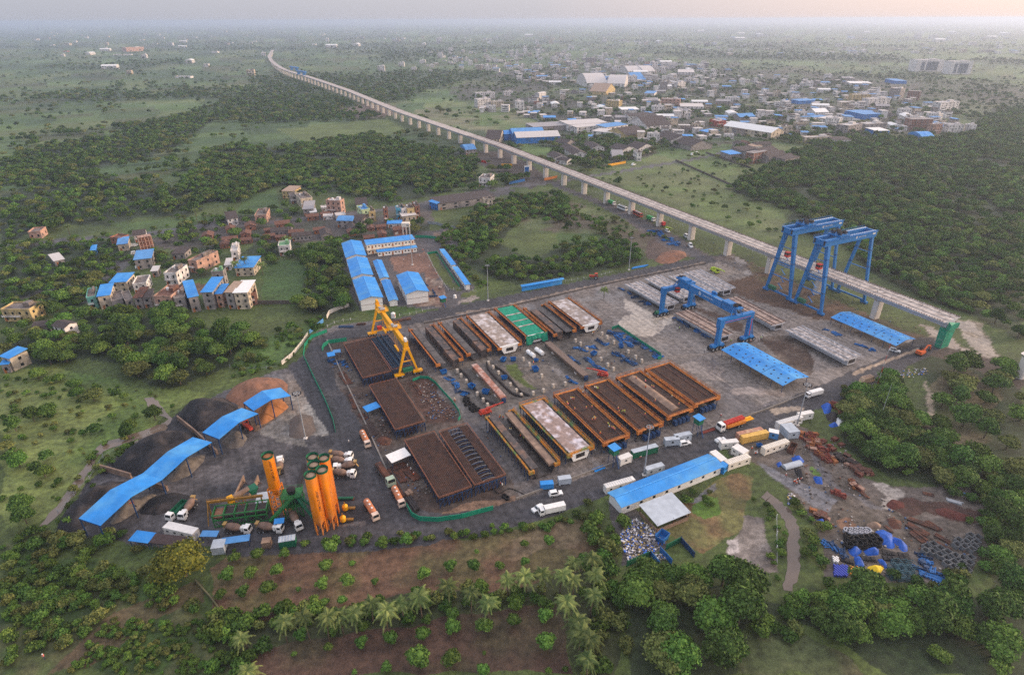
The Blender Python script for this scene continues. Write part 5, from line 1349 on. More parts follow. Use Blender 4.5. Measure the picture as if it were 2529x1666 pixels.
gable(crop(1150,300,3.733)(515,1525,3),crop(1150,300,3.733)(910,1455,3),crop(1150,300,3.733)(505,1510,3),3,'long blue roadside shelter on the far side of the yard road',walls=ROOF,cat='shelter',name='shelter',over=.8,rise=.5)
def sheet(A,B_,D,Z,label,mat,name='sheet_roof',cat='roof',tilt=.3):
 c,rz,L_,W_=frame(A,B_,D);blk(c,rz,L_,W_,.3)
 t=thing(name,label,cat,c,rz);hl,hw=L_/2,W_/2
 b=MB();b.hexa([(-hl,-hw,Z-.08),(hl,-hw,Z-.08),(hl,hw,Z+tilt-.08),(-hl,hw,Z+tilt-.08)],[(-hl,-hw,Z),(hl,-hw,Z),(hl,hw,Z+tilt),(-hl,hw,Z+tilt)]);b.build('roof',mat,t)
 b=MB()
 for x in(-hl+.3,hl-.3):
  for y in(-hw+.3,hw-.3):b.bar((x,y,0),(x,y,Z),.14)
 b.build('post',DBLUE,t)
sheet(c6(235,360,3),c6(375,305,3),c6(205,305,3),3,'small blue sheet roof at the side of a brown cage',ROOF)
sheet(c6(485,878,3),c6(680,795,3),c6(445,795,3),3,'white sheet roof at the side of a brown cage',WHITE)
sheet(k10(1870,1195,3),k10(1965,1180,3),k10(1895,1095,3),3,'grey sheet roof behind the green bins',GREY)
sheet(k10(940,1440,2.6),k10(1085,1460,2.6),k10(1005,1368,2.6),2.6,'bright blue sheet roof beside the long white cabin',ROOF)
sheet(k10(1090,1455,2.6),k10(1330,1480,2.6),k10(1130,1390,2.6),2.6,'dark brown sheet roof beside the long white cabin',M('brown_sheet',(66,52,50),.7))
sheet(k10(2010,1320,3),k10(2085,1310,3),k10(2020,1285,3),3,'small blue control hut roof at the foot of the conveyor',ROOF)
sheet(k10(1465,1410+0,2.2),k10(1590,1412,2.2),k10(1485,1350+20,2.2),2.2,'blue panel roof below the parked mixers',ROOF2)
sheet(k10(1620,1470,2.3),k10(1830,1440,2.3),k10(1640,1425,2.3),2.3,'patched grey and blue panel roof by the hedge',ROOF2)
sheet(c2b(165,900,2.6),c2b(270,880,2.6),c2b(160,850,2.6),2.6,'bright blue shelter roof inside the green barrier bend',ROOF)
sheet(c2b(240,850,2.6),c2b(345,835,2.6),c2b(235,815,2.6),2.6,'faded blue shelter roof inside the green barrier bend',ROOF2)
def tower(p,label,h=4.6):
 t=thing('watch_tower',label,'watch tower',p,.6,None)
 b=MB()
 for x in(-1,1):
  for y in(-1,1):b.bar((x*1.2,y*1.2,0),(x,y,h),.14)
 b.bar((-1.2,-1.2,.2),(1,-1,h-.3),.1);b.bar((1.2,-1.2,.2),(-1,-1,h-.3),.1);b.bar((0,-2.8,0),(0,-1.1,h),.5,.12)
 b.build('stand',DBLUE,t)
 b=MB();b.bx(-1.2,1.2,-1.2,1.2,h,h+1.5)
 for x in(-1.1,1.1):
  for y in(-1.1,1.1):b.bx(x-.08,x+.08,y-.08,y+.08,h+1.5,h+2.3)
 b.build('cab',DGREEN,t)
 b=MB();b.hexa([(-1.6,-1.6,h+2.3),(1.6,-1.6,h+2.3),(1.6,1.6,h+2.6),(-1.6,1.6,h+2.6)],[(-1.6,-1.6,h+2.4),(1.6,-1.6,h+2.4),(1.6,1.6,h+2.7),(-1.6,1.6,h+2.7)]);b.build('roof',ROOF,t)
tower(o7(262,520),'green watch tower with a blue roof beside the dirty white cabin')
tower(o7(1115,210),'green watch tower with a blue roof beside the red rebar stack')
tower(k5(1350,1310),'green watch tower with a blue roof at the camp gate',2.2)

# ---------------------------------------------------------------- stockpiles and their zigzag roofs
def heap(f,pts,h,mat,label,z0=0.0,seed=1,name='stockpile',cat='stockpile',n=26,m=9):
 """a tipped heap filling the outline PTS, irregular ridge"""
 q=[f(*p)for p in pts];c=sum(q,Vector((0,0,0)))/len(q);g_=random.Random(seed)
 def rad(a):
  best=1.0
  d=Vector((math.cos(a),math.sin(a),0))
  for i in range(len(q)):
   p,r=q[i-1]-c,q[i]-c;e_=r-p;den=d.x*e_.y-d.y*e_.x
   if abs(den)<1e-9:continue
   t=(p.x*e_.y-p.y*e_.x)/den;u=(p.x*d.y-p.y*d.x)/den
   if t>0 and-1e-6<=u<=1+1e-6:best=max(best,t)
  return best
 V,F=[],[]
 for j in range(m+1):
  r=j/m
  for i in range(n):
   a=6.2832*i/n;R_=rad(a)*r
   w=vnoise(np.array([c.x+math.cos(a)*R_]),np.array([c.y+math.sin(a)*R_]),5.5,seed)[0]-.5
   w2=vnoise(np.array([c.x+math.cos(a)*R_]),np.array([c.y+math.sin(a)*R_]),2.0,seed+3)[0]-.5
   V.append((math.cos(a)*R_,math.sin(a)*R_,max(-.15,h*(1-r**1.6)*(1+.7*w)+w2*.7*(1-r)**.5-.15*r)))
 for j in range(m):
  for i in range(n):F.append([j*n+i,j*n+(i+1)%n,(j+1)*n+(i+1)%n,(j+1)*n+i][::-1])
 b=MB();b.add(V,F);o=b.build(name,mat,None,(c.x,c.y,z0),True);tag(o,label,cat);return o
COAL=M('black_aggregate',(34,34,37),.9,var=.35,scale=.5,rgb2=(62,56,54),s2=.14)
BASALT=M('grey_aggregate',(108,100,92),.9,var=.25,scale=.8,rgb2=(84,78,74),s2=.3)
REDSAND=M('red_sand',(134,96,76),.95,var=.25,scale=.6,rgb2=(112,84,70),s2=.2)
SAND=M('orange_sand',(152,100,62),.95,var=.25,scale=.6)
heap(k10,[(1640,400),(1720,300),(1850,250),(2060,245),(2120,290),(2110,380),(1950,440),(1800,470)],4.5,REDSAND,'large reddish sand heap behind the smallest zigzag roof',seed=2)
heap(k10,[(1880,470),(1960,400),(2080,400),(2125,460),(2080,500),(1990,560),(1910,610),(1890,560)],3.2,SAND,'orange sand heap spilling from under the smallest zigzag roof',seed=3)
heap(k10,[(1300,560),(1350,450),(1480,400),(1650,390),(1770,470),(1700,560),(1560,640),(1420,640)],5.5,COAL,'black aggregate heap behind the middle zigzag roof',seed=4)
heap(k10,[(780,920),(900,800),(1060,690),(1230,630),(1440,650),(1500,720),(1350,830),(1180,980),(980,970)],6.0,COAL,'long dark aggregate heap behind the largest zigzag roof',seed=5)
heap(k10,[(400,1370),(450,1260),(600,1130),(760,1000),(960,1000),(860,1120),(700,1280),(560,1400)],4.5,COAL,'black aggregate heap at the outer end of the largest zigzag roof',seed=6)
heap(k10,[(770,1345),(860,1230),(1000,1130),(1150,1085),(1160,1110),(1000,1230),(900,1300)],2.4,BASALT,'pale grey aggregate strip along the front of the largest zigzag roof',seed=7)
heap(k10,[(1200,1010),(1290,920),(1420,830),(1520,790),(1500,860),(1400,960),(1260,1020)],3.0,BASALT,'grey aggregate heap in front of the largest zigzag roof',seed=8)
heap(k10,[(1620,720),(1690,640),(1780,630),(1820,690),(1780,760),(1680,770)],2.6,BASALT,'grey brown aggregate heap in front of the middle zigzag roof',seed=9)
heap(k10,[(1000,1250),(1080,1130),(1280,1080),(1420,1110),(1350,1190),(1150,1260)],1.6,COAL,'low black heap beside the parked tipper',seed=10)
heap(k10,[(2120,560),(2180,500),(2300,520),(2330,640),(2250,700),(2120,690)],1.5,M('mud_heap',(92,82,76),.9),'low mud heap round the foot of the light mast',seed=11)
k6b=crop(1150,300,3.733)
heap(k6b,[(1740,1280),(1800,1210),(1930,1180),(2040,1200),(2040,1250),(1900,1310),(1780,1315)],2.6,REDSAND,'reddish earth heap beside the top yard road',seed=12)
heap(c6,[(320,640),(360,600),(450,600),(500,650),(470,700),(370,700)],1.6,RUST,'heap of brown scrap wire beside a reinforcement cage',seed=13,name='scrap_heap',cat='scrap heap')
def zigzag(bot,top,zl,zh,label):
 n=len(bot);zs_=[zl if i%2==0 else zh for i in range(n)]
 A=[k10(*bot[i],zs_[i])for i in range(n)];B_=[k10(*top[i],zs_[i])for i in range(n)]
 c=sum(A+B_,Vector((0,0,0)))/(2*n);c.z=0
 t=thing('stockpile_roof',label,'stockpile roof',c,0,'zigzag roofs over the stockpiles')
 for i in range(n-1):
  p=[A[i]-c,A[i+1]-c,B_[i+1]-c,B_[i]-c];dn=Vector((0,0,-.12))
  b=MB();b.hexa([v+dn for v in p],p);b.build('roof_panel',ROOF,t)
 for i in range(n):
  b=MB()
  for k in(.06,.94):
   v=(A[i]-c).lerp(B_[i]-c,k);b.bar((v.x,v.y,0),(v.x,v.y,v.z-.1),.28)
  b.bar(A[i]-c-Vector((0,0,.25)),B_[i]-c-Vector((0,0,.25)),.25);b.build('support_frame',DBLUE,t)
 return t
zigzag([(738,1330),(965,1118),(1190,993),(1372,827),(1557,718)],[(578,1277),(808,1068),(1050,945),(1230,787),(1417,680)],6.5,8.3,'largest blue zigzag roof of four panels over the aggregate heaps')
zigzag([(1610,695),(1760,570),(1898,508)],[(1487,645),(1630,530),(1775,466)],6.5,8.3,'middle blue zigzag roof of two panels over the aggregate heaps')
zigzag([(1863,487),(1995,405),(2135,378)],[(1788,428),(1925,340),(2060,316)],6.5,8.3,'smallest blue zigzag roof of two panels over the sand heap')
def wall_line(f,pts,h,mat,label,name='wall',cat='wall',w=.25,z=0.0,posts=0.0,pm=None):
 q=[f(*p)for p in pts];c=q[0].copy();t=thing(name,label,cat,c)
 b=MB()
 for u,v in zip(q,q[1:]):
  d=(v-u);n=Vector((-d.y,d.x,0)).normalized()*(w/2);u,v=u-c,v-c
  b.hexa([u-n,v-n,v+n,u+n],[p+Vector((0,0,h))for p in(u-n,v-n,v+n,u+n)])
 b.build('panel',mat,t)
 if posts:
  po=None
  for u,v in zip(q,q[1:]):
   k=max(1,int((v-u).length/posts))
   for i in range(k):
    o=link(po.copy(),t)if po else MB().bar((0,0,0),(0,0,h+.25),.14).build('post',pm or mat,t);po=po or o;o.location=u.lerp(v,i/k)-c
 return t
wall_line(k10,[(750,922),(970,985)],2.2,TAN,'low retaining wall between two black heaps',name='retaining_wall',w=.5)
wall_line(k10,[(1310,555),(1440,660),(1600,810)],2.0,TAN,'long retaining wall between the two bigger zigzag roofs',name='retaining_wall',w=.5)
wall_line(k10,[(1100,1035),(1235,1075)],2.0,TAN,'short retaining wall under the largest zigzag roof',name='retaining_wall',w=.6)
GF=M('barrier_green',(18,128,98),.65,var=.2)
wall_line(c6,[(640,1330),(690,1420),(770,1465),(950,1475),(1200,1440),(1400,1385),(1520,1355)],1.7,GF,'bright green sheet barrier curving round the nearest yard corner',name='barrier',cat='barrier',w=.15,posts=3)
wall_line(c2b,[(90,820),(110,765),(180,718),(300,700),(430,680)],1.8,GF,'green sheet barrier on the bend beside the first reinforcement cage',name='barrier',cat='barrier',w=.15,posts=3)
wall_line(O,[(760,772),(725,785),(709,805),(706,830),(730,880),(757,935),(775,980),(780,1005)],1.6,GF,'long green net fence along the left side of the ring road',name='barrier',cat='barrier',w=.12,posts=3)
wall_line(c6,[(700,45),(780,15),(860,20),(930,70),(1000,150),(1100,260),(1170,360),(1185,420),(1165,450)],1.2,GF,'low green net fence round the scrap beside the storage strip',name='barrier',cat='barrier',w=.12,posts=3)
zz6=crop(1280,780,5.667)
wall_line(zz6,[(1310,190),(1400,160),(1480,220),(1700,370),(1870,480),(1990,560),(2000,600),(1950,610)],1.5,GF,'green net fence round the row of blue steel parts',name='barrier',cat='barrier',w=.12,posts=3)
wall_line(k5,[(1195,815),(1290,800),(1380,950),(1510,1135)],1.3,GF,'green net fence along the camp lawn',name='barrier',cat='barrier',w=.1,posts=3)
wall_line(k5,[(1080,655),(1180,655),(1280,665)],1.8,GF,'green net fence behind the camp beside the gravel yard',name='barrier',cat='barrier',w=.1,posts=3)
WSH=M('white_sheet_fence',(206,200,190),.7)
wall_line(O,[(655,848),(680,828),(703,800),(716,780)],2.0,WSH,'white sheet fence on the bend of the ditch bank',name='sheet_fence',cat='fence',w=.1,posts=2.5,pm=TAN)
wall_line(k5,[(225,1440),(250,1390),(340,1350),(440,1320)],2.0,WSH,'white sheet fence at the front corner of the workers camp',name='sheet_fence',cat='fence',w=.1,posts=2.5,pm=TAN)
wall_line(k5,[(885,635),(930,615),(985,590)],2.0,WSH,'cream sheet fence behind the two storey dormitory',name='sheet_fence',cat='fence',w=.1,posts=2.5,pm=TAN)
wall_line(k5,[(1200,520),(1300,530),(1370,560),(1470,570)],2.0,M('grey_sheet_fence',(140,146,152),.7),'grey sheet fence behind the gravel yard of the camp',name='sheet_fence',cat='fence',w=.1,posts=2.5)
wall_line(O,[(720,775),(738,760),(752,748)],1.9,ROOF2,'blue sheet fence between white fence and yard bend',name='sheet_fence',cat='fence',w=.1,posts=2.5)
BRICK=M('old_wall',(92,84,78),.9,var=.3)
wall_line(O,[(600,707),(705,706)],2.2,BRICK,'dark old boundary wall below the green village field',w=.3)
wall_line(O,[(1570,374),(1610,392),(1700,432)],1.8,BRICK,'boundary wall of the walled plot beside the town road',w=.35)
wall_line(O,[(1640,356),(1745,392)],1.8,BRICK,'boundary wall between two green plots at the town edge',w=.35)
wall_line(O,[(1240,276),(1300,302)],1.8,M('pale_wall',(150,148,144),.9),'pale boundary wall of the field behind the warehouses',w=.5)
wall_line(O,[(455,1352),(490,1390),(512,1420),(518,1445)],1.1,M('mossy_wall',(96,92,66),.9),'mossy orchard wall running down from the yellowish tree',w=.35)
def posts(f,pts,sp,label,mat=WHITE,h=1.4,w=.16):
 q=[f(*p)for p in pts];c=q[0].copy();t=thing('post_fence',label,'fence',c)
 r=MB();pm=MB().bar((0,0,0),(0,0,h),w).build('post',mat,t);first=True
 for u,v in zip(q,q[1:]):
  k=max(1,int((v-u).length/sp))
  for i in range(k):
   o=pm if first else link(pm.copy(),t);first=False;o.location=u.lerp(v,i/k)-c
  r.bar(u-c+Vector((0,0,h*.7)),v-c+Vector((0,0,h*.7)),.04);r.bar(u-c+Vector((0,0,h*.35)),v-c+Vector((0,0,h*.35)),.04)
 r.build('wire',STEEL,t)
posts(c2b,[(160,490),(260,440),(380,410),(480,395),(600,400)],3,'white post fence on the grass bank beside the yellow gantry')
posts(c2b,[(1160,340),(1300,320),(1560,250),(1680,230)],3,'white post fence on the verge in front of the camp')
posts(k6b,[(920,1480),(1090,1450),(1250,1420),(1360,1390)],3,'post fence on the verge behind the blue roadside shelter')
posts(k6b,[(1140,640),(1280,690),(1500,790),(1700,850),(1900,930),(2050,980)],4,'pale post fence along the strip under the viaduct',h=1.7)
posts(crop(1750,400,3.055),[(220,630),(330,680),(480,740),(640,800),(900,890)],4,'pale post fence under the viaduct beside the gantries',h=1.7)
posts(crop(1450,1020,4.125),[(1925,1080),(1928,1250),(1925,1400),(1930,1568)],4,'leaning white post fence on the left stream bank',h=2.0)
posts(k10,[(430,1240),(660,990),(720,900),(760,830),(880,760),(1100,660),(1190,620)],6,'thin post fence on the bank between ditch and stockpiles',mat=STEEL)
posts(k10,[(950,1440),(1000,1480),(1250,1500)],3,'pale post fence in the scrub below the long white cabin',mat=TAN)
posts(k10,[(1690,172),(1800,185),(1960,180),(2040,170)],4,'thin post fence at the edge of the small meadow',mat=STEEL)
posts(k5,[(1195,815),(1250,930),(1310,1040),(1400,1165),(1560,1150),(1680,1190)],2.5,'white post fence round the camp lawn')
def mast(f,base,top,label,heads=8,r=.24,red=False):
 p=f(*base);h=hgt(p,f.oy+top[1]/f.s)
 t=thing('light_mast',label,'light mast',p)
 b=MB()
 n=8
 for i in range(n):b.cur=i%2 if red else 0;b.cyl((0,0,h*i/n),(0,0,h*(i+1)/n),r*(1-.5*i/n),r*(1-.5*(i+1)/n),8)
 b.build('pole',[STEEL,RED],t)
 b=MB();b.box((0,0,.2),(1.2,1.2,.4));b.build('footing',PIER,t)
 if heads:
  b=MB()
  for k in range(10):a0,a1=6.283*k/10,6.283*(k+1)/10;b.bar((1.1*math.cos(a0),1.1*math.sin(a0),h-.4),(1.1*math.cos(a1),1.1*math.sin(a1),h-.4),.12)
  for k in range(4):a0=1.571*k;b.bar((0,0,h-.4),(1.1*math.cos(a0),1.1*math.sin(a0),h-.4),.1)
  ring=b.build('head_ring',STEEL,t)
  b=MB()
  for k in range(heads):a0=6.283*k/heads;b.box((1.35*math.cos(a0),1.35*math.sin(a0),h-.5),(.45,.5,.35),a0)
  b.build('floodlight',BLK,ring)
def cropo(ox,oy,s):
 f=crop(ox,oy,s);f.oy,f.s=oy,s;return f
mast(cropo(1150,300,3.733),(1505,1368),(1523,1070),'tall light mast beside the blue pipes at the top road')
mast(cropo(750,420,3.92),(1785,1265),(1780,915),'tall light mast between camp and top yard road')
mast(cropo(750,420,3.92),(1053,918),(1030,520),'tall light mast on the red earth court of the camp')
mast(cropo(1450,1020,4.125),(580,632),(620,135),'tall light mast beside the site office')
mast(cropo(1850,950,3.1355),(372,312),(420,0),'tall light mast behind the white cabins of the scrap yard')
mast(cropo(0,850,2.975),(2245,692),(2182,345),'tall light mast in the mud beside the batching plant')
mast(cropo(1850,950,3.1355),(1005,292),(1048,10),'thin pale pole in the bushes right of the white cabins',0,.12)
mast(cropo(2000,850,4.5),(735,500),(840,0),'thin red and white pole on the road verge',0,.14,True)
mast(cropo(1450,140,6.03),(960,370),(965,190),'thin white mast among the factory roofs of the town',0,.5)
mast(cropo(2100,130,5.548),(270,300),(298,175),'white chimney mast left of the two tower blocks',0,1.0)
c7=crop(480,1080,5.174)
def cyl_text(t,s,size,r,z,ang,stack=False):
 me=text_mesh(s,size,BLK,.012)
 for v in me.vertices:
  y=v.co.y;x=v.co.x;a=ang-y/r if not stack else ang
  zz=z-x
  a=ang+y/r
  rr=r+.03+v.co.z
  v.co=(rr*math.cos(a),rr*math.sin(a),zz)
 o=link(bpy.data.objects.new('lettering',me),t);return o
def silo(p,label,H=21.4,r=1.62,zb=6.5,text=None,clean=False,frame_=False):
 t=thing('cement_silo',label,'silo',(p.x,p.y,0),0,'orange cement silos of the batching plant')
 b=MB();b.lathe([(r*.98,zb),(r,zb+.05),(r,H-1.0),(r*.98,H-.95)],20)
 for k in range(7):z=zb+1.2+(H-zb-2.6)*k/6;b.lathe([(r+.015,z),(r+.03,z+.03),(r+.015,z+.08)],20,cap=False)
 b.cur=1;b.lathe([(r*.96,H-.94),(r*.5,H-.7),(.1,H-.65)],20)
 b.build('body',[M('silo_clean',(226,132,10),.5,var=.08)if clean else SILO,SAND if clean else DUST],t,smooth=True)
 b=MB();n=18
 for i in range(n):
  a0,a1=6.2832*i/n,6.2832*(i+1)/n
  for z0,z1,w in((H-1.0,H-.9,.25),):
   pass
  b.add([((r+q)*math.cos(a),(r+q)*math.sin(a),z)for a in(a0,a1)for q,z in((.02,H-1.0),(.12,H-.2))],[[0,2,3,1]])
  b.add([((r+q)*math.cos(a),(r+q)*math.sin(a),z)for a in(a0,a1)for q,z in((-.03,H-1.0),(.07,H-.2))],[[0,1,3,2]])
 b.build('top_guard',DGREEN,t)
 b=MB()
 if frame_:
  for x in(-1,1):
   for y in(-1,1):b.bar((x*1.6,y*1.6,0),(x*1.5,y*1.5,zb+.3),.32)
  for k in range(5):
   z0,z1=zb*k/5,zb*(k+1)/5
   for s in(-1,1):b.bar((-1.6,s*1.6,z0),(1.6,s*1.6,z1),.16);b.bar((s*1.6,1.6,z0),(s*1.6,-1.6,z1),.16);b.bar((-1.6,s*1.6,z1),(1.6,s*1.6,z1),.16);b.bar((s*1.6,-1.6,z1),(s*1.6,1.6,z1),.16)
  b.lathe([(.3,zb-3.6),(r*.95,zb)],14,cap=False)
 else:
  for i in range(6):a=6.2832*i/6;b.bar((r*.95*math.cos(a),r*.95*math.sin(a),0),(r*.95*math.cos(a),r*.95*math.sin(a),zb+.4),.26)
  for i in range(6):
   a,c_=6.2832*i/6,6.2832*(i+1)/6;b.bar((r*.95*math.cos(a),r*.95*math.sin(a),.4),(r*.95*math.cos(c_),r*.95*math.sin(c_),zb-.5),.12)
  b.lathe([(.3,zb-2.6),(r*.95,zb)],14,cap=False)
 b.build('leg_frame',SILO,t)
 b=MB();a=-.25
 for s in(-.22,.22):b.bar((r*math.cos(a)+.3,r*math.sin(a)+s,.5),(r*math.cos(a)+.3,r*math.sin(a)+s,H),.07)
 for k in range(40):b.bar((r*math.cos(a)+.3,r*math.sin(a)-.22,.8+k*.5),(r*math.cos(a)+.3,r*math.sin(a)+.22,.8+k*.5),.05)
 b.build('ladder',SILO,t)
 if text:cyl_text(t,text,text_sz,r,(H+zb)/2-(.5 if not clean else-1.0),text_ang)
text_sz=.85
def cam_ang(p):return math.atan2(-p.y,-p.x)
S_=[c7(930,222,21.0),c7(1480,468,21.0),c7(1628,402,21.0),c7(1522,335,21.0),c7(1650,252,21.0),c7(1505,238,21.0)]
text_ang=cam_ang(S_[0])+.15;silo(S_[0],'single clean orange silo on a tall lattice frame',zb=9.4,text='LARSEN & TOUBRO',clean=True,frame_=True)
text_ang=cam_ang(S_[1])+.45;silo(S_[1],'front left orange silo of the cluster with lettering down its side',zb=4.5,text='LARSEN & TOUBRO')
silo(S_[2],'front right orange silo of the cluster, dusty all over',zb=4.5)
silo(S_[3],'orange silo in the middle of the cluster, behind the front pair',zb=4.5)
silo(S_[4],'orange silo at the back right of the cluster',zb=4.5)
silo(S_[5],'orange silo at the back left of the cluster, mostly hidden',zb=4.5)
for p in S_:blk(p,0,4,4)
A,B_=c7(265,1150),c7(950,1060);c=(A+B_)/2;d=B_-A;L_=d.length;rz=math.atan2(d.y,d.x)
t=thing('aggregate_bin','long green five compartment aggregate bin on trusses behind the parked mixers','aggregate bin',c,rz);blk(c,rz,L_,5);hl=L_/2
b=MB()
for y in(0,4.2):b.bx(-hl,hl,y-.15,y+.15,2.4,2.8);b.bx(-hl,hl,y-.12,y+.12,4.2,4.5)
for i in range(6):x=-hl+L_*i/5;b.bx(x-.12,x+.12,-.1,4.3,2.4,4.5)
b.build('bin_wall',GREEN,t)
b=MB()
for y in(0,4.2):
 for i in range(10):
  x0,x1=-hl+L_*i/10,-hl+L_*(i+1)/10
  b.bar((x0,y,.2 if i%2 else 2.5),(x1,y,2.5 if i%2 else .2),.16)
 b.bx(-hl,hl,y-.1,y+.1,.1,.35)
 for i in range(6):x=-hl+L_*i/5;b.bar((x,y,0),(x,y,2.5),.2)
b.build('truss',GREEN,t)
for i in range(5):
 x0,x1=-hl+L_*i/5+.2,-hl+L_*(i+1)/5-.2
 b=MB();b.hexa([((x0+x1)/2-.4,1.5,1.2),((x0+x1)/2+.4,1.5,1.2),((x0+x1)/2+.4,2.7,1.2),((x0+x1)/2-.4,2.7,1.2)],[(x0,.2,3.6),(x1,.2,3.6),(x1,4.0,3.6),(x0,4.0,3.6)]);b.build('hopper',M('bin_filled',(66,60,58),.9,var=.3)if i else REDSAND,t)
b=MB();b.bx(-hl-2.2,hl-1.5,4.6,5.1,5.2,5.9);b.rail([(-hl-2,4.5,5.9),(hl*.4,4.5,5.9)],1.0,1.2,.08)
b.bar((-hl-2,4.8,0),(-hl-2,4.8,5.3),.35);b.bar((-hl-2.0,1.0,0),(-hl-2,4.6,5.3),.25);b.bar((hl-2,4.8,0),(hl-2,4.8,5.3),.35);b.build('raking_beam',M('raker_ochre',(140,100,36),.6,var=.3),t)
def conveyor(a,c_,label,w=1.2,mat=GREEN,legs=3):
 a,c_=Vector(a),Vector(c_);o=Vector((a.x,a.y,0));t=thing('conveyor',label,'conveyor',o)
 b=MB();b.bar(a-o,c_-o,w,.5);b.build('belt_trough',mat,t)
 b=MB()
 for k in range(1,legs+1):
  p=a.lerp(c_,k/legs)-o
  for s in(-.5,.5):b.bar((p.x+s,p.y,0),(p.x+s*.5,p.y,p.z-.2),.14)
 b.build('trestle',mat,t)
 b=MB();n=(c_-a).cross(Vector((0,0,1))).normalized()*(w/2)
 b.rail([a-o+n,c_-o+n],.9,1.4,.06);b.build('handrail',mat,t)
conveyor(c7(960,1075,1.0),c7(1255,760,8.2),'inclined green belt conveyor climbing from the bins to the mixing tower',1.6)
conveyor(S_[1]+Vector((-.5,0,2.6))-Vector((0,0,S_[1].z)),c7(1300,760,7.4),'dark green screw conveyor from the front silo to the mixing tower',.5,DGREEN,1)
conveyor(S_[2]+Vector((-.5,0,2.6))-Vector((0,0,S_[2].z)),c7(1320,740,7.4),'dark green screw conveyor from the rear silos to the mixing tower',.5,DGREEN,1)
conveyor(c7(1325,690,.8),c7(1400,330,.8),'low dark conveyor lying on the ground behind the mixing tower',1.1,BLK,1)
p=c7(1300,960);blk(p,0,6,6);t=thing('mixing_tower','dark green mixing tower with platforms beside the orange silos','mixing tower',p,rz)
b=MB()
for x in(-2.6,0,2.6):
 for y in(-2,2):b.bar((x,y,0),(x,y,7.8),.24)
for z in(4.2,7.6):b.bx(-2.9,2.9,-2.3,2.3,z-.12,z)
for s in(-2,2):b.bar((-2.6,s,0),(0,s,4.1),.14);b.bar((2.6,s,0),(0,s,4.1),.14);b.bar((-2.6,s,4.2),(0,s,7.5),.14)
b.build('frame',GREEN,t)
b=MB();b.cyl((-1.4,0,5.3),(1.4,0,5.3),1.2,n=14);b.lathe([(1.0,7.7),(1.3,9.2),(.6,9.6)],14);b.box((1.6,-1,4.9),(1.2,1.0,1.2));b.build('mixer_drum',BLK,t)
b=MB();b.lathe([(.9,4.0),(.3,2.9)],12);b.build('discharge_cone',DGREEN,t)
for z in(4.2,7.6):
 b=MB();b.rail([(-2.9,-2.3,z),(2.9,-2.3,z),(2.9,2.3,z),(-2.9,2.3,z)],1,1.4,.07,True);b.build('guard_rail',GREEN,t)
p=c7(600,900);blk(p,0,5,5);t=thing('feed_hopper','yellow feed hopper with a pale cylinder above the green bins','feed hopper',p,rz+.6)
b=MB()
for x in(-1.4,1.4):
 for y in(-1.1,1.1):b.bar((x,y,0),(x,y,4.4),.18)
for s in(-1.1,1.1):b.bar((-1.4,s,0),(1.4,s,4.2),.12);b.bar((1.4,s,0),(-1.4,s,4.2),.12)
b.build('stand',M('raker_ochre',(140,100,36)),t)
b=MB();b.cyl((-1.2,0,5.0),(3.4,0,5.6),.8,n=14);b.build('cylinder',TAN,t)
b=MB();b.box((-2.2,0,4.7),(1.7,1.7,2.2));b.build('drive_box',YEL,t)
b=MB();b.hexa([(3.6,-.6,3.0),(5.0,-.6,3.0),(5.0,.6,3.0),(3.6,.6,3.0)],[(3.0,-1.4,5.4),(5.8,-1.4,5.4),(5.8,1.4,5.4),(3.0,1.4,5.4)]);b.build('funnel',DGREEN,t)
for(x,y),lab in(((1932,905),'small yellow pump pot beside the silos, rear one'),((1905,1050),'small yellow pump pot beside the silos, front one')):
 t=thing('pump_pot',lab,'pump',c7(x,y+25));b=MB();b.lathe([(.5,.1),(.85,.5),(.85,1.8),(.3,2.5)],14);b.build('pot',YEL,t);b=MB();b.lathe([(.14,2.5),(.14,3.4)],8);b.box((1.6,.4,.6),(2.6,.8,.5));b.build('pipework',M('raker_ochre',(140,100,36)),t)
t=thing('pipe','dark green pipe lying behind the yellow pump pots','pipe',c7(1845,795));q=c7(2030,790)-c7(1845,795);b=MB();b.cyl((0,0,.6),q+Vector((0,0,.6)),.45);b.build('tube',DGREEN,t);b=MB();b.box((0,0,.2),(.6,1.0,.4));b.box((q.x,q.y,.2),(.6,1.0,.4));b.build('saddle',RUST,t)
for P0,wd,lab in((c7(590,640),2.6,'left steel wing of the loading ramp behind the feed hopper'),(c7(775,640),2.6,'right steel wing of the loading ramp behind the feed hopper')):
 t=thing('ramp_wall',lab,'ramp wall',P0,rz+1.3);b=MB();b.hexa([(-4,-.15,0),(3,-.15,0),(3,.15,0),(-4,.15,0)],[(-3.6,-.15,.6),(3,-.15,2.6),(3,.15,2.6),(-3.6,.15,.6)]);b.build('plate',TAN,t);b=MB()
 for x in(-2,0,2):b.bar((x,-.15,.8),(x,-1.2,0),.14)
 b.build('strut',RUST,t)

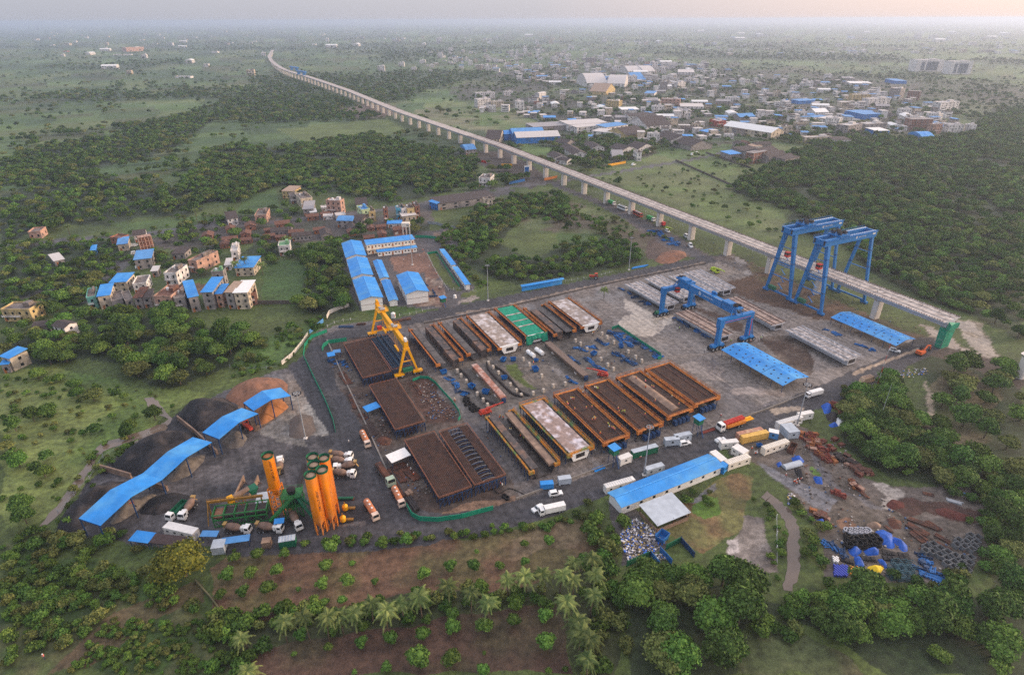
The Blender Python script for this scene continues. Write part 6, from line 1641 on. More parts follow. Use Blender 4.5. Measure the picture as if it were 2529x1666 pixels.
# ---------------------------------------------------------------- vehicles
DRUM=M('drum_brown',(122,98,84),.7,var=.25,rgb2=(98,80,70),s2=.6)
DRUMW=M('drum_white',(200,190,182),.65,var=.15)
BULK=M('bulker_orange',(176,112,76),.7,var=.3,rgb2=(150,116,96),s2=.5)
CHAS=M('chassis',(58,54,52),.7)
CARW=M('car_white',(226,226,224),.3,var=.03,spec=.5)
TRG=M('truck_green',(34,150,74),.5,var=.1)
def wheels(t,xs,half,mesh,r):
 for x in xs:
  for s in(-1,1):
   w=link(bpy.data.objects.new('wheel',mesh),t);w.location=(x,s*half,r)
def truck_cab(t,x,mat=WHITE,w=2.4,h=2.5,ln=1.9):
 b=MB();b.hexa([(x,-w/2,.6),(x+ln,-w/2,.6),(x+ln,w/2,.6),(x,w/2,.6)],[(x,-w/2,.6+h*.55),(x+ln,-w/2,.6+h*.55),(x+ln,w/2,.6+h*.55),(x,w/2,.6+h*.55)])
 z=.6+h*.55;b.hexa([(x,-w/2,z),(x+ln,-w/2,z),(x+ln,w/2,z),(x,w/2,z)],[(x+.05,-w/2+.12,z+h*.42),(x+ln-.35,-w/2+.12,z+h*.42),(x+ln-.35,w/2-.12,z+h*.42),(x+.05,w/2-.12,z+h*.42)])
 c=b.build('cab',mat,t)
 b=MB();b.add([(x+ln+.01,-w/2+.15,z+.08),(x+ln+.01,w/2-.15,z+.08),(x+ln-.29,w/2-.25,z+h*.36),(x+ln-.29,-w/2+.25,z+h*.36)],[[0,1,2,3]]);b.build('windscreen',GLASS,c)
 for s in(-1,1):
  b=MB();b.add([(x+.35,s*(w/2+.012),z+.08),(x+ln-.3,s*(w/2+.012),z+.08),(x+ln-.45,s*(w/2-.09),z+h*.34),(x+.35,s*(w/2-.09),z+h*.34)],[[0,1,2,3]]);b.build('side_window',GLASS,c)
 b=MB();b.bx(x+ln,x+ln+.12,-w/2,w/2,.5,.85);b.build('bumper',CHAS,c)
def mixer():
 t=thing('mixer_truck','x x x x','mixer truck')
 b=MB();b.bx(-4.4,4.0,-.5,.5,.75,1.05);b.bx(-4.3,-1.2,-1.2,1.2,.9,1.05);b.build('chassis',CHAS,t)
 truck_cab(t,2.4)
 b=MB()
 pr=[(-3.9,.55,2.75),(-3.2,1.0,2.55),(-1.9,1.3,2.35),(-.2,1.25,2.15),(1.0,.75,1.95),(1.4,.5,1.9)];n=14
 for x,r,z in pr:b.v+=[(x+.18*r*math.cos(6.2832*i/n)*0,r*math.cos(6.2832*i/n),z+r*math.sin(6.2832*i/n))for i in range(n)]
 for j in range(len(pr)-1):
  for i in range(n):b.f.append([j*n+i,j*n+(i+1)%n,(j+1)*n+(i+1)%n,(j+1)*n+i]);b.mi.append(1 if j==4 else 0)
 b.f.append(list(range(n))[::-1]);b.mi.append(0);b.f.append(list(range(5*n,6*n)));b.mi.append(1);b.build('drum',[DRUM,DRUMW],t,smooth=True)
 b=MB();b.box((1.6,0,1.9),(.6,1.6,1.6));b.cyl((2.0,-.75,2.4),(2.0,.75,2.4),.42,n=10);b.build('water_tank',WHITE,t)
 b=MB();b.hexa([(-4.3,-.4,2.6),(-3.8,-.4,2.6),(-3.8,.4,2.6),(-4.3,.4,2.6)],[(-4.6,-.8,3.7),(-3.5,-.8,3.7),(-3.5,.8,3.7),(-4.6,.8,3.7)]);b.bar((-4.1,0,2.6),(-5.0,.3,1.2),.45,.2);b.build('chute',M('chute_tan',(160,128,78),.7),t)
 wheels(t,(3.3,-2.0,-3.3),1.0,WHEEL_TRUCK,.52);return t
def tipper(col=DGREEN):
 t=thing('dump_truck','x x x x','dump truck')
 b=MB();b.bx(-4.2,4.0,-.5,.5,.7,1.0);b.build('chassis',CHAS,t);truck_cab(t,2.3)
 b=MB();b.bx(-4.2,2.0,-1.2,1.2,1.0,1.15)
 for s in(-1,1):b.bx(-4.2,2.0,s*1.2-.05,s*1.2+.05,1.15,2.5)
 b.bx(-4.25,-4.15,-1.15,1.15,1.15,2.4);b.bx(1.95,2.05,-1.15,1.15,1.15,2.7);b.build('tray',col,t)
 wheels(t,(3.2,-1.9,-3.2),1.0,WHEEL_TRUCK,.52);return t
def bulker():
 t=thing('cement_tanker','x x x x','tanker truck')
 b=MB();b.bx(-5.0,4.6,-.5,.5,.75,1.0);b.build('chassis',CHAS,t);truck_cab(t,2.8,M('cab_dusty',(196,176,162),.7))
 b=MB();pr=[(-5.0,.5),(-4.6,1.1),(-3.2,1.2),(-1.0,1.15),(1.3,1.2),(2.1,1.05),(2.4,.5)];n=14
 for x,r in pr:b.v+=[(x,r*math.cos(6.2832*i/n),2.15+r*math.sin(6.2832*i/n))for i in range(n)]
 for j in range(len(pr)-1):
  for i in range(n):b.f.append([j*n+i,j*n+(i+1)%n,(j+1)*n+(i+1)%n,(j+1)*n+i]);b.mi.append(0)
 b.f.append(list(range(n))[::-1]);b.mi.append(0);b.f.append(list(range(6*n,7*n)));b.mi.append(0)
 tk=b.build('tank',BULK,t,smooth=True)
 for x in(-3,-1,1):
  b=MB();b.lathe([(.32,3.3),(.32,3.55)],10,(x,0));b.build('hatch',WHITE,tk)
 wheels(t,(3.7,-2.2,-3.4,-4.5),1.0,WHEEL_TRUCK,.52);return t
def flatbed():
 t=thing('flatbed_truck','x x x x','flatbed truck')
 b=MB();b.bx(-6.5,4.2,-.5,.5,.75,1.0);b.bx(-6.5,2.0,-1.2,1.2,1.05,1.2);b.build('flatbed',CHAS,t);truck_cab(t,2.6,M('cab_palegreen',(150,168,150),.7))
 wheels(t,(3.4,-3.0,-4.2,-5.4),1.0,WHEEL_TRUCK,.52);return t
def box_truck(col,cab=WHITE,L_=5.6,h=2.2,name='lorry',cat='lorry'):
 t=thing(name,'x x x x',cat)
 b=MB();b.bx(-L_+1.2,3.6,-.5,.5,.7,1.0);b.build('chassis',CHAS,t);truck_cab(t,1.9,cab)
 b=MB();b.bx(-L_+1.2,1.7,-1.2,1.2,1.0,1.0+h);b.cur=0;b.build('cargo_box',col,t)
 wheels(t,(2.8,-L_+2.4,-L_+3.6),1.0,WHEEL_TRUCK,.52);return t
def bus(col):
 t=thing('bus','x x x x','bus')
 b=MB();b.bx(-5,5,-1.25,1.25,.5,1.6);b.hexa([(-5,-1.25,1.6),(5,-1.25,1.6),(5,1.25,1.6),(-5,1.25,1.6)],[(-4.9,-1.1,3.1),(4.7,-1.1,3.1),(4.7,1.1,3.1),(-4.9,1.1,3.1)]);o=b.build('body',col,t)
 for s in(-1,1):
  b=MB();b.add([(-4.6,s*1.262,1.7),(4.4,s*1.262,1.7),(4.3,s*1.16,2.7),(-4.6,s*1.16,2.7)],[[0,1,2,3]]);b.build('window_band',GLASS,o)
 b=MB();b.add([(5.01,-1.1,1.6),(5.01,1.1,1.6),(4.76,1.0,2.8),(4.76,-1.0,2.8)],[[0,1,2,3]]);b.build('windscreen',GLASS,o)
 b=MB();b.bx(-3.5,3.5,-.8,.8,3.1,3.2);b.build('roof_rack',STEEL,o)
 wheels(t,(3.3,-3.0),1.05,WHEEL_TRUCK,.52);return t
def car(kind='suv',mat=CARW):
 t=thing('car','x x x x','car');L_,h=(4.4,1.75)if kind=='suv' else(4.1,1.45);hl=L_/2
 b=MB();b.hexa([(-hl,-.82,.3),(hl,-.82,.3),(hl,.82,.3),(-hl,.82,.3)],[(-hl+.05,-.86,.95),(hl-.1,-.86,.85),(hl-.1,.86,.85),(-hl+.05,.86,.95)])
 x0=-hl+(.1 if kind=='suv' else .5);b.hexa([(x0,-.8,.93),(hl-1.25,-.8,.9),(hl-1.25,.8,.9),(x0,.8,.93)],[(x0+.25,-.66,h),(hl-2.0,-.66,h),(hl-2.0,.66,h),(x0+.25,.66,h)])
 o=b.build('body',mat,t)
 for s in(-1,1):
  b=MB();b.add([(x0+.3,s*.80,1.0),(hl-1.5,s*.80,1.0),(hl-2.1,s*.69,h-.12),(x0+.4,s*.69,h-.12)],[[0,1,2,3]]);b.build('side_window',GLASS,o)
 b=MB();b.add([(hl-1.22,-.7,.96),(hl-1.22,.7,.96),(hl-1.93,.6,h-.08),(hl-1.93,-.6,h-.08)],[[0,1,2,3]]);b.build('windscreen',GLASS,o)
 for s in(-.6,.6):
  b=MB();b.bx(hl-.12,hl-.02,s-.15,s+.15,.62,.8);b.build('headlight',STEEL,o)
 wheels(t,(hl-.85,-hl+.85),.78,WHEEL_CAR,.36);return t
PARK={}
def park(kind,make,f,a,b_,label,group=None,sc=1.0):
 if kind in('mixer','tipper','bulker'):sc=.88
 """a vehicle whose nose is at pixel B_ and tail at pixel A"""
 p,q=f(*a),f(*b_);d=q-p;rz=math.atan2(d.y,d.x);c=(p+q)/2
 if kind not in PARK:
  t=PARK[kind]=make();t.location=c;t.rotation_euler=(0,0,rz);t['label']=label;t.scale=(sc,)*3
 else:t=dup(PARK[kind],c,rz,label,sc)
 if group:t['group']=group
 elif 'group' in t:del t['group']
 blk(c,rz,8*sc,2.5*sc,.5);return t
GM='mixer trucks at the batching plant'
for a,b_,lab in(((440,1200),(700,1215),'concrete mixer truck at the left end in front of the green bins'),((850,1190),(1110,1205),'concrete mixer truck in front of the green bins beside the blue hut'),((1255,1010),(1355,1200),'concrete mixer truck driving out between bins and silos'),((1105,480),(1105,310),'pale pink mixer truck parked behind the single silo'),((1785,268),(1990,275),'concrete mixer truck at the back of the row of four right of the silos'),((1790,340),(2000,348),'striped drum mixer truck, second from the back right of the silos'),((2040,400),(1815,425),'concrete mixer truck facing the silos, third from the back in the row of four'),((1810,500),(2030,505),'concrete mixer truck at the front of the row of four right of the silos')):
 park('mixer',mixer,c7,a,b_,lab,GM)
park('mixer',mixer,k10,(1430,1180),(1345,1290),'concrete mixer truck next to the green tipper by the black heap',GM)
park('tipper',tipper,k10,(1360,1190),(1255,1295),'tipper truck with a dark green tray beside a mixer by the black heap')
for a,b_,lab in(((185,600),(250,735),'orange cement tanker parked on the ring road beside the scrap wire heap'),((510,1170),(600,1350),'orange cement tanker behind the steel loaded flatbed truck'),((230,1310),(335,1480),'orange cement tanker unloading beside the yellow pump pots')):
 park('bulker',bulker,c6,a,b_,lab,'orange cement tankers')
fb=park('flatbed',flatbed,c6,(355,930),(510,1160),'flatbed truck with a pale green cab loaded with steel bars',sc=1.15)
t=tag(MB().bx(-6.8,2.2,-1.0,1.0,0,.7).bx(-6.4,1.8,-.7,.7,.7,1.0).build('steel_bundle',RUST),'bundle of rusty steel bars lying on the flatbed truck','steel bars');t.location=fb.location+Vector((0,0,1.42));t.rotation_euler=fb.rotation_euler
park('suv',car,o7,(945,330),(1040,308),'white sport utility car driving past the grey roadside huts')
park('sedan',lambda:car('sedan'),o7,(1310,300),(1405,272),'white car beside the cluster of white cabins')
park('suv',car,c8,(1432,1425),(1530,1445),'white sport utility car on the concrete near the viaduct end')
park('pickup',lambda:car('suv'),O,(1278,1152),(1305,1147),'white car on the ring road near the dark cables')
park('sedan',car,O,(1262,1178),(1238,1190),'white car in front of the white box truck')
wt=lambda:box_truck(WHITE,WHITE,7.5,2.4)
park('white_lorry',wt,O,(1298,1187),(1252,1197),'white ribbed box truck standing at the near bend of the ring road',sc=.8)
park('white_lorry',wt,crop(1850,950,3.1355),(540,75),(425,105),'pale open lorry on the yard road above the scrap yard',sc=.75)
park('green_lorry',lambda:box_truck(TRG),k6b,(1310,750),(1390,785),'green lorry farthest along the row under the viaduct')
park('white_bus',lambda:bus(CARW),k6b,(1400,795),(1490,830),'white bus parked in the row under the viaduct')
park('red_bus',lambda:bus(M('bus_red',(176,72,50),.5)),k6b,(1545,850),(1630,890),'red and orange bus parked in the row under the viaduct')
park('green_lorry',box_truck,k6b,(1665,895),(1755,935),'green lorry with a white cab behind the red lorry')
park('red_lorry',lambda:box_truck(M('lorry_red',(188,44,40),.5)),k6b,(1840,975),(1750,935),'red lorry facing the green one under the viaduct')
park('van',lambda:car('suv',CARW),k6b,(2015,1055),(2065,1085),'white van on the site track beside a viaduct pier',sc=1.3)
park('van',car,k6b,(2060,1135),(2085,1175),'white van on the site track near the dark blue frames',sc=1.3)
park('van',car,k6b,(1840,1005),(1880,1030),'white pickup beside the yellow green crane truck',sc=1.1)
def boom_truck():
 t=thing('pump_truck','x x x x','pump truck');b=MB();b.bx(-6,4.4,-.6,.6,.75,1.1);b.bx(-5.6,2.0,-1.2,1.2,1.1,2.0);b.build('chassis',M('pump_orange',(206,128,42),.6),t)
 truck_cab(t,3.0);b=MB()
 for y in(-.6,0,.6):b.bar((2.4,y,2.6),(-5.2,y,2.9),.42,.6)
 b.build('boom',RED,t);b=MB();b.bx(-9.2,-5.6,-.9,.9,1.3,1.6);b.bx(-8.6,-6,-.3,.3,1.6,2.0);b.build('outrigger',YEL,t)
 wheels(t,(3.9,2.4,-2.8,-4.1),1.05,WHEEL_TRUCK,.52);return t
park('pump',boom_truck,o7,(1545,120),(1355,180),'white cabbed pump truck with a red folded boom on the yard road',sc=1.1)
def excavator(mat):
 t=thing('excavator','x x x x','excavator')
 for s in(-1,1):
  b=MB();b.hexa([(-1.9,s*1.1-.3,.15),(1.9,s*1.1-.3,.15),(1.9,s*1.1+.3,.15),(-1.9,s*1.1+.3,.15)],[(-2.2,s*1.1-.3,.8),(2.2,s*1.1-.3,.8),(2.2,s*1.1+.3,.8),(-2.2,s*1.1+.3,.8)]);b.build('track',TYRE,t)
 b=MB();b.bx(-2.4,1.4,-1.25,1.25,.95,1.9);b.bx(-2.4,-1.2,-1.2,1.2,1.9,2.3);b.build('body',mat,t)
 b=MB();b.hexa([(.1,.25,1.9),(1.6,.25,1.9),(1.6,1.2,1.9),(.1,1.2,1.9)],[(.2,.3,3.1),(1.3,.3,3.1),(1.3,1.15,3.1),(.2,1.15,3.1)]);b.build('cab',GLASS,t)
 b=MB();b.bar((1.0,-.3,1.6),(3.6,-.3,3.8),.55);b.bar((3.6,-.3,3.8),(6.0,-.3,2.9),.45);b.bar((6.0,-.3,2.9),(6.6,-.3,1.0),.35);bo=b.build('boom',mat,t)
 b=MB();b.hexa([(6.2,-.8,.3),(7.2,-.8,.2),(7.2,.2,.2),(6.2,.2,.3)],[(6.2,-.8,1.2),(6.9,-.8,1.1),(6.9,.2,1.1),(6.2,.2,1.2)]);b.build('bucket',CHAS,bo);return t
park('exc',lambda:excavator(M('digger_orange',(200,92,40),.55)),c8,(1690,1490),(1800,1440),'orange excavator on dark earth near the green wrapped pier')
def crane_truck(mat,cab):
 t=thing('mobile_crane','x x x x','mobile crane');b=MB();b.bx(-2.8,2.8,-1.2,1.2,.7,1.3);b.bx(-2.4,-.4,-1.1,1.1,1.3,2.2);b.build('carrier',mat,t)
 b=MB();b.box((1.6,.6,1.95),(1.5,1.0,1.3));b.build('cab',cab,t);b=MB();b.bar((-1.8,-.3,2.3),(5.2,-.3,3.4),.65);b.bar((5.2,-.3,3.4),(8.6,-.3,3.7),.42);b.build('boom',mat,t)
 wheels(t,(1.9,-1.8),1.15,WHEEL_TRUCK,.52);return t
LIFT=M('lifter_red',(172,62,46),.6)
park('red_crane',lambda:crane_truck(LIFT,LIFT),c4,(115,535),(240,500),'red mobile crane at the corner of the green railed casting bed',sc=.85)
park('red_crane',None,c4,(1300,185),(1180,172),'red mobile crane behind the reinforcement bed with the pale edge',sc=.8)
YG=M('crane_lime',(170,190,60),.5)
park('lime_crane',lambda:crane_truck(YG,CHAS),zs,(1545,170),(1650,235),'lime yellow mobile crane at the back of the girder store',sc=1.1)
park('lime_crane',None,k6b,(1840,985),(1890,1020),'lime yellow mobile crane in the row under the viaduct',sc=.9)
def tractor():
 t=thing('tractor','x x x x','tractor');b=MB();b.bx(-.4,1.9,-.4,.4,.7,1.4);b.build('bonnet',LIFT,t);b=MB();b.bx(-1.4,-.3,-.7,.7,.8,1.2);b.bx(-1.3,-.2,-.7,.7,2.2,2.35)
 for x in(-1.25,-.3):
  for y in(-.6,.6):b.bx(x-.04,x+.04,y-.04,y+.04,1.2,2.2)
 b.build('seat_frame',LIFT,t)
 for s in(-1,1):
  w=link(bpy.data.objects.new('wheel',WHEEL_TRUCK),t);w.location=(-.9,s*.8,.75);w.scale=(1.44,)*3
  w=link(bpy.data.objects.new('wheel',WHEEL_CAR),t);w.location=(1.4,s*.7,.36)
 return t
park('tractor',tractor,k6b,(1210,1450),(1155,1445),'small red tractor on the top yard road',sc=1.4)
park('loader',lambda:(lambda t:t)(tractor()),k10,(975,1205),(930,1225),'yellow and red loader on the pale aggregate strip',sc=1.2)
park('loader',None,k10,(1800,610),(1840,640),'loader working under the middle zigzag roof',sc=1.6)
SKIN=M('skin',(120,78,56),.6,var=.05)
CLOTH=[M('cloth_'+n,c,.85,var=.15)for n,c in(('navy',(44,52,76)),('brown',(86,66,52)),('grey',(110,108,104)))]
VEST={n:M('vest_'+n,c,.7,var=.05)for n,c in(('orange',(226,98,52)),('lime',(176,216,70)),('white',(222,220,214)),('pink',(222,120,110)))}
HAT={'yellow':M('hat_yellow',(226,190,40),.4),'white':WHITE}
def body_mesh(pose,cl):
 """one continuous skinned figure: legs, torso, neck, head, arms with hands"""
 J={'pelvis':(0,0,.92),'chest':(0,0,1.28),'neck':(0,0,1.48),'head':(0,.02,1.60),'crown':(0,.01,1.74)}
 st,bend=(.16,0)if pose==0 else((.30,0)if pose==1 else(.14,.45))
 for s,n in((-1,'l'),(1,'r')):
  f=st*s if pose==1 else 0
  J['hip'+n]=(s*.1,0,.88);J['knee'+n]=(s*.11,f*.6+.03,.48);J['ank'+n]=(s*.12,f,.09);J['toe'+n]=(s*.13,f+.17,.04)
  J['sho'+n]=(s*.19,0,1.42);J['elb'+n]=(s*.25,-f*.5+(.12 if pose==2 else 0),1.14);J['wri'+n]=(s*.23,-f*.7+(.34 if pose==2 else .08),.92 if pose<2 else .95);J['tip'+n]=(s*.22,J['wri'+n][1]+.06,J['wri'+n][2]-.15)
 if bend:
  for k in('chest','neck','head','crown','shol','shor','elbl','elbr','wril','wrir','tipl','tipr'):
   x,y,z=J[k];d=z-.92;J[k]=(x,y+d*math.sin(bend),.92+d*math.cos(bend))
 E_=[('pelvis','chest'),('chest','neck'),('neck','head'),('head','crown')]
 for n in 'lr':E_+=[('pelvis','hip'+n),('hip'+n,'knee'+n),('knee'+n,'ank'+n),('ank'+n,'toe'+n),('neck','sho'+n),('sho'+n,'elb'+n),('elb'+n,'wri'+n),('wri'+n,'tip'+n)]
 rad={'pelvis':.15,'chest':.17,'neck':.065,'head':.105,'crown':.07,'hip':.1,'knee':.07,'ank':.05,'toe':.04,'sho':.075,'elb':.05,'wri':.04,'tip':.03}
 ks=list(J);me=bpy.data.meshes.new('body');me.from_pydata([J[k]for k in ks],[(ks.index(a),ks.index(b))for a,b in E_],[])
 o=bpy.data.objects.new('body',me);COL.objects.link(o);o.modifiers.new('s','SKIN');o.modifiers.new('d','SUBSURF').levels=1
 sv=me.skin_vertices[0].data
 for i,k in enumerate(ks):
  r=rad.get(k)or rad[k[:-1]];sv[i].radius=(r,r*(.8 if k in('chest','pelvis')else 1));sv[i].use_root=k=='pelvis'
 dg=bpy.context.evaluated_depsgraph_get();m=bpy.data.meshes.new_from_object(o.evaluated_get(dg));bpy.data.objects.remove(o)
 m.materials.clear()
 for x in(CLOTH[cl],SKIN,CLOTH[2]):m.materials.append(x)
 for p in m.polygons:
  z=p.center.z;w=abs(p.center.x)
  p.material_index=1 if(z>1.46 and w<.14)or(w>.2 and z<1.0 and z>.6)else(0 if z<.95 else 2)
  p.use_smooth=True
 return m
BODY=[body_mesh(p,c)for p,c in((0,0),(1,1),(2,0),(0,1))]
def vest_mesh(mat,bend):
 b=MB();f=lambda x,y,z:(x,y+(z-.92)*math.sin(bend),.92+(z-.92)*math.cos(bend))
 b.hexa([f(-.19,-.15,.98),f(.19,-.15,.98),f(.19,.15,.98),f(-.19,.15,.98)],[f(-.21,-.16,1.44),f(.21,-.16,1.44),f(.21,.15,1.44),f(-.21,.15,1.44)]);o=b.build('vest',mat);me=o.data;bpy.data.objects.remove(o);return me
def hat_mesh(mat,bend):
 b=MB();y,z=.82*math.sin(bend),.92+.80*math.cos(bend);b.lathe([(.16,z-.06),(.13,z-.03),(.12,z+.03),(.05,z+.09)],10,(0,y));o=b.build('helmet',mat);me=o.data;bpy.data.objects.remove(o);return me
VM={(v,bd):vest_mesh(VEST[v],bd)for v in VEST for bd in(0,.45)};HM={(h,bd):hat_mesh(HAT[h],bd)for h in HAT for bd in(0,.45)}
PROTO={}
def person(p,v,where,pose=None,hat='yellow'):
 pose=rnd.randrange(4)if pose is None else pose;bd=.45 if pose==2 else 0;act=('standing','walking','bending','standing')[pose]
 lab=f'{act} worker in {v} vest {where}';k=(v,pose,hat)
 if k not in PROTO:
  t=PROTO[k]=thing('person',lab,'person',p,rnd.random()*6.28,f'{act} workers in {v} vests {where}')
  link(bpy.data.objects.new('body',BODY[pose]),t);link(bpy.data.objects.new('vest',VM[v,bd]),t);link(bpy.data.objects.new('helmet',HM[hat,bd]),t)
 else:
  t=dup(PROTO[k],p,rnd.random()*6.28,lab);t['group']=f'{act} workers in {v} vests {where}'
ZC=4.16
for(x,y),v in zip(((965,402),(978,404),(950,399),(915,440),(925,448),(1090,485),(1140,475),(985,495),(1160,575),(1172,580),(1145,592),(1165,590),(1292,630),(1297,655),(1320,665),(1332,668),(1346,680),(1215,715),(1060,340)),'pink pink white orange pink pink pink pink white pink pink orange lime white pink pink pink orange white'.split()):person(c4(x,y,ZC),v,'on the crowded reinforcement bed')
for(x,y),v in zip(((1165,298),(1180,302),(1192,306),(1377,490),(1412,515),(1436,517),(1620,545),(1385,520)),'white white lime pink lime lime pink orange'.split()):person(c4(x,y,ZC),v,'on the reinforcement bed left of the tan tube')
for(x,y),v in zip(((1625,240),(1625,295),(1680,290),(1697,296),(1710,420),(1540,215),(1925,450),(1862,380)),'pink orange pink pink pink pink pink white'.split()):person(c4(x,y,ZC),v,'around the tan inner tube')
for(x,y),v in zip(((480,672),(400,680),(497,735),(525,755),(412,682),(745,950)),'orange white orange lime white orange'.split()):person(c4(x,y,.6),v,'in the open bed with two raised strips')
for(x,y),v in zip(((305,568),(312,560),(342,570)),'orange orange orange'.split()):person(c4(x,y),v,'beside the red mobile crane')
for(x,y),v in zip(((712,1015),(650,930),(683,965),(1610,1125),(1592,1108),(1125,250),(1130,262),(685,565),(50,685)),'orange white white white orange white orange orange white'.split()):person(c6(x,y),v,'among the reinforcement jigs',hat='white')
for(x,y),v in zip(((1430,628),(1415,632),(860,690),(880,700),(2200,512),(2215,500),(1640,545),(1510,855),(1580,850),(585,1290),(2260,470)),'pink white orange white white orange pink pink pink orange white'.split()):person(c3(x,y),v,'in the storage strip between the beds')
for(x,y),v in zip(((970,885),(1125,845),(1155,785),(1218,945),(1285,1020),(1305,1152),(1318,1150),(1330,1155)),'white white orange white orange white white white'.split()):person(k5(x,y),v,'on the camp court',pose=rnd.choice((0,1,3)),hat='white')
for(x,y),v in zip(((1700,425),(1712,430),(1727,425),(1675,380),(535,470),(2100,720),(2115,715),(2140,700),(2155,725),(2170,690),(2125,735),(2020,655),(1360,45)),'white orange white orange orange orange pink orange white orange orange pink pink'.split()):person(o7(x,y),v,'on the tracks of the scrap yard entrance',hat='white')
for(x,y),v in zip(((1255,1080),(1535,975),(985,838),(960,852),(1880,925),(1862,948),(1745,980),(2305,1330)),'white lime lime white white white orange white'.split()):person(c5(x,y),v,'near the blue wheeled carrier',hat='white')
for(x,y),v in zip(((130,1290),(120,1310),(95,1335)),'white lime white'.split()):person(c8(x,y),v,'between girder and canopy',hat='white')
for k in range(7):person(SP_[0]+VD*(6+9*k+3*rnd.random())+VN*rnd.uniform(-4,4)+Vector((0,0,DECKTOP)),'white','on the viaduct deck',hat='white')
person(O(104,1530),'pink','on the red path at lower left',0,'white')

# ---------------------------------------------------------------- yard stores
def bm_obj(name,b,mats,label,cat,p,rz=0.0,group=None,smooth=False):
 o=b.build(name,mats,None,p,smooth);o.rotation_euler=(0,0,rz);return tag(o,label,cat,group)
BLOCKM=M('block_white',(178,168,156),.85,var=.12)
bk=None
for f,pts,w in((c3,((615,948),(660,1003),(722,1070),(850,1217),(920,1290),(970,1350)),'left of the rusty inner mould'),(c3,((982,855),(1035,905),(1098,970),(1238,1110),(1308,1180),(1365,1235)),'right of the rusty inner mould'),(c3,((1390,810),(1460,870),(1605,1005),(1625,1180),(1505,1212),(1740,1125),(1880,1100)),'between mould and puddle'),(zz6,((1153,625),(1250,705),(1330,765),(800,365),(870,410),(960,485)),'right of the long dark mould'),(zz6,((1240,318),(1335,388),(1535,520),(1640,595),(1725,650),(1170,268)),'beside the netted row of blue steel')):
 for x,y in pts:
  p=f(x,y);p.z=0
  if bk is None:
   bk=thing('concrete_block','x','concrete block',p,.5)
   b=MB();b.bx(-.65,.65,-.65,.65,0,1.05);b.build('lower_block',BLOCKM,bk);b=MB();b.bx(-.6,.6,-.62,.62,1.06,1.95);b.build('upper_block',BLOCKM,bk);t=bk
  else:t=dup(bk,p,.5+rnd.uniform(-.1,.1))
  t.scale=(.78,.78,.85)
  t['label']=f'pale concrete support block in the line {w}';t['group']=f'concrete support blocks {w}'
BINB=M('bin_blue',(30,96,158),.55,var=.15)
sk=None
for f,x,y,lab in((c3,455,960,'big blue box bin at the foot of the yellow gantry'),(c3,785,1130,'blue skip left of the rusty inner mould'),(c3,950,1195,'blue frame skip beside the rusty inner mould'),(c3,1165,1025,'blue skip between two lines of pale blocks'),(c3,1530,930,'blue skip on the pale muddy concrete'),(c3,1155,815,'blue skip at the aisle, left one of two'),(c3,1270,808,'blue skip at the aisle, right one of two'),(zz6,1435,440,'blue skip beside the netted row of steel parts'),(zz6,1055,548,'blue skip right of the long dark mould'),(o7,1750,340,'small blue skip beside the cream cabin'),(c3,1540,815,'small blue skip beside two white tanks')):
 p=f(x,y);p.z=0
 if sk is None:
  sk=thing('skip',lab,'skip',p,.5);b=MB()
  for s in(-1,1):b.hexa([(-1.0,s*.8-.05,.3),(1.0,s*.8-.05,.3),(1.0,s*.8+.05,.3),(-1.0,s*.8+.05,.3)],[(-1.3,s*.95-.05,1.6),(1.3,s*.95-.05,1.6),(1.3,s*.95+.05,1.6),(-1.3,s*.95+.05,1.6)]);b.hexa([(s*1.0-.05,-.75,.3),(s*1.0+.05,-.75,.3),(s*1.0+.05,.75,.3),(s*1.0-.05,.75,.3)],[(s*1.3-.05,-.9,1.6),(s*1.3+.05,-.9,1.6),(s*1.3+.05,.9,1.6),(s*1.3-.05,.9,1.6)])
  b.bx(-1,1,-.8,.8,.25,.32);b.build('tub',BINB,sk)
  b=MB()
  for x0 in(-.9,.9):b.bx(x0-.1,x0+.1,-.9,.9,0,.25)
  b.build('runner',DBLUE,sk)
 else:dup(sk,p,rnd.random()*3,lab,rnd.uniform(.9,1.15)if 'small' not in lab else .7)
for x,y,lab in((175,560,'white horizontal tank beside blue steel in the storage strip, left one of two'),(295,525,'white horizontal tank beside blue steel in the storage strip, right one of two')):
 p=zz6(x,y);t=thing('tank',lab,'tank',p,-1.0);b=MB();b.cyl((-2.6,0,1.2),(2.6,0,1.2),.95,n=16);b.build('vessel',CARW,t);b=MB();b.box((-1.6,0,.2),(.3,1.6,.5));b.box((1.6,0,.2),(.3,1.6,.5));b.build('saddle',DBLUE,t);b=MB();b.lathe([(.3,2.1),(.3,2.4)],10);b.build('hatch',STEEL,t)
def steel_part(q):
 b=MB();L_=q.uniform(1.4,4.2);k=q.randrange(3)
 if k==0:
  for y in(-.4,.4):b.bx(-L_/2,L_/2,y-.1,y+.1,.1,.4)
  for i in range(4):x=-L_/2+L_*(i+.5)/4;b.bx(x-.08,x+.08,-.3,.3,.15,.35)
 elif k==1:
  b.bx(-L_/2,L_/2,-.35,.35,.05,.2);b.bx(-L_/2,L_/2,-.35,-.25,.2,.9);b.bx(-L_/2,-L_/2+.1,-.25,.35,.2,.9)
 else:
  for i in range(3):b.bx(-L_/2,L_/2,-.5+i*.35,-.3+i*.35,.05,.35+.2*(i%2))
  b.bx(-.4,.4,-.6,.5,.36,.6)
 return b
SPARTS=[]
for i in range(9):
 o=steel_part(random.Random(i)).build('steel_part',BINB if i%3 else M('steel_navy',(40,64,96),.6,var=.25));SPARTS.append(o.data);bpy.data.objects.remove(o)
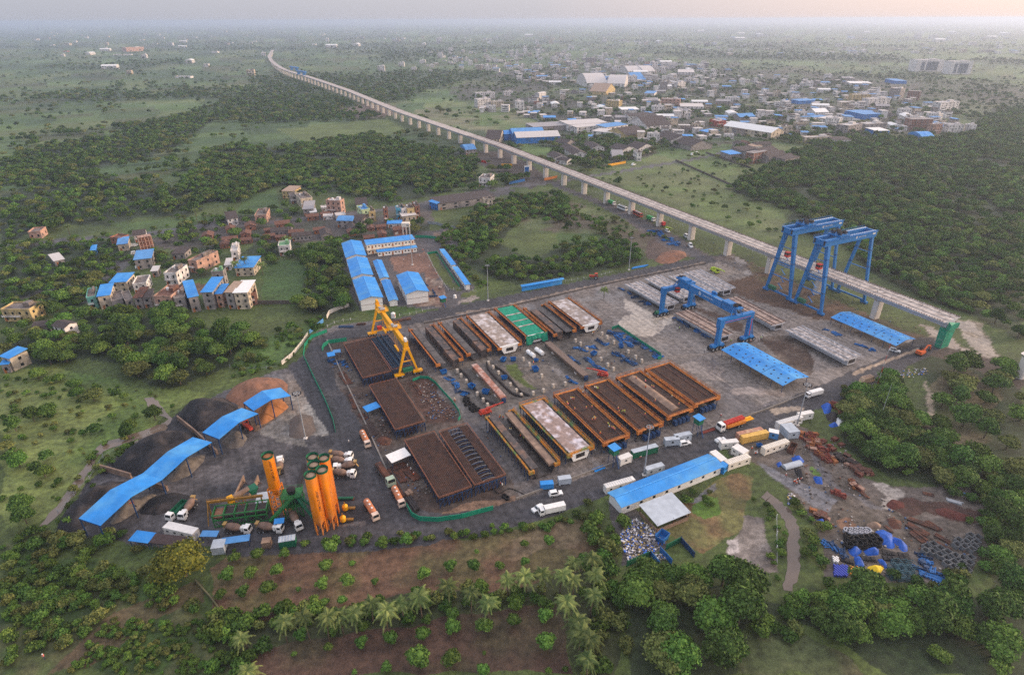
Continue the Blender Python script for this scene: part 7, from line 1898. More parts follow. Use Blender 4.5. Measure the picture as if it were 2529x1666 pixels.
def parts_along(f,pts,n,wd,where,q,name='steel_part',word='blue steel formwork part',cat='steel part',meshes=None,sc=1.0):
 meshes=meshes or SPARTS
 g0=[f(*p)for p in pts]
 for i in range(n):
  u=q.random()*(len(g0)-1);k=int(u);p=g0[k].lerp(g0[k+1],u-k);nd=(g0[k+1]-g0[k]);nn=Vector((-nd.y,nd.x,0)).normalized()
  p=p+nn*q.uniform(-wd,wd);o=link(bpy.data.objects.new(name,q.choice(meshes)),None);o.location=(p.x,p.y,0);o.rotation_euler=(0,0,math.atan2(nd.y,nd.x)+q.choice((0,0,.2,1.57))+q.uniform(-.15,.15));s=sc*q.uniform(.8,1.25);o.scale=(s,s,s)
  tag(o,f'{word} {where}',cat,f'{word}s {where}')
q=random.Random(11)
parts_along(zz6,[(1270,230),(1420,250),(1560,340),(1760,430),(1960,590)],42,1.6,'in the netted row beside the puddle',q)
parts_along(zz6,[(1380,270),(1480,370),(1620,430)],16,1.4,'in the netted row beside the puddle',q)
parts_along(zz6,[(1350,520),(1480,590),(1640,690)],22,.9,'in the row between the pale blocks',q)
parts_along(zz6,[(1060,310),(1180,380),(1240,410)],8,.6,'in the short row near the dark mould',q)
parts_along(zz6,[(960,600),(1080,700),(1210,770)],16,.8,'in the row beside the crane',q)
parts_along(zz6,[(780,440),(860,450),(920,510),(1010,410),(1080,460)],12,1.0,'scattered right of the dark mould',q)
parts_along(zz6,[(720,570),(840,660)],5,.3,'lying against the dark mould',q)
parts_along(c3,[(500,1010),(600,1080),(620,1170),(720,1210)],14,1.0,'beside the black rubber rings',q)
parts_along(c3,[(1870,980),(1940,1050),(1990,1080)],8,.8,'near the pale puddle',q)
parts_along(c8,[(720,1190),(850,1235),(900,1265)],9,.9,'lying between canopy and grey girder',q)
parts_along(c8,[(1080,1350),(1280,1430)],7,.5,'in a line beside the grey girder',q)
parts_along(zs,[(120,440),(360,580),(600,720)],16,1.0,'lying along the girder nearest the puddle',q)
parts_along(zs,[(980,900),(1230,1060),(1500,1220)],18,1.0,'lying along the pinkish girder under the carrier',q)
parts_along(crop(820,560,6.263),[(1480,880),(1560,1000),(1600,1080)],5,1.2,'in the rubble beside the large camp shed',q,word='pale timber piece',cat='timber',meshes=SPARTS[:1])
parts_along(k6b,[(1700,1010),(1790,1020),(1830,1080),(1960,1140)],16,2.2,'stacked at the track beside the viaduct',q,word='dark blue steel frame',sc=1.9)
parts_along(c2b,[(180,930),(280,980),(440,1000),(470,1060)],10,1.4,'inside the green barrier bend',q)
PIPEB=M('pipe_blue',(24,120,190),.5)
for i in range(5):
 p=k6b(1530+i*6,1362-i*3);d=k6b(1660,1342)-k6b(1530,1365);b=MB();b.cyl((0,0,.35+.3*(i%2)),(d.x,d.y,.35+.3*(i%2)),.3);bm_obj('pipe',b,PIPEB,'bright blue pipe in the bundle beside the top yard road','pipe',(p.x,p.y,0),0,'bright blue pipes beside the top yard road')
def ring_mesh(r=.8,h=.8):
 b=MB();b.lathe([(r*.68,0),(r,0),(r,h),(r*.68,h),(r*.68,0)],16,cap=False);o=b.build('rubber_ring',TYRE);me=o.data;bpy.data.objects.remove(o);return me
RM=ring_mesh()
for i,(x,y)in enumerate(((710,1240),(740,1255),(700,1275),(735,1290),(715,1320),(760,1305),(765,1340),(800,1330),(790,1360),(825,1355),(800,1395),(840,1385),(865,1380),(770,1370))):
 p=c3(x,y+10);o=link(bpy.data.objects.new('rubber_ring',RM),None);o.location=(p.x,p.y,.8*(i%2))if False else(p.x,p.y,0);tag(o,'black rubber ring in the pile beside the red mobile crane','rubber ring','black rubber rings beside the red mobile crane')
for x,y in((1630,1225),(1660,1245)):
 p=c6(x,y);o=link(bpy.data.objects.new('rubber_ring',RM),None);o.location=(p.x,p.y,0);tag(o,'black rubber ring beside the near bend of the ring road','rubber ring','black rubber rings beside the near bend of the ring road')
def hose(f,pts,label,r=.22,mat=TYRE):
 P_=[f(*p)for p in pts];o0=P_[0].copy();out=[]
 for i in range(len(P_)-1):
  a,b_,c_,d=P_[max(0,i-1)],P_[i],P_[i+1],P_[min(len(P_)-1,i+2)]
  for k in range(6):
   s=k/6;out.append(.5*((2*b_)+(c_-a)*s+(2*a-5*b_+4*c_-d)*s*s+(3*b_-a-3*c_+d)*s**3))
 out.append(P_[-1]);b=MB()
 for u,v in zip(out,out[1:]):b.cyl(u-o0+Vector((0,0,r)),v-o0+Vector((0,0,r)),r,n=6)
 bm_obj('hose',b,mat,label,'hose',o0)
hose(c3,[(650,925),(740,1010),(830,1160),(960,1290),(1100,1335)],'thick black hose curving left of the rusty inner mould',.5,BLK)
hose(c3,[(965,840),(990,930),(1120,1070),(1260,1200),(1380,1245)],'thick black hose curving right of the rusty inner mould',.5,BLK)
hose(c3,[(1040,870),(1170,960),(1260,1060),(1360,1180),(1460,1230)],'second black hose further right of the rusty inner mould',.5,BLK)
hose(c6,[(1500,1120),(1580,1190),(1690,1140),(1857,1210)],'thin black cable trailing across the road near the cages',.12)
def bars(f,a,b_,wd,label,mat=RUST,h=.5,n=7,name='steel_bundle',cat='steel bars',gaps=.3):
 p,r=f(*a),f(*b_);d=r-p;b=MB();q_=random.Random(int(p.x*7)+n)
 for i in range(n):y=-wd/2+wd*(i+.5)/n;b.bx(q_.uniform(0,.8),d.length-q_.uniform(0,.8),y-wd/n*.42,y+wd/n*.42,0,h*q_.uniform(.5,1))
 c_=(p+r)/2;blk(c_,math.atan2(d.y,d.x),d.length,wd,.2)
 bm_obj(name,b,mat,label,cat,p,math.atan2(d.y,d.x))
BARD=M('bars_dark',(62,50,46),.85,var=.3)
for a,b_,wd,lab,m in(((205,490),(290,620),3.2,'dark steel bar bundle beside the ring road kerb',BARD),((250,470),(330,600),2.2,'second dark steel bar bundle beside the ring road kerb',BARD),((500,900),(620,1080),2.6,'rusty steel bar bundle under the white sheet roof',RUST),((560,880),(760,1060),3.0,'wide rusty bar bundle in front of the largest cages',RUST),((150,380),(230,440),2.4,'short rusty bar bundle below the small blue roof',RUST),((440,940),(600,1240),1.6,'long rusty bar bundle along the ring road kerb',RUST),((60,180),(120,330),2.0,'rusty bar bundle beside the kerb above the blue roof',RUST),((700,60),(790,190),1.4,'rusty beams in the scrap plot beside the storage strip',RUST)):bars(c6,a,b_,wd,lab,m)
bars(c6,(645,1250),(740,1390),2.6,'black open steel box rack at the corner of the barrier',BLK,1.6,4,'steel_rack','rack');bars(c6,(640,1180),(690,1230),2.2,'brown steel crate beside the black rack',TAN,1.4,2,'crate','crate')
bars(c2b,(1050,425),(1320,375),2.0,'long rusty steel girder beside the yellow gantry on the road verge',RUST,1.1,2);bars(c2b,(555,460),(700,450),1.6,'dark red beams on the verge left of the yellow gantry',RUST,.8,4);bars(c2b,(340,1110),(470,1290),3.0,'rusty bars stacked inside the green barrier bend',RUST);bars(c2b,(300,490),(530,490),1.6,'blue steel frames on the grass verge left of the yellow gantry',SPARTS[0].materials[0],.8,5)
bars(o7,(1150,205),(1300,160),1.4,'stack of rusty red bars beside the second watch tower',M('bars_red',(130,62,50),.85),.6,5);bars(o7,(60,590),(180,545),1.6,'blue ladder frames beside the first watch tower',PIPEB,.4,4)
bars(c5,(470,195),(630,170),1.8,'bright blue beams on the verge beside the top yard road',PIPEB,.6,5)if False else None
wall_line(O,[(760,790),(800,880),(850,985),(893,1080),(925,1150),(955,1190)],.45,M('kerb_concrete',(124,118,112),.9),'low concrete kerb between ring road and steel plots',name='kerb',cat='kerb',w=.5)
wall_line(O,[(1200,1160),(1330,1112),(1500,1050),(1640,1000),(1780,952),(1900,905)],.7,M('kerb_concrete',(124,118,112),.9),'low concrete barrier along the inner side of the yard road',name='kerb',cat='kerb',w=.35)
wall_line(O,[(985,752),(1200,708),(1400,662),(1640,612)],.5,M('kerb_dark',(74,70,68),.9),'dark drain edge along the top yard road',name='kerb',cat='kerb',w=.5)
for x,y,lab in((1115,205,None),(1075,345,'small white booth on legs beside the yellow gantry')):
 if lab:p=c2b(x,y+25);t=thing('booth',lab,'booth',p);b=MB();b.box((0,0,1.6),(1.8,1.8,2.4));b.cur=1;b.box((0,0,1.6),(1.84,1.3,.8));b.build('cab',[WHITE,RED],t);b=MB();b.lathe([(1.1,2.85),(.3,3.4)],8);b.build('roof',WHITE,t)
p=k5(1465,1235);t=thing('water_tank','white water tank beside the camp gate posts','water tank',p);b=MB();b.lathe([(.7,.2),(.8,.4),(.8,1.5),(.25,1.9)],14);b.build('vessel',WHITE,t);b=MB();b.box((0,0,.1),(1.8,1.8,.2));b.build('base',PIER,t)
p=k5(1000,660);t=thing('water_tank','pinkish boxy water tank on tall legs behind the dormitory','water tank',p);h=max(6,hgt(p,420+540/3.92));b=MB();b.bx(-2.6,2.6,-1.6,1.6,h,h+2.6);b.build('vessel',CREAM,t);b=MB()
for x in(-2.2,0,2.2):
 for y in(-1.3,1.3):b.bar((x,y,0),(x,y,h),.3)
b.build('leg',PIER,t)
for x,y,lab in((845,60,'tan barge shaped concrete mould on the road verge, farther one'),):
 pass
for f,a,b_,d,lab in((crop(2000,850,4.5),(580,440),(715,400),(600,400),'tan tapered form box on the road verge, farther one'),(crop(2000,850,4.5),(480,565),(620,525),(500,515),'tan tapered form box on the road verge, nearer one')):
 c,rz,L_,W_=frame(f(*a),f(*b_),f(*d));W_=2.4;t=thing('form_box',lab,'form box',c,rz);b=MB();b.hexa([(-L_/2,-W_/2,0),(L_/2,-W_/2,0),(L_/2,W_/2,0),(-L_/2,W_/2,0)],[(-L_*.36,-W_*.4,2.2),(L_*.36,-W_*.4,2.2),(L_*.36,W_*.4,2.2),(-L_*.36,W_*.4,2.2)]);b.build('shell',M('plywood',(184,156,128),.8),t);b=MB();b.bx(-L_*.3,L_*.3,-W_*.3,W_*.3,2.2,2.3);b.build('lid',TAN,t)
zk=crop(1900,1180,4.4074);z2=crop(1850,950,3.1355)
def lump(f,pts,h,mat,label,seed,name='tarpaulin',cat='tarpaulin'):
 cx,cy=sum(p[0]for p in pts)/len(pts),sum(p[1]for p in pts)/len(pts)
 if name=='tarpaulin':pts=[(cx+(x-cx)*1.3,cy+(y-cy)*1.3)for x,y in pts]
 return heap(f,pts,h,mat,label,0,seed,name,cat,20,6)
for pts,h,lab in(([(1165,600),(1230,575),(1330,620),(1350,740),(1310,760),(1200,690)],1.6,'blue tarpaulin spread right of the black rings'),([(1320,640),(1400,660),(1490,730),(1495,790),(1440,790)],1.0,'long blue tarpaulin trailing toward the rusty plates'),([(860,750),(960,760),(1000,800),(930,850),(880,820)],1.5,'blue tarpaulin over the front of the black rings, left one'),([(1030,790),(1120,770),(1180,780),(1175,830),(1080,840)],1.4,'blue tarpaulin over the front of the black rings, right one'),([(930,870),(990,850),(1010,930),(1050,960),(950,975)],1.3,'blue tarpaulin between dark mats and yellow sheet'),([(1180,890),(1230,880),(1280,960),(1260,985)],1.0,'narrow blue tarpaulin beside the steel cages'),([(520,460),(590,440),(600,490),(540,510)],1.2,'blue tarpaulin bundle on the stream bank')):lump(zk,pts,h,BTARP,lab,len(lab))
lump(zk,[(1070,970),(1150,950),(1250,960),(1200,1030),(1090,990)],1.2,M('yellow_sheet',(226,190,30),.6),'crumpled yellow sheet at the front of the scrap yard',5)
for pts,h,lab,m in(([(565,165),(600,145),(635,170),(625,210),(590,225)],2.2,'blue tarpaulin heap behind the white cabins',BTARP),([(600,240),(650,205),(690,240),(680,285),(620,280)],2.0,'black sheeted stack behind the white cabins',BLK),([(668,270),(700,250),(745,255),(745,300),(690,312)],1.8,'white plastic wrapped stack behind the white cabins',WHITE),([(620,310),(670,290),(690,320),(640,330)],.9,'small blue tarpaulin in front of the white wrapped stack',BTARP),([(335,570),(380,550),(420,590),(400,610),(350,600)],1.6,'blue tarpaulin behind the grey roll in the scrap yard',BTARP),([(215,610),(245,598),(255,625),(225,635)],1.0,'small blue tarpaulin beside the grey roll',BTARP),([(355,660),(400,650),(440,710),(420,750),(380,720)],1.5,'black sheeted pile beside the gravel',BLK),([(500,715),(560,715),(565,765),(520,760)],1.3,'blue and black sheeted pile beside the gravel',BTARP)):lump(z2,pts,h,m,lab,len(lab))
for i in range(44):
 x,y=830+360*((i*.618)%1),660+110*(i/44);
 p=zk(x,y);o=link(bpy.data.objects.new('rubber_ring',RM),None);o.location=(p.x,p.y,.8*(i%3==0));o.scale=(1.25,)*3;o.rotation_euler=(.25*math.sin(i),.25*math.cos(i*2),0)
 tag(o,'black plastic ring in the big heap between blue tarpaulins','rubber ring','black rings heaped in the scrap yard')
CLR=M('clear_plastic',(150,152,160),.4)
for i in range(9):
 p=zk(830+i*28,612+12*(i%2));o=link(bpy.data.objects.new('plastic_ring',RM),None);o.location=(p.x,p.y,.9);o.scale=(1.3,)*3;o.data=RM if False else RM.copy();o.data.materials.clear();o.data.materials.append(CLR);tag(o,'pale plastic ring on top of the black ring heap','plastic ring','pale plastic rings on the black ring heap')
def drum_mesh(mat):
 b=MB();b.lathe([(.28,0),(.3,.05),(.3,.85),(.28,.9)],10);o=b.build('drum',mat);me=o.data;bpy.data.objects.remove(o);return me
for m,n,(x0,x1,y0,y1),w in((drum_mesh(M('drum_blue',(54,72,168),.4)),52,(700,850,960,1080),'blue'),(drum_mesh(M('drum_amber',(206,138,40),.5)),18,(880,985,975,1085),'orange'),(drum_mesh(WHITE),12,(690,750,870,930),'white')):
 for i in range(n):
  p=zk(x0+(x1-x0)*((i*.618)%1),y0+(y1-y0)*(i/n));o=link(bpy.data.objects.new('drum',m),None);o.location=(p.x,p.y,0);o.scale=(.85,)*3;tag(o,f'{w} drum in the packed group at the front of the scrap yard','drum',f'{w} drums at the front of the scrap yard')
cr=None
CRM=M('crate_grey',(112,114,116),.8,var=.2);
for x,y in((1700,770),(1690,815),(1775,745),(1765,825),(1850,790),(1845,860),(1930,830),(1920,900),(2015,870),(2000,940),(1925,950),(2090,895),(2085,955),(2060,1005),(2180,890),(2165,950),(2140,1030),(1995,990),(2050,700),(2030,750),(2130,720),(2110,770),(2180,650),(2170,690),(2260,670),(2240,720),(2220,770),(2195,800)):
 p=zk(x,y)
 if cr is None:
  cr=thing('crate','open grey crate in the rows at the right end of the scrap yard','crate',p,.35,'grey crates of the scrap yard');b=MB();b.bx(-1,1,-.85,.85,0,.12)
  for s in(-1,1):b.bx(-1,1,s*.85-.05,s*.85+.05,.12,1.5);b.bx(s*1-.05,s*1+.05,-.8,.8,.12,1.5)
  b.build('box',CRM,cr);b=MB();b.bx(-.94,.94,-.79,.79,.5,.6);b.build('fill',BLK,cr)
 else:dup(cr,p,.35+rnd.uniform(-.06,.06))
 cr.scale=(.9,)*3
for a,b_,wd,lab in(((1500,440),(1860,570),2.0,'long rusty plate at the back of the plate stack'),((1490,500),(1740,640),2.6,'broad rusty plate in the middle of the plate stack'),((1520,570),(1720,720),2.6,'pile of rusty channels left of the plates'),((1700,470),(1870,580),1.6,'short rusty plate on the plate stack'),((1780,610),(1980,720),1.6,'tan rusty plate beside the crates'),((1780,690),(1990,795),1.2,'narrow rusty plate nearest the crates'),((1250,520),(1350,605),1.0,'rusty channel lying beside the blue tarpaulin')):bars(zk,a,b_,wd,lab,RUST,.7,3,'steel_plate','steel plate')
bars(zk,(2000,150),(2270,215),1.2,'blue pipes lying at the far edge of the scrap yard',BINB,.4,3,'pipe_bundle','pipes');bars(zk,(1910,230),(2120,290),1.6,'pale galvanised sections in the scrap yard',STEEL,.5,4);bars(zk,(910,50),(1070,225),1.2,'long rusty beam beside the pale gravel patch',RUST,.5,2);bars(zk,(1660,165),(1810,195),1.5,'rusty plate beyond the pale gravel patch',RUST,.4,2)
lump(zk,[(1240,300),(1330,220),(1480,250),(1480,330),(1330,360)],.9,M('rust_scrap',(84,46,40),.95,var=.4),'dark red heap of scrap rebar beside the pale gravel',15,'scrap_heap','scrap heap');lump(zk,[(1760,330),(1900,310),(2260,430),(2260,510),(2000,450),(1800,390)],.9,M('rust_scrap',(84,46,40)),'long dark red strip of scrap rebar across the scrap yard',16,'scrap_heap','scrap heap');lump(zk,[(1040,500),(1120,470),(1230,500),(1220,545),(1080,550)],1.0,TAN,'tangled heap of grey mesh beside the ring heap',17,'scrap_heap','scrap heap');lump(zk,[(1260,440),(1330,420),(1450,470),(1440,560),(1330,560)],.8,RUST,'tangle of brown wire and frames behind the blue tarpaulin',18,'scrap_heap','scrap heap')
MATB=M('dark_mat',(52,50,50),.9,var=.35)
for a,b_,d,lab in(((770,900),(920,960),(790,850),'dark mats stacked beside the white drums'),((1010,900),(1180,920),(1040,850),'dark mats stacked behind the yellow sheet'),((1250,900),(1550,920),(1260,840),'broad dark mats behind the steel cages'),((1230,830),(1380,870),(1260,780),'dark mats behind the narrow blue tarpaulin'),((1420,890),(1550,915),(1430,810),'dark mats beside the crates')):
 c,rz,L_,W_=frame(zk(*a),zk(*b_),zk(*d));b=MB()
 for i in range(int(L_/1.1)):
  for j in range(int(W_/1.1)):b.bx(-L_/2+i*1.1,-L_/2+i*1.1+1.02,-W_/2+j*1.1,-W_/2+j*1.1+1.02,0,.5+.25*((i*7+j*3)%3))
 b.bx(-L_/2,L_/2-.2,-W_/2,W_/2-.2,0,.4);bm_obj('mat_stack',b,MATB,lab,'mats',c,rz)
CAGEB=M('cage_teal',(58,92,104),.7)
cg=None
for x,y in((1340,1000),(1420,1010),(1500,1020),(1330,1080),(1410,1090),(1490,1095),(1570,1100),(1380,950),(1470,960),(1540,970)):
 p=zk(x,y)
 if cg is None:
  cg=thing('wire_cage','teal wire cage in the block at the front of the scrap yard','cage',p,.2,'teal wire cages of the scrap yard');b=MB()
  for s in(-1,1):
   for u in(-1,1):b.bar((s,u,0),(s,u,1.5),.1)
  for z in(.1,.8,1.5):b.rail([(-1,-1,z),(1,-1,z),(1,1,z),(-1,1,z)],.02,9,.09,True)
  b.build('frame',CAGEB,cg);b=MB()
  for k in range(6):b.bx(-1+k*.36,-.95+k*.36,-1,1,.12,.2);b.bx(-1,1,-1+k*.36,-.95+k*.36,.2,.26)
  b.build('mesh',CAGEB,cg)
 else:dup(cg,p,.2)
parts_along(zk,[(570,670),(680,740),(720,800),(850,830)],14,1.2,'beside the bushes of the scrap yard',q,word='pale blue steel frame')
parts_along(zk,[(1640,1000),(1780,1060),(1900,1110),(1940,1140)],22,1.6,'in the heap at the near corner of the scrap yard',q,word='dark steel frame',meshes=SPARTS[:3])
parts_along(zk,[(1590,860),(1700,870),(1640,940),(1830,990)],12,1.6,'beside the grey crates',q)
bxm=[]
for i,c in enumerate(((124,62,52),(146,92,54),(104,62,50),(150,120,104),(92,64,54),(56,48,46))):
 b=MB();b.bx(-.9,.9,-.7,.7,0,.5+.12*i);b.bx(-.9,.9,-.7,-.6,.5,1.0);b.bx(-.9,-.8,-.6,.7,.5,1.0);o=b.build('formwork_tray',M('form_%s'%('red','amber','brown','tan','umber','black')[i],c,.8,var=.3));bxm.append(o.data);bpy.data.objects.remove(o)
for pts,n,wd,w,ms in(([(390,380),(470,410),(540,410)],14,2.4,'beside the grey annex',bxm[:2]),([(430,460),(560,480),(690,430)],26,3.0,'in the rows before the bushes',bxm[:4]),([(520,530),(590,560),(640,610)],18,1.6,'beside the dirt track',bxm[:3]),([(680,550),(760,600),(860,660),(900,700)],46,2.2,'in the dark row before the thicket',bxm[2:]),([(620,150),(720,180),(720,220)],14,1.8,'near the blue tarpaulin heap',bxm[:2]),([(650,830),(740,860)],7,.9,'in the red stack beside the track',bxm[:1]),([(770,740),(860,820)],8,1.0,'beside the long rusty beam',bxm[1:4]),([(480,980),(560,1020),(600,1050)],10,1.2,'on the stream bank',bxm[1:])):
 parts_along(z2,pts,n,wd,w,q,'formwork_tray','stacked formwork tray','formwork tray',ms)
p=z2(330,630);t=thing('sheet_roll','long grey corrugated roll cover in the scrap yard','roll',p,.35);b=MB();n=8;pr=[(1.2*math.cos(math.pi*i/n),.3+1.1*math.sin(math.pi*i/n))for i in range(n+1)];b.hexa([(-3.4,y,z)for y,z in pr],[(3.4,y,z)for y,z in pr]);b.build('cover',GREY,t);b=MB();b.bx(-3.5,3.5,-1.3,1.3,0,.3);b.build('base',CHAS,t)
p=z2(330,505);t=thing('scrap_box','rusty open box beside the long cream cabin','box',p,.9);b=MB()
for s in(-1,1):b.bx(-2.4,2.4,s*1.0-.06,s*1.0+.06,0,1.7);b.bx(s*2.4-.06,s*2.4+.06,-.94,.94,0,1.7)
b.bx(-2.3,2.3,-.9,.9,.05,.15);b.build('box',RUST,t);b=MB();b.bx(-2.45,2.45,-1.1,-1.06,1.5,1.7);b.build('rim',BLK,t)
def litter(name,areas,cols,n,sz,seed):
 q_=random.Random(seed);b=MB();ms=[M('litter_%d%d%d'%c,c,.7)for c in cols]
 for f,poly,k in areas:
  pl=[tuple(f(*p)[:2])for p in poly];xs,ys=[p[0]for p in pl],[p[1]for p in pl];c_=0
  while c_<k:
   x,y=q_.uniform(min(xs),max(xs)),q_.uniform(min(ys),max(ys))
   if not inside(pl,np.array([x]),np.array([y]))[0]:continue
   c_+=1;s=sz*q_.uniform(.4,1.5);b.cur=q_.randrange(len(ms));b.box((x,y,.1*s+q_.uniform(0,.25)),(s,s*q_.uniform(.4,1),s*q_.uniform(.25,.7)),q_.random()*3)
 o=b.build(name,ms);o['kind']='stuff'
litter('litter',[(o7,[(430,1080),(560,1090),(740,1230),(800,1320),(640,1440),(420,1500),(370,1400),(330,1230)],750),(o7,[(690,1440),(800,1430),(830,1490),(720,1500)],60),(o7,[(2040,820),(2090,820),(2140,880),(2050,930)],110),(crop(2000,850,4.5),[(760,400),(1060,280),(1320,260),(1300,330),(960,420),(800,450)],190)],[(212,208,206),(180,176,178),(120,116,116),(60,110,200),(170,146,90),(92,88,86),(130,120,116)],0,.42,21)
litter('scraps',[(c2b,[(150,880),(330,820),(480,980),(560,1280),(420,1300),(250,1080)],120),(c6,[(60,150),(250,160),(480,560),(600,880),(900,1180),(700,1280),(300,640)],170),(c6,[(720,60),(900,60),(1150,380),(1150,430),(850,440)],260),(c4,[(150,560),(900,900),(1500,700),(2050,500),(1900,640),(900,1000),(200,900)],110),(zz6,[(0,400),(1700,300),(1700,650),(1300,780),(600,900),(0,800)],150),(z2,[(380,380),(700,420),(900,720),(1100,960),(1780,1240),(1500,1500),(700,1480),(650,1150),(300,800)],420),(crop(1750,400,3.055),[(0,600),(300,700),(1000,1000),(1900,1350),(1850,1400),(900,1120),(0,720)],220),(k6b,[(1200,600),(1500,700),(2100,1050),(2200,1200),(1900,1180),(1500,900)],130)],[(88,78,72),(62,54,50),(120,112,106),(62,88,126),(116,80,60),(150,144,138)],0,.42,22)
for a,lab in(((760,1290),'dark green skip beside the rubbish tip'),):
 p=o7(*a);t=dup(sk,p,.8,lab,1.4)
for a,b_,lab,m in(((400,1560),(650,1450),'green sheet fence at the near end of the rubbish tip',DGREEN),((640,1450),(730,1560),'blue sheet panel leaning at the end of the rubbish tip',BINB),((740,1410),(860,1540),'long blue sheet panel beyond the rubbish tip',BINB),((950,1310),(1090,1470),'dark blue sheet wall in the bushes beyond the rubbish tip',DBLUE),((800,1390),(950,1310),'green sheet fence joining the dark blue wall',DGREEN)):wall_line(o7,[a,b_],2.0,m,lab,name='sheet_fence',cat='fence',w=.15,posts=3)

# ---------------------------------------------------------------- village and town
WM={k:M('plaster_'+k,c,.85,var=.2,scale=.5,rgb2=tuple(int(v*.62+30)for v in c),s2=.35)for k,c in(('white',(214,208,204)),('cream',(196,180,158)),('pink',(180,142,124)),('grey',(146,138,134)),('teal',(110,172,158)),('turquoise',(92,176,206)),('yellow',(190,166,116)),('lime',(190,208,160)),('brick',(144,98,78)),('blue',(44,116,190)),('red',(166,72,58)))}
RM_={'white':WHITE,'blue':ROOF,'faded':ROOF2,'grey':M('roof_grey',(150,146,146),.85,var=.2),'pale':M('roof_pale',(190,184,180),.75,var=.12),'dark':M('roof_dark',(72,64,62),.9,var=.25),'tile':M('roof_tile',(104,74,62),.9,var=.3),'tan':M('roof_tan',(156,134,116),.85,var=.25),'terrace':M('roof_terrace',(122,112,106),.9,var=.3,rgb2=(92,84,80),s2=.4),'green':M('roof_green',(110,150,112),.8),'rust':RUST}
def hcore(c,rz,L_,W_,H,wall,roof,kind,label,cat='house',name='house',group=None,wn=True,fl=None):
 blk(c,rz,L_,W_,.5)
 t=thing(name,label,cat,(c.x,c.y,0),rz,group);hl,hw=L_/2,W_/2;fl=fl or max(1,round(H/3.3))
 b=MB()
 if kind=='X':
  for i in range(5):
   for y in(-hw,0,hw):b.bar((-hl+L_*i/4,y,0),(-hl+L_*i/4,y,H),.45)
  for k in range(1,fl+1):b.bx(-hl,hl,-hw,hw,H*k/fl-.25,H*k/fl)
  b.build('frame',WM[wall],t)
  b=MB();b.bx(-hl+.5,hl-.5,-hw+.8,hw-.8,0,H-.3);b.build('brick_infill',WM['brick'],t);return t
 b.bx(-hl,hl,-hw,hw,0,H)
 if kind=='F':
  for s in(-1,1):b.bx(-hl,hl,s*hw-.12,s*hw+.12,H,H+.8);b.bx(s*hl-.12,s*hl+.12,-hw+.12,hw-.12,H,H+.8)
 if kind=='G':
  r=W_*.18;b.hexa([(-hl,-hw,H),(hl,-hw,H),(hl,hw,H),(-hl,hw,H)],[(-hl,-.05,H+r),(hl,-.05,H+r),(hl,.05,H+r),(-hl,.05,H+r)])
 b.build('wall',WM[wall],t)
 b=MB();o=.5
 if kind=='F':
  b.bx(-hl+.1,hl-.1,-hw+.1,hw-.1,H,H+.06)
  if H>5:b.bx(hl*.25,hl*.7,-hw*.2,hw*.6,H+.06,H+2.4)
 elif kind=='S':b.hexa([(-hl-o,-hw-o,H+.2),(hl+o,-hw-o,H+.2),(hl+o,hw+o,H+1.0),(-hl-o,hw+o,H+1.0)],[(-hl-o,-hw-o,H+.3),(hl+o,-hw-o,H+.3),(hl+o,hw+o,H+1.1),(-hl-o,hw+o,H+1.1)])
 elif kind=='G':
  top=[(-hl-o,-hw-o,H-.1),(hl+o,-hw-o,H-.1),(hl+o,0,H+r+.1),(-hl-o,0,H+r+.1),(hl+o,hw+o,H-.1),(-hl-o,hw+o,H-.1)]
  b.add(top+[(x,y,z+.14)for x,y,z in top],[[3,2,1,0],[5,4,2,3],[6,7,8,9],[9,8,10,11],[0,1,7,6],[4,5,11,10],[0,6,9,3],[3,9,11,5],[1,2,8,7],[2,4,10,8]])
 else:
  n=8;pr=[(-hw-.3+(W_+.6)*i/n,H+W_*.16*math.sin(math.pi*i/n))for i in range(n+1)];b.hexa([(-hl-.3,y,z)for y,z in pr],[(hl+.3,y,z)for y,z in pr])
 rf=b.build('roof',RM_[roof],t)
 if kind=='F' and H>6:b=MB();b.lathe([(.7,H+.06),(.75,H+1.3),(.2,H+1.6)],10,(-hl*.4,hw*.3));b.build('water_tank',WHITE if roof!='white' else BLK,rf)
 if wn:
  nx,ny=max(1,min(5,int(L_/3.2))),max(1,min(3,int(W_/3.6)))
  ww=max(1.0,L_*.05);wh=min(1.5,H/fl*.45)
  for k in range(min(fl,6)):
   z=H/fl*(k+.5)
   for i in range(nx):
    put_win(t,-hl+L_*(i+.5)/nx,-hw,z,'y',ww,wh)
    if k==0 and i==0:put_win(t,-hl+L_*.25/nx,-hw,1.0,'y',1.0,2.0,'door',DOOR)
   for i in range(ny):
    for s in(-1,1):put_win(t,s*hl,-hw+W_*(i+.5)/ny,z,'x',1.2,wh)
 if H>5.5 and kind=='F' and L_<16:b=MB();b.bx(-hl,hl*.3,-hw-1.1,-hw,H/fl-.15,H/fl);b.rail([(-hl,-hw-1.05,H/fl),(hl*.3,-hw-1.05,H/fl)],.9,1.2,.1);b.build('balcony',WM['white'],t)
 return t
def he(f,A,B_,D,Z,wall,roof,kind,label,**k):
 """house from roof corners (front left, front right, back left) at height Z"""
 c,rz,L_,W_=frame(f(*A,Z),f(*B_,Z),f(*D,Z));return hcore(c,rz,L_,W_,Z,wall,roof,kind,label,**k)
def hb(f,A,B_,dep,top,wall,roof,kind,label,oy,s,**k):
 """house from its front foot line, its depth in metres and the pixel row of its front top edge"""
 a,b_=f(*A),f(*B_);H=max(3,hgt(a,oy+top/s));d=b_-a;rz=math.atan2(d.y,d.x);c=(a+b_)/2+Vector((-math.sin(rz),math.cos(rz),0))*dep/2
 return hcore(c,rz,d.length,dep,H,wall,roof,kind,label,**k)
v1=crop(190,560,4.034);v2=crop(0,420,2.975);v3=crop(640,440,5.174)
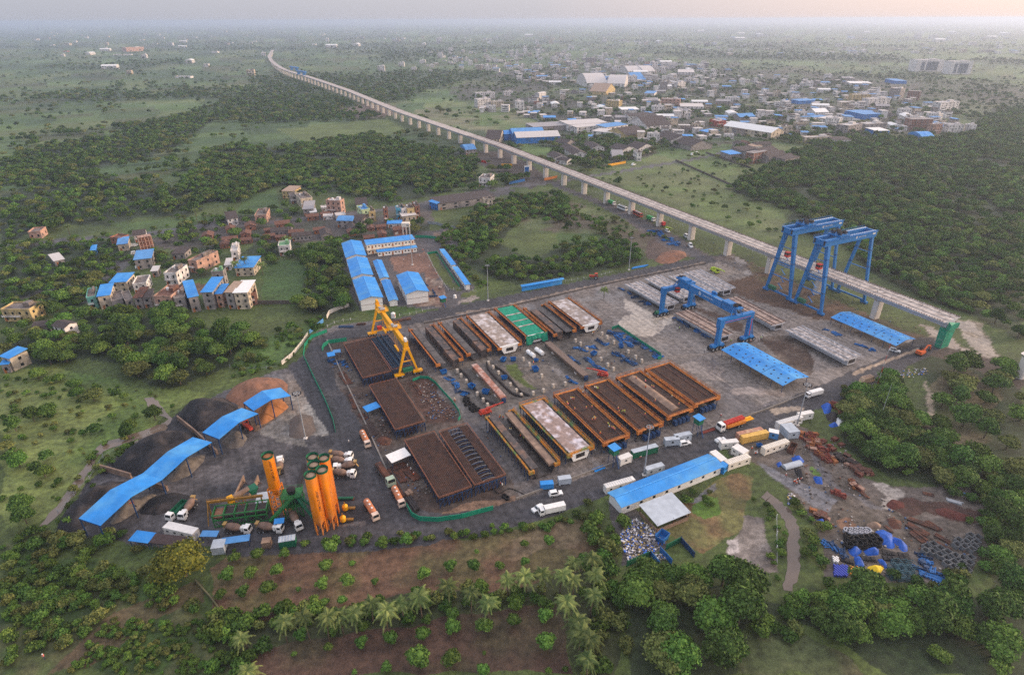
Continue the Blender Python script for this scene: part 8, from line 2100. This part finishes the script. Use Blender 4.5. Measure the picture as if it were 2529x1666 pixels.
for f,A,B_,D,Z,w,r,k,lab in((v1,(570,332),(738,312),(640,250),6,'grey','faded','S','grey house with a wide blue sheet roof behind a round tree'),(v1,(328,558),(490,548),(395,482),6,'cream','blue','S','cream pillared house with a blue sheet roof above the lane end'),(v1,(1572,412),(1755,405),(1645,315),5,'cream','blue','S','village hall with a bright blue roof beside the green field'),(v1,(205,697),(325,680),(300,588),7,'cream','blue','S','long pinkish house with a narrow blue roof at the row end'),(v1,(95,715),(185,700),(200,610),6,'teal','terrace','F','long teal walled house at the left end of the row'),(v1,(1112,708),(1205,690),(1262,525),8,'grey','blue','S','tall grey house with a stepped blue roof, left of two'),(v1,(1240,655),(1345,650),(1330,522),9.5,'grey','blue','S','tall grey house with a stepped blue roof, right of two'),(v1,(1380,670),(1440,668),(1435,590),7.5,'pink','blue','S','narrow house with a blue roof between tall blue and white roofs'),(v1,(1475,655),(1550,655),(1505,562),9,'grey','tan','S','tall house with a beige sheet roof next to the white one'),(v1,(1560,660),(1695,655),(1612,555),9,'cream','white','S','tall house with a large white sheet roof at the right end of the row'),(v1,(1700,680),(1790,665),(1725,590),6,'brick','rust','F','weathered brick house beside the large white sheet roof'),(v1,(1105,340),(1190,350),(1180,225),7,'pink','terrace','F','salmon pink two storey house with a terrace'),(v1,(865,470),(985,470),(935,385),6.5,'white','terrace','F','white two storey house with a walled yard in the middle of the village'),(v1,(555,580),(690,565),(620,500),5,'white','terrace','F','low white house with blue trim between two blue roofs'),(v1,(765,700),(935,700),(805,592),8,'pink','tile','F','brown red terraced house with stepped balconies in the row'),(v1,(965,720),(1075,705),(1030,630),7,'grey','terrace','F','grey house with a boxy roof room in the row'),(v1,(565,712),(640,706),(625,622),6,'grey','rust','S','grey house with a rusty sheet roof in the row'),(v1,(650,712),(725,704),(705,640),5.5,'grey','dark','S','grey house with a dark sheet roof in the row'),(v1,(480,742),(558,725),(520,645),5,'grey','terrace','F','small bare grey house in the row'),(v1,(345,745),(455,725),(400,650),4.5,'grey','terrace','F','low grey house beside the narrow blue roof'),(v1,(1337,458),(1455,452),(1362,425),8,'grey','green','F','grey house with a pale green roof behind the blue roofs'),(v1,(1532,250),(1600,243),(1610,165),6,'white','pale','F','white and red house half hidden by trees'),(v1,(402,180),(500,168),(480,115),4.5,'cream','faded','S','open shed with a faded blue roof full of parked motorcycles'),(v1,(330,112),(430,120),(375,75),5,'brick','tile','F','red brown house beside the faded blue shed'),(v1,(2005,200),(2120,190),(2040,150),6,'white','green','F','white house with mint roof and gabled porch'),(v1,(945,272),(1070,268),(955,222),3.5,'grey','dark','S','low dark sheet roofed garage'),(v1,(560,85),(680,70),(580,42),5,'white','dark','G','white house with a dark roof behind the concrete frame'),(v1,(740,445),(800,440),(750,410),3.5,'grey','pale','S','small pale roofed shed behind the white and blue house'),(v1,(1475,385),(1530,380),(1500,330),3.2,'white','pale','S','tiny white shed beside the lane palms'),(v2,(5,1030),(215,1030),(60,975),6,'yellow','terrace','F','yellow flat roofed building at the left edge'),(v2,(385,1140),(470,1160),(430,1090),5,'white','dark','G','white gabled shed at the lane end below the village'),(v2,(240,1150),(340,1140),(290,1110),4,'grey','dark','G','low dark shed beside the white gabled shed'),(v2,(5,1368),(70,1385),(85,1300),6,'cream','blue','S','cream house with a pale blue roof at the left edge'),(v2,(5,1430),(60,1425),(20,1385),4,'grey','blue','S','low annex with a blue roof at the left edge'),(v2,(205,462),(295,455),(235,430),4.5,'pink','terrace','F','small pink house in the wood at far left'),(v2,(400,670),(470,655),(420,620),3,'grey','pale','S','small pale roofed shed among trees at the left'),(v2,(668,592),(700,588),(670,565),3,'blue','blue','S','tiny blue shed among trees at the left'),(v2,(1670,360),(1745,350),(1690,312),5,'white','dark','G','white house with a dark tiled roof at the village edge'),(v2,(1870,340),(1955,335),(1890,290),5.5,'pink','terrace','F','pinkish house half hidden left of the village trees'),(v3,(290,165),(432,170),(305,108),6,'yellow','tan','S','yellow walled house with a tan roof at the top of the village'),(v3,(395,235),(490,225),(400,195),6,'grey','terrace','F','grey house behind the yellow walled house'),(v3,(530,275),(680,255),(540,190),7,'cream','terrace','F','cream house with a parapet above the grey warehouse'),(v3,(560,400),(690,392),(548,312),5,'grey','grey','S','long grey sheet roofed warehouse in the village centre'),(v3,(655,440),(732,432),(655,408),3,'white','white','S','small white shelter beside the grey warehouse'),(v3,(850,290),(1035,300),(860,258),10,'pink','pale','F','three storey pink apartment house with balconies'),(v3,(990,540),(1190,545),(930,480),5,'grey','faded','V','arched shed with a blue and rusty roof'),(v3,(1190,540),(1305,545),(1080,455),5,'grey','dark','V','arched shed with a black roof'),(v3,(1310,415),(1415,400),(1270,360),9,'lime','faded','F','tall pale green house with a blue roof patch'),(v3,(1400,440),(1485,430),(1370,390),7,'yellow','terrace','F','yellow house with plants on its balconies'),(v3,(1590,400),(1642,395),(1500,390),10,'brick','terrace','F','tall bare brick house in the village centre'),(v3,(1750,395),(1822,390),(1650,370),8,'turquoise','terrace','F','bright turquoise house in the village centre'),(v3,(1822,400),(1885,390),(1830,350),8,'white','terrace','F','narrow white house between turquoise and yellow ones'),(v3,(1890,400),(1985,390),(1890,345),8,'yellow','terrace','F','yellow ochre house with a balcony in the village centre'),(v3,(1995,370),(2050,365),(1990,310),9,'brick','terrace','F','brick house at the right end of the village centre'),(v3,(1830,490),(2005,470),(1850,440),4.5,'cream','pale','S','low house with pale sheet roof in front of the turquoise one'),(v3,(1640,585),(1815,580),(1650,560),3,'white','blue','S','long low blue roof beside the boxy water tank'),(v3,(1240,345),(1380,335),(1215,270),4,'cream','dark','G','house with a dark tiled roof behind the pale green one'),(k5,(1215,305),(1290,330),(1230,297),5,'blue','blue','S','blue sheet end of the long dark shed'),(k5,(1300,330),(1850,255),(1320,265),5,'grey','dark','S','very long dark roofed shed right of the village'),(k5,(1745,290),(1830,285),(1760,270),6,'cream','terrace','F','small cream house at the end of the long dark shed'),(k5,(1695,80),(1805,85),(1700,40),7,'white','terrace','F','two storey white house standing alone before the viaduct'),(k6b,(0,262),(98,255),(0,225),6,'grey','faded','V','arched pale blue shed beside the viaduct piers')):
 he(f,A,B_,D,Z,w,r,k,lab)
hcore(*frame(v1(605,110,9),v1(735,88,9),v1(645,82,9)),9,'pink','pale','X','unfinished pinkish concrete frame building in the village',fl=3)
t2,t3,t4,t5=crop(1150,180,6.8),crop(1450,140,6.031),crop(1750,230,5.289),crop(2100,130,5.548)
for f,A,B_,D,Z,w,r,k,lab in((t2,(860,1092),(1585,1062),(835,1030),7,'blue','pale','G','long factory shed with silver roof and blue walls near the viaduct'),(t2,(790,1022),(1320,1002),(750,968),9,'blue','faded','G','blue roofed factory shed behind the silver roofed one'),(t2,(650,1035),(785,1022),(655,990),7,'blue','blue','G','small blue shed at the left end of the blue factory'),(t2,(330,1110),(570,1115),(370,1015),6,'cream','dark','G','cream walled shed with a dark roof right behind the viaduct'),(t2,(1145,915),(1710,880),(1190,850),6,'grey','grey','S','wide grey roofed warehouse behind the blue factory'),(t2,(1730,872),(2380,835),(1615,812),8,'pale' if False else 'white','pale','S','large pale roofed warehouse right of the wide grey one'),(t2,(1870,920),(2330,880),(1880,880),7,'white','pale','S','white walled warehouse in front of the large pale one'),(t3,(285,1055),(612,1012),(290,1005),8,'white','faded','S','office block with a dull blue roof among the warehouses'),(t3,(70,1105),(585,1165),(140,1068),6,'white','pale','S','pale roofed hall with a row of windows'),(t3,(590,1172),(880,1132),(470,1090),6,'yellow','dark','G','dark roofed shed with yellowish walls'),(t3,(890,1035),(1255,1010),(700,955),6,'white','dark','G','broad dark roofed hall with a white gable end'),(t3,(620,885),(1050,880),(690,850),8,'white','dark','S','white walled hall with a thin dark roof'),(t3,(1015,1165),(1250,1248),(1200,1112),5,'white','dark','G','long dark shed with white side wall beside the field'),(t3,(1290,1268),(1550,1335),(1480,1210),5,'grey','dark','G','long dark shed with grey wall beside the town road'),(t3,(590,1330),(770,1372),(660,1260),5,'white','dark','G','dark roofed shed behind the white corner house'),(t3,(330,1350),(520,1400),(420,1290),5,'white','dark','G','dark roofed shed behind the roadside trees'),(t3,(690,1400),(745,1440),(720,1370),8,'white','terrace','F','white three storey corner house beside the roadside trees'),(t3,(380,1490),(540,1490),(410,1420),4,'white','grey','G','low white shed beside the roadside trees'),(t2,(1365,1360),(1500,1430),(1500,1310),5,'white','dark','G','dark roofed shed with pale walls close to the viaduct'),(t2,(1590,1230),(1810,1370),(1760,1190),5,'white','dark','G','long dark roofed shed with white pillars close to the viaduct'),(t2,(1540,1450),(1700,1480),(1620,1420),4,'white','dark','G','low dark roofed shed nearest the viaduct'),(t2,(1500,1150),(1700,1180),(1590,1115),5,'grey','dark','G','dark roofed shed behind the long pillared one'),(t2,(1985,1190),(2130,1260),(2140,1160),5,'white','dark','G','dark roofed shed with a long white side'),(t3,(1395,742),(1740,748),(1460,702),7,'white','pale','S','white factory with a blue band and cream roof'),(t3,(35,515),(280,525),(60,462),6,'yellow','tan','G','tan gabled hall in front of the large pale factory'),(t3,(0,395),(300,390),(20,332),9,'white','pale','V','large pale arched factory hall, left half'),(t3,(300,400),(560,405),(280,345),9,'white','pale','V','large pale arched factory hall, right half'),(t3,(520,792),(780,788),(560,760),6,'white','white','S','long white shed in front of the school block'),(t3,(700,345),(880,340),(720,302),6,'white','faded','G','white hall with a light blue roof'),(t3,(145,320),(300,318),(160,290),7,'blue','faded','S','blue walled hall behind the large pale factory'),(t3,(850,545),(1000,550),(860,515),4,'white','faded','S','low white shed with light blue roof between trees'),(t3,(610,222),(830,218),(640,190),6,'white','pale','V','long pale arched shed beyond the light green field, left'),(t3,(840,220),(1015,215),(865,186),6,'white','pale','V','long pale arched shed beyond the light green field, right'),(t3,(1360,232),(1600,235),(1350,196),6,'white','pale','S','long white shed at the far edge of the town'),(t3,(1790,1130),(1970,1100),(1830,1085),4,'grey','blue','S','low shed with a bright blue roof beside the cream factory'),(t4,(200,425),(820,520),(318,394),8,'cream','white','G','very long cream factory with a bright white roof'),(t4,(120,372),(232,365),(100,342),7,'red','pale','F','red walled block at the end of the cream factory'),(t4,(280,805),(432,790),(265,760),5,'grey','blue','S','shed with a blue roof among dark sheds at the town edge'),(t4,(790,840),(1000,800),(800,705),6,'grey','dark','G','large dark roofed shed at the edge of the forest'),(t4,(1000,870),(1190,832),(990,760),5,'grey','dark','S','dark roofed shed nearest the forest edge'),(t4,(460,760),(700,735),(480,700),5,'grey','dark','S','long dark roof behind the ruined white block'),(t4,(580,700),(700,690),(590,670),4,'white','tan','S','small pinkish roofed shed beside the yellow lorry'),(t4,(1640,612),(1860,610),(1640,578),5,'white','dark','S','white walled shed with a dark roof at the forest edge'),(t4,(410,315),(612,305),(430,285),5,'grey','faded','G','grey blue ribbed roof hall in the middle of the town'),(t4,(1400,252),(1570,246),(1420,222),6,'white','white','G','bright white gabled hall in the right part of the town'),(t4,(1600,350),(1755,325),(1530,312),5,'white','pale','S','large pale flat hall beside the dark trees'),(t4,(1180,105),(1390,95),(1200,82),5,'blue','faded','S','long low hall with a blue roof'),(t4,(1370,320),(1540,305),(1385,300),4,'white','faded','S','thin blue roofed shed beside the large pale flat hall'),(t5,(190,850),(420,840),(210,790),7,'blue','faded','S','big blue walled shed in the right part of the town'),(t5,(980,1150),(1150,1145),(990,1100),5,'blue','blue','V','blue arched shed in front of the grey frame block'),(t5,(350,1075),(540,1070),(370,1035),6,'blue','white','S','white roofed shed with blue and white striped wall'),(t5,(620,390),(780,390),(640,365),6,'blue','faded','S','dull blue shed left of the tower blocks'),(t5,(0,420),(300,425),(60,400),6,'white','white','S','long white shed with gabled ends left of the tower blocks')):
 he(f,A,B_,D,Z,w,r,k,lab,cat='building',name='building',wn=k in 'F' or w in('cream','white'))
for f,oy,s,A,B_,dep,top,w,r,k,lab in((t2,180,6.8,(205,590),(420,575),14,450,'white','pale','F','white four storey block in the fields beyond the viaduct'),(t2,180,6.8,(430,580),(640,575),12,490,'cream','pale','F','cream three storey block attached to the white four storey one'),(t2,180,6.8,(175,430),(495,420),12,340,'white','pale','F','white block with red trim behind the four storey one'),(t2,180,6.8,(645,390),(795,385),9,320,'white','pale','F','white house with a roof pergola near the fields'),(t2,180,6.8,(1235,440),(1350,420),10,350,'white','pale','V','white house with a curved roof in the town'),(t3,140,6.031,(280,750),(470,765),12,660,'yellow','pale','F','yellow three storey office with window grid'),(t3,140,6.031,(1090,770),(1370,780),14,640,'pink','pale','F','three storey pinkish school block with open corridors'),(t3,140,6.031,(810,700),(1080,720),14,655,'grey','pale','F','long grey wing left of the school block'),(t3,140,6.031,(1345,465),(1460,455),10,400,'white','pale','F','white town house with blue trim'),(t3,140,6.031,(1190,400),(1340,440),10,370,'yellow','pale','G','cream town house beside the white one with blue trim'),(t3,140,6.031,(1090,500),(1190,500),10,390,'grey','pale','F','grey unfinished four storey block between trees'),(t3,140,6.031,(0,110),(135,108),20,25,'grey','pale','F','grey many storey apartment slab at the far side of the town'),(t3,140,6.031,(860,150),(995,150),16,95,'pink','pale','F','pinkish apartment block at the far side of the town'),(t3,140,6.031,(1200,155),(1340,155),16,105,'white','pale','F','white apartment block at the far side of the town'),(t4,230,5.289,(570,930),(750,890),10,800,'grey','dark','X','roofless grey ruin of a three storey block beside the forest'),(t4,230,5.289,(1250,650),(1600,640),10,600,'cream','pale','F','cream low block with arcade at the forest edge'),(t4,230,5.289,(1800,560),(1980,530),16,450,'grey','pale','F','large grey hall at the right edge of the town, left half'),(t4,230,5.289,(2030,520),(2310,505),16,430,'grey','pale','F','large grey block with windows at the right edge of the town'),(t4,230,5.289,(210,130),(380,135),12,70,'white','pale','F','white blue banded office in the middle of the town'),(t4,230,5.289,(950,165),(1050,165),8,115,'white','faded','F','white house with a blue roof terrace'),(t5,130,5.548,(510,620),(660,632),22,510,'grey','pale','F','plain pale grey cube shaped building'),(t5,130,5.548,(760,645),(935,655),16,545,'grey','dark','X','unfinished dark storeyed block beside the pale cube'),(t5,130,5.548,(230,750),(530,735),14,660,'white','pale','F','white town block with many terraces'),(t5,130,5.548,(1215,805),(1470,785),14,715,'white','pale','F','white three storey block with arched balconies at right'),(t5,130,5.548,(800,1060),(1110,1060),16,935,'grey','dark','X','grey concrete frame block of four storeys at the town front'),(t5,130,5.548,(705,1030),(780,1035),10,910,'white','terrace','F','slim white block with dark windows beside the frame block'),(t5,130,5.548,(1020,910),(1190,930),12,850,'white','pale','F','pale tall block behind the frame block'),(t5,130,5.548,(1115,1115),(1235,1110),10,1015,'pink','pale','F','salmon block with balconies right of the frame block'),(t5,130,5.548,(1330,1100),(1530,1095),10,1020,'white','pale','F','white villa pair at the right edge of the town, left one'),(t5,130,5.548,(1600,1105),(1700,1105),9,1020,'white','pale','F','white villa pair at the right edge of the town, right one'),(t5,130,5.548,(10,680),(270,680),14,600,'yellow','pale','F','long cream terraced block left of the small temple')):
 hb(f,A,B_,dep,top,w,r,k,lab,oy,s,cat='building',name='building')
for A,B_,top,lab in(((885,262),(1250,262),125,'left one of the two tall office towers with dark glass'),((1345,298),(1640,300),150,'right one of the two tall office towers with dark glass')):
 t=hb(t5,A,B_,40,top,'white','pale','F',lab,130,5.548,cat='office tower',name='office_tower',wn=False)
 a,b_=t5(*A),t5(*B_);L_=(b_-a).length;H=hgt(a,130+top/5.548)
 for x0,x1 in((-.32,-.2),(-.12,.3)):b=MB();b.bx(L_*x0,L_*x1,-20.6,-20.0,H*.12,H*.86);b.build('glass_wall',M('tower_glass',(84,94,104),.3),t)
 for i in range(6):b=MB();b.bx(L_/2,L_/2+5,-19,19,H*(.15+.14*i),H*(.19+.14*i));b.build('balcony',WM['cream'],t)
p=t5(365,620);t=thing('temple','small white temple spire among town houses','temple',p);b=MB();b.box((0,0,3),(11,11,6));b.build('hall',WM['white'],t);b=MB();b.lathe([(4.5,6),(3.8,10),(2,15),(.3,19)],12);b.build('spire',WM['white'],t)
for A,B_,top,lab,w in(((745,305),(850,300),272,'pinkish apartment slab far out in the left plain','pink'),((1030,460),(1120,460),443,'long white hall in the left plain','white'),((665,327),(775,325),312,'row of white and red sheds in front of the far pinkish slab','white'),((1245,312),(1280,312),297,'small white house far out in the left plain','white'),((370,305),(395,305),293,'small red house far out in the left plain','red')):
 hb(crop(0,0,2.38),A,B_,30 if w=='pink' else 16,top,w,'pale','F',lab,0,2.38,cat='building',name='building',wn=False)
HP=[]
for L_,W_,H,w,r,k,nm in((11,9,6.5,'white','pale','F','two storey white house'),(9,8,3.6,'white','pale','F','small white flat roofed house'),(10,9,7,'cream','terrace','F','cream two storey house'),(18,10,4.5,'white','faded','S','white shed with a faded blue roof'),(22,12,5,'grey','grey','G','grey gabled shed'),(16,9,4.2,'grey','dark','G','dark roofed shed'),(14,10,4,'grey','blue','S','shed with a bright blue roof'),(13,10,9.6,'white','pale','F','white three storey house'),(24,13,5.5,'white','white','V','white arched shed'),(9,7,3.2,'brick','tile','G','brown tiled hut')):
 HP.append((L_,W_,nm,[L_,W_,H,w,r,k],[]))
def fill(poly,n,ks,where,rz0,f=O,smin=.8,smax=1.25,grow=None):
 pl=[tuple(f(*p)[:2])for p in poly];c_=tr_=0;py=[p[1]for p in poly];px=[p[0]for p in poly]
 while c_<n and tr_<n*40:
  tr_+=1;p=f(rnd.uniform(min(px),max(px)),rnd.uniform(min(py),max(py)))
  if not inside(pl,np.array([p.x]),np.array([p.y]))[0]or abs((p-SP_[0]).dot(VN))<25 and p.y<1500:continue
  L_,W_,nm,a,pr=HP[rnd.choice(ks)];s=rnd.uniform(smin,smax)
  if blocked(p.x,p.y,6*s):continue
  rz=rz0+rnd.choice((0,1.57))+rnd.uniform(-.12,.12);c_+=1;lab=f'{nm} {where}'
  if not pr:k_='hut' if nm.endswith('hut')else('shed' if nm.endswith('shed')else 'house');t=hcore(p,rz,*a,lab,cat=k_,name=k_);pr.append(t)
  else:t=dup(pr[0],(p.x,p.y,0),rz,lab,(s,s,s*rnd.uniform(.85,1.15)));blk(p,rz,L_*s,W_*s,.5)
  t['group']=f'{nm}s {where}'
fill([(1100,260),(1180,250),(1300,205),(1500,190),(1560,200),(1560,330),(1380,330),(1290,300),(1200,265)],34,(0,1,2,3,4,5,6,7,8,9),'in the near half of the town',.1)
fill([(1560,200),(1800,170),(1990,190),(2080,230),(2230,250),(2260,300),(2080,310),(1860,325),(1700,325),(1560,335)],84,(0,1,2,3,4,5,6,7,8,1,0,2),'in the right half of the town',-.15)
fill([(1150,165),(1330,140),(1560,135),(1700,165),(1640,200),(1330,200),(1200,195)],40,(0,1,2,7,3,8,0),'in the far half of the town',.1,smin=1.1,smax=1.7)
fill([(1000,118),(1330,112),(1340,160),(1120,166),(1000,150)],46,(0,1,7,2,7),'in the white suburb beyond the fields',.1,smin=1.1,smax=1.8)
fill([(880,150),(1010,145),(1010,168),(880,170)],9,(0,1,7),'in the small hamlet behind the viaduct bend',.1,smin=1.1,smax=1.6)
fill([(1600,75),(2330,62),(2350,100),(1900,105),(1640,98)],34,(0,7,8,3),'far out near the horizon',.1,smin=2.0,smax=3.2)
fill([(30,80),(600,78),(640,190),(380,185),(60,140)],16,(0,1,8,2),'scattered in the left plain',.1,smin=1.2,smax=2.0)
fill([(700,90),(1600,75),(1600,110),(1000,112),(720,120)],22,(0,7,8,2),'far out beyond the viaduct',.1,smin=1.6,smax=2.6)
fill([(470,550),(560,530),(700,520),(900,520),(960,530),(940,560),(740,555),(600,575),(480,575)],24,(9,9,5,9),'in the low quarter behind the workers camp',.3,smin=.7,smax=1.1)
fill([(700,480),(800,490),(830,510),(720,515)],5,(9,5,1),'beside the village street',.3,smin=.7,smax=1)
fill([(1700,330),(1790,345),(1830,370),(1740,372)],5,(5,9,4),'among dark sheds at the town edge',.3)
def far_town(areas):
 b=MB();q_=random.Random(3);ms=[WM['white'],WM['cream'],WM['grey'],RM_['pale'],RM_['dark'],RM_['faded'],GLASS]
 for poly,n,s0,s1 in areas:
  pl=[tuple(O(*p)[:2])for p in poly];px=[p[0]for p in poly];py=[p[1]for p in poly];c_=0
  for _ in range(n*12):
   p=O(q_.uniform(min(px),max(px)),q_.uniform(min(py),max(py)))
   if c_>=n:break
   if not inside(pl,np.array([p.x]),np.array([p.y]))[0]or abs((p-SP_[0]).dot(VN))<25 and p.y<1500 or blocked(p.x,p.y,5):continue
   c_+=1;s=q_.uniform(s0,s1);L_,W_,H=q_.uniform(7,15)*s,q_.uniform(7,10)*s,q_.choice((3.2,3.5,6.5,7,10))*s**.5;rz=q_.choice((0,1.57))+q_.uniform(-.2,.2)
   b.cur=q_.choice((0,0,0,1,2));b.box((p.x,p.y,H/2),(L_,W_,H),rz);b.cur=q_.choice((3,3,3,4,5));b.box((p.x,p.y,H+.25),(L_+.8,W_+.8,.5),rz)
   b.cur=6
   for k in range(max(1,int(H/3.3))):
    b.box((p.x,p.y,1.7+3.3*k),(L_*.7,W_+.1,1.1),rz)
   blk(p,rz,L_,W_,.5)
 o=b.build('distant_town',ms);o['kind']='stuff'
far_town((([(1100,260),(1180,250),(1300,205),(1500,190),(1560,200),(1560,330),(1400,330),(1300,300),(1200,265)],60,.8,1.2),([(1560,200),(1800,170),(1990,190),(2080,230),(2230,250),(2260,300),(2080,310),(1860,325),(1700,325),(1560,335)],170,.8,1.2),([(1150,165),(1330,140),(1560,135),(1700,165),(1640,200),(1330,200),(1200,195)],110,1.0,1.6),([(1000,118),(1330,112),(1500,130),(1340,160),(1120,166),(1000,150)],80,1.0,1.6),([(1500,95),(2380,75),(2380,125),(1700,135)],90,1.4,2.6),([(0,70),(1500,66),(1500,100),(0,110)],80,1.6,2.8)))
for px,py,lab in((727,173,'blue girder launcher far along the viaduct deck'),(745,184,'blue beam carrier on the far viaduct deck')):
 p=P(px,py,14);t=thing('launching_gantry',lab,'launching gantry',(p.x,p.y,13),rz0 if False else 2.2);b=MB();b.bx(-30,30,-3,3,6,9);b.build('beam',BLUE,t);b=MB()
 for x in(-20,18):b.bx(x,x+3,-3.4,3.4,0,6)
 b.build('leg',BLUE,t)
for A,B_,m,lab in(((1310,415),(1475,385),YEL,'yellow hoarding along the town road'),((725,545),(845,520),ORA,'orange hoarding under the viaduct'),((330,410),(430,410),YEL,'yellow hoarding behind the viaduct piers'),((0,345),(190,385),RED,'red and white hoarding behind the viaduct piers'),((400,580),(545,550),BINB,'blue hoarding beside the village road')):wall_line(k6b,[A,B_],2.2,m,lab,name='hoarding',cat='hoarding',w=.3,posts=4)
p=k6b(563,520);t=thing('billboard','blue and white billboard on a pole beside the village road','billboard',p,.2);b=MB();b.bar((0,0,0),(0,0,6),.4);b.build('pole',STEEL,t);b=MB();b.bx(-2.4,2.4,-.15,.15,4,11);b.cur=1;b.bx(-2.0,2.0,-.2,-.16,5,10);b.build('board',[CARW,BINB],t)
for x,y,lab in((1548,405,'white car on the town road'),(2092,310,'white car at the town road junction'),(2132,298,'second white car at the town road junction')):park('suv',car,k6b,(x-14,y+4),(x+14,y-4),lab,sc=1.3)
park('suv',car,v1,(560,272),(600,266),'white car behind the grey house with a blue roof');park('suv',car,v1,(605,415),(645,405),'white car in front of the grey house with a blue roof')
for i in range(16):
 x,y=520+90*((i*.618)%1),175+30*(i/16);p=v1(x,y);p.z=0
 if i==0:
  mc=thing('motorcycle','motorcycle parked in the rows beside the faded blue shed','motorcycle',p,.5,'motorcycles beside the faded blue shed');b=MB();b.bx(-.6,.6,-.14,.14,.5,.9);b.bar((.5,-.3,1.0),(.5,.3,1.0),.08);b.build('frame',CARW,mc);wheels(mc,(-.65,.65),0,WHEEL_CAR,.36)
 else:dup(mc,p,.5)

ST_ = [tuple(crop(1450, 1020, 4.125)(*p)[:2]) for p in ((1810,830),(1970,960),(2070,1090),(2105,1230),(2095,1350),(2100,1568),(2045,1800))]
def near_via(x, y, r):
    if near_line(ST_, np.array([x]), np.array([y]), 2.0 + r * .6)[0]: return True
    return near_line([(p.x, p.y) for p in SP_[::3]], np.array([x]), np.array([y]), 15 + r)[0]
finish_trees(lambda x, y, r: blocked(x, y, r) or near_via(x, y, r))
finish_shrubs(lambda x, y, r: blocked(x, y, r) or near_line(ST_, np.array([x]), np.array([y]), 1.8 + r)[0])
HAZE = 0.00014
# ---------------------------------------------------------------- haze: even air, sky wholly outside
hb = MB(); hb.bx(-36000, 36000, -3000, 62000, -1.0, 136.0)
hm = bpy.data.materials.new('haze_air'); hm.use_nodes = True
hn = hm.node_tree; hn.nodes.clear()
ho = hn.nodes.new('ShaderNodeOutputMaterial'); hv = hn.nodes.new('ShaderNodeVolumePrincipled')
hv.inputs['Color'].default_value = (.66, .75, .93, 1); hv.inputs['Density'].default_value = HAZE
hv.inputs['Anisotropy'].default_value = 0.45
hn.links.new(hv.outputs[0], ho.inputs['Volume'])
hz = hb.build('haze', hm); hz['kind'] = 'stuff'
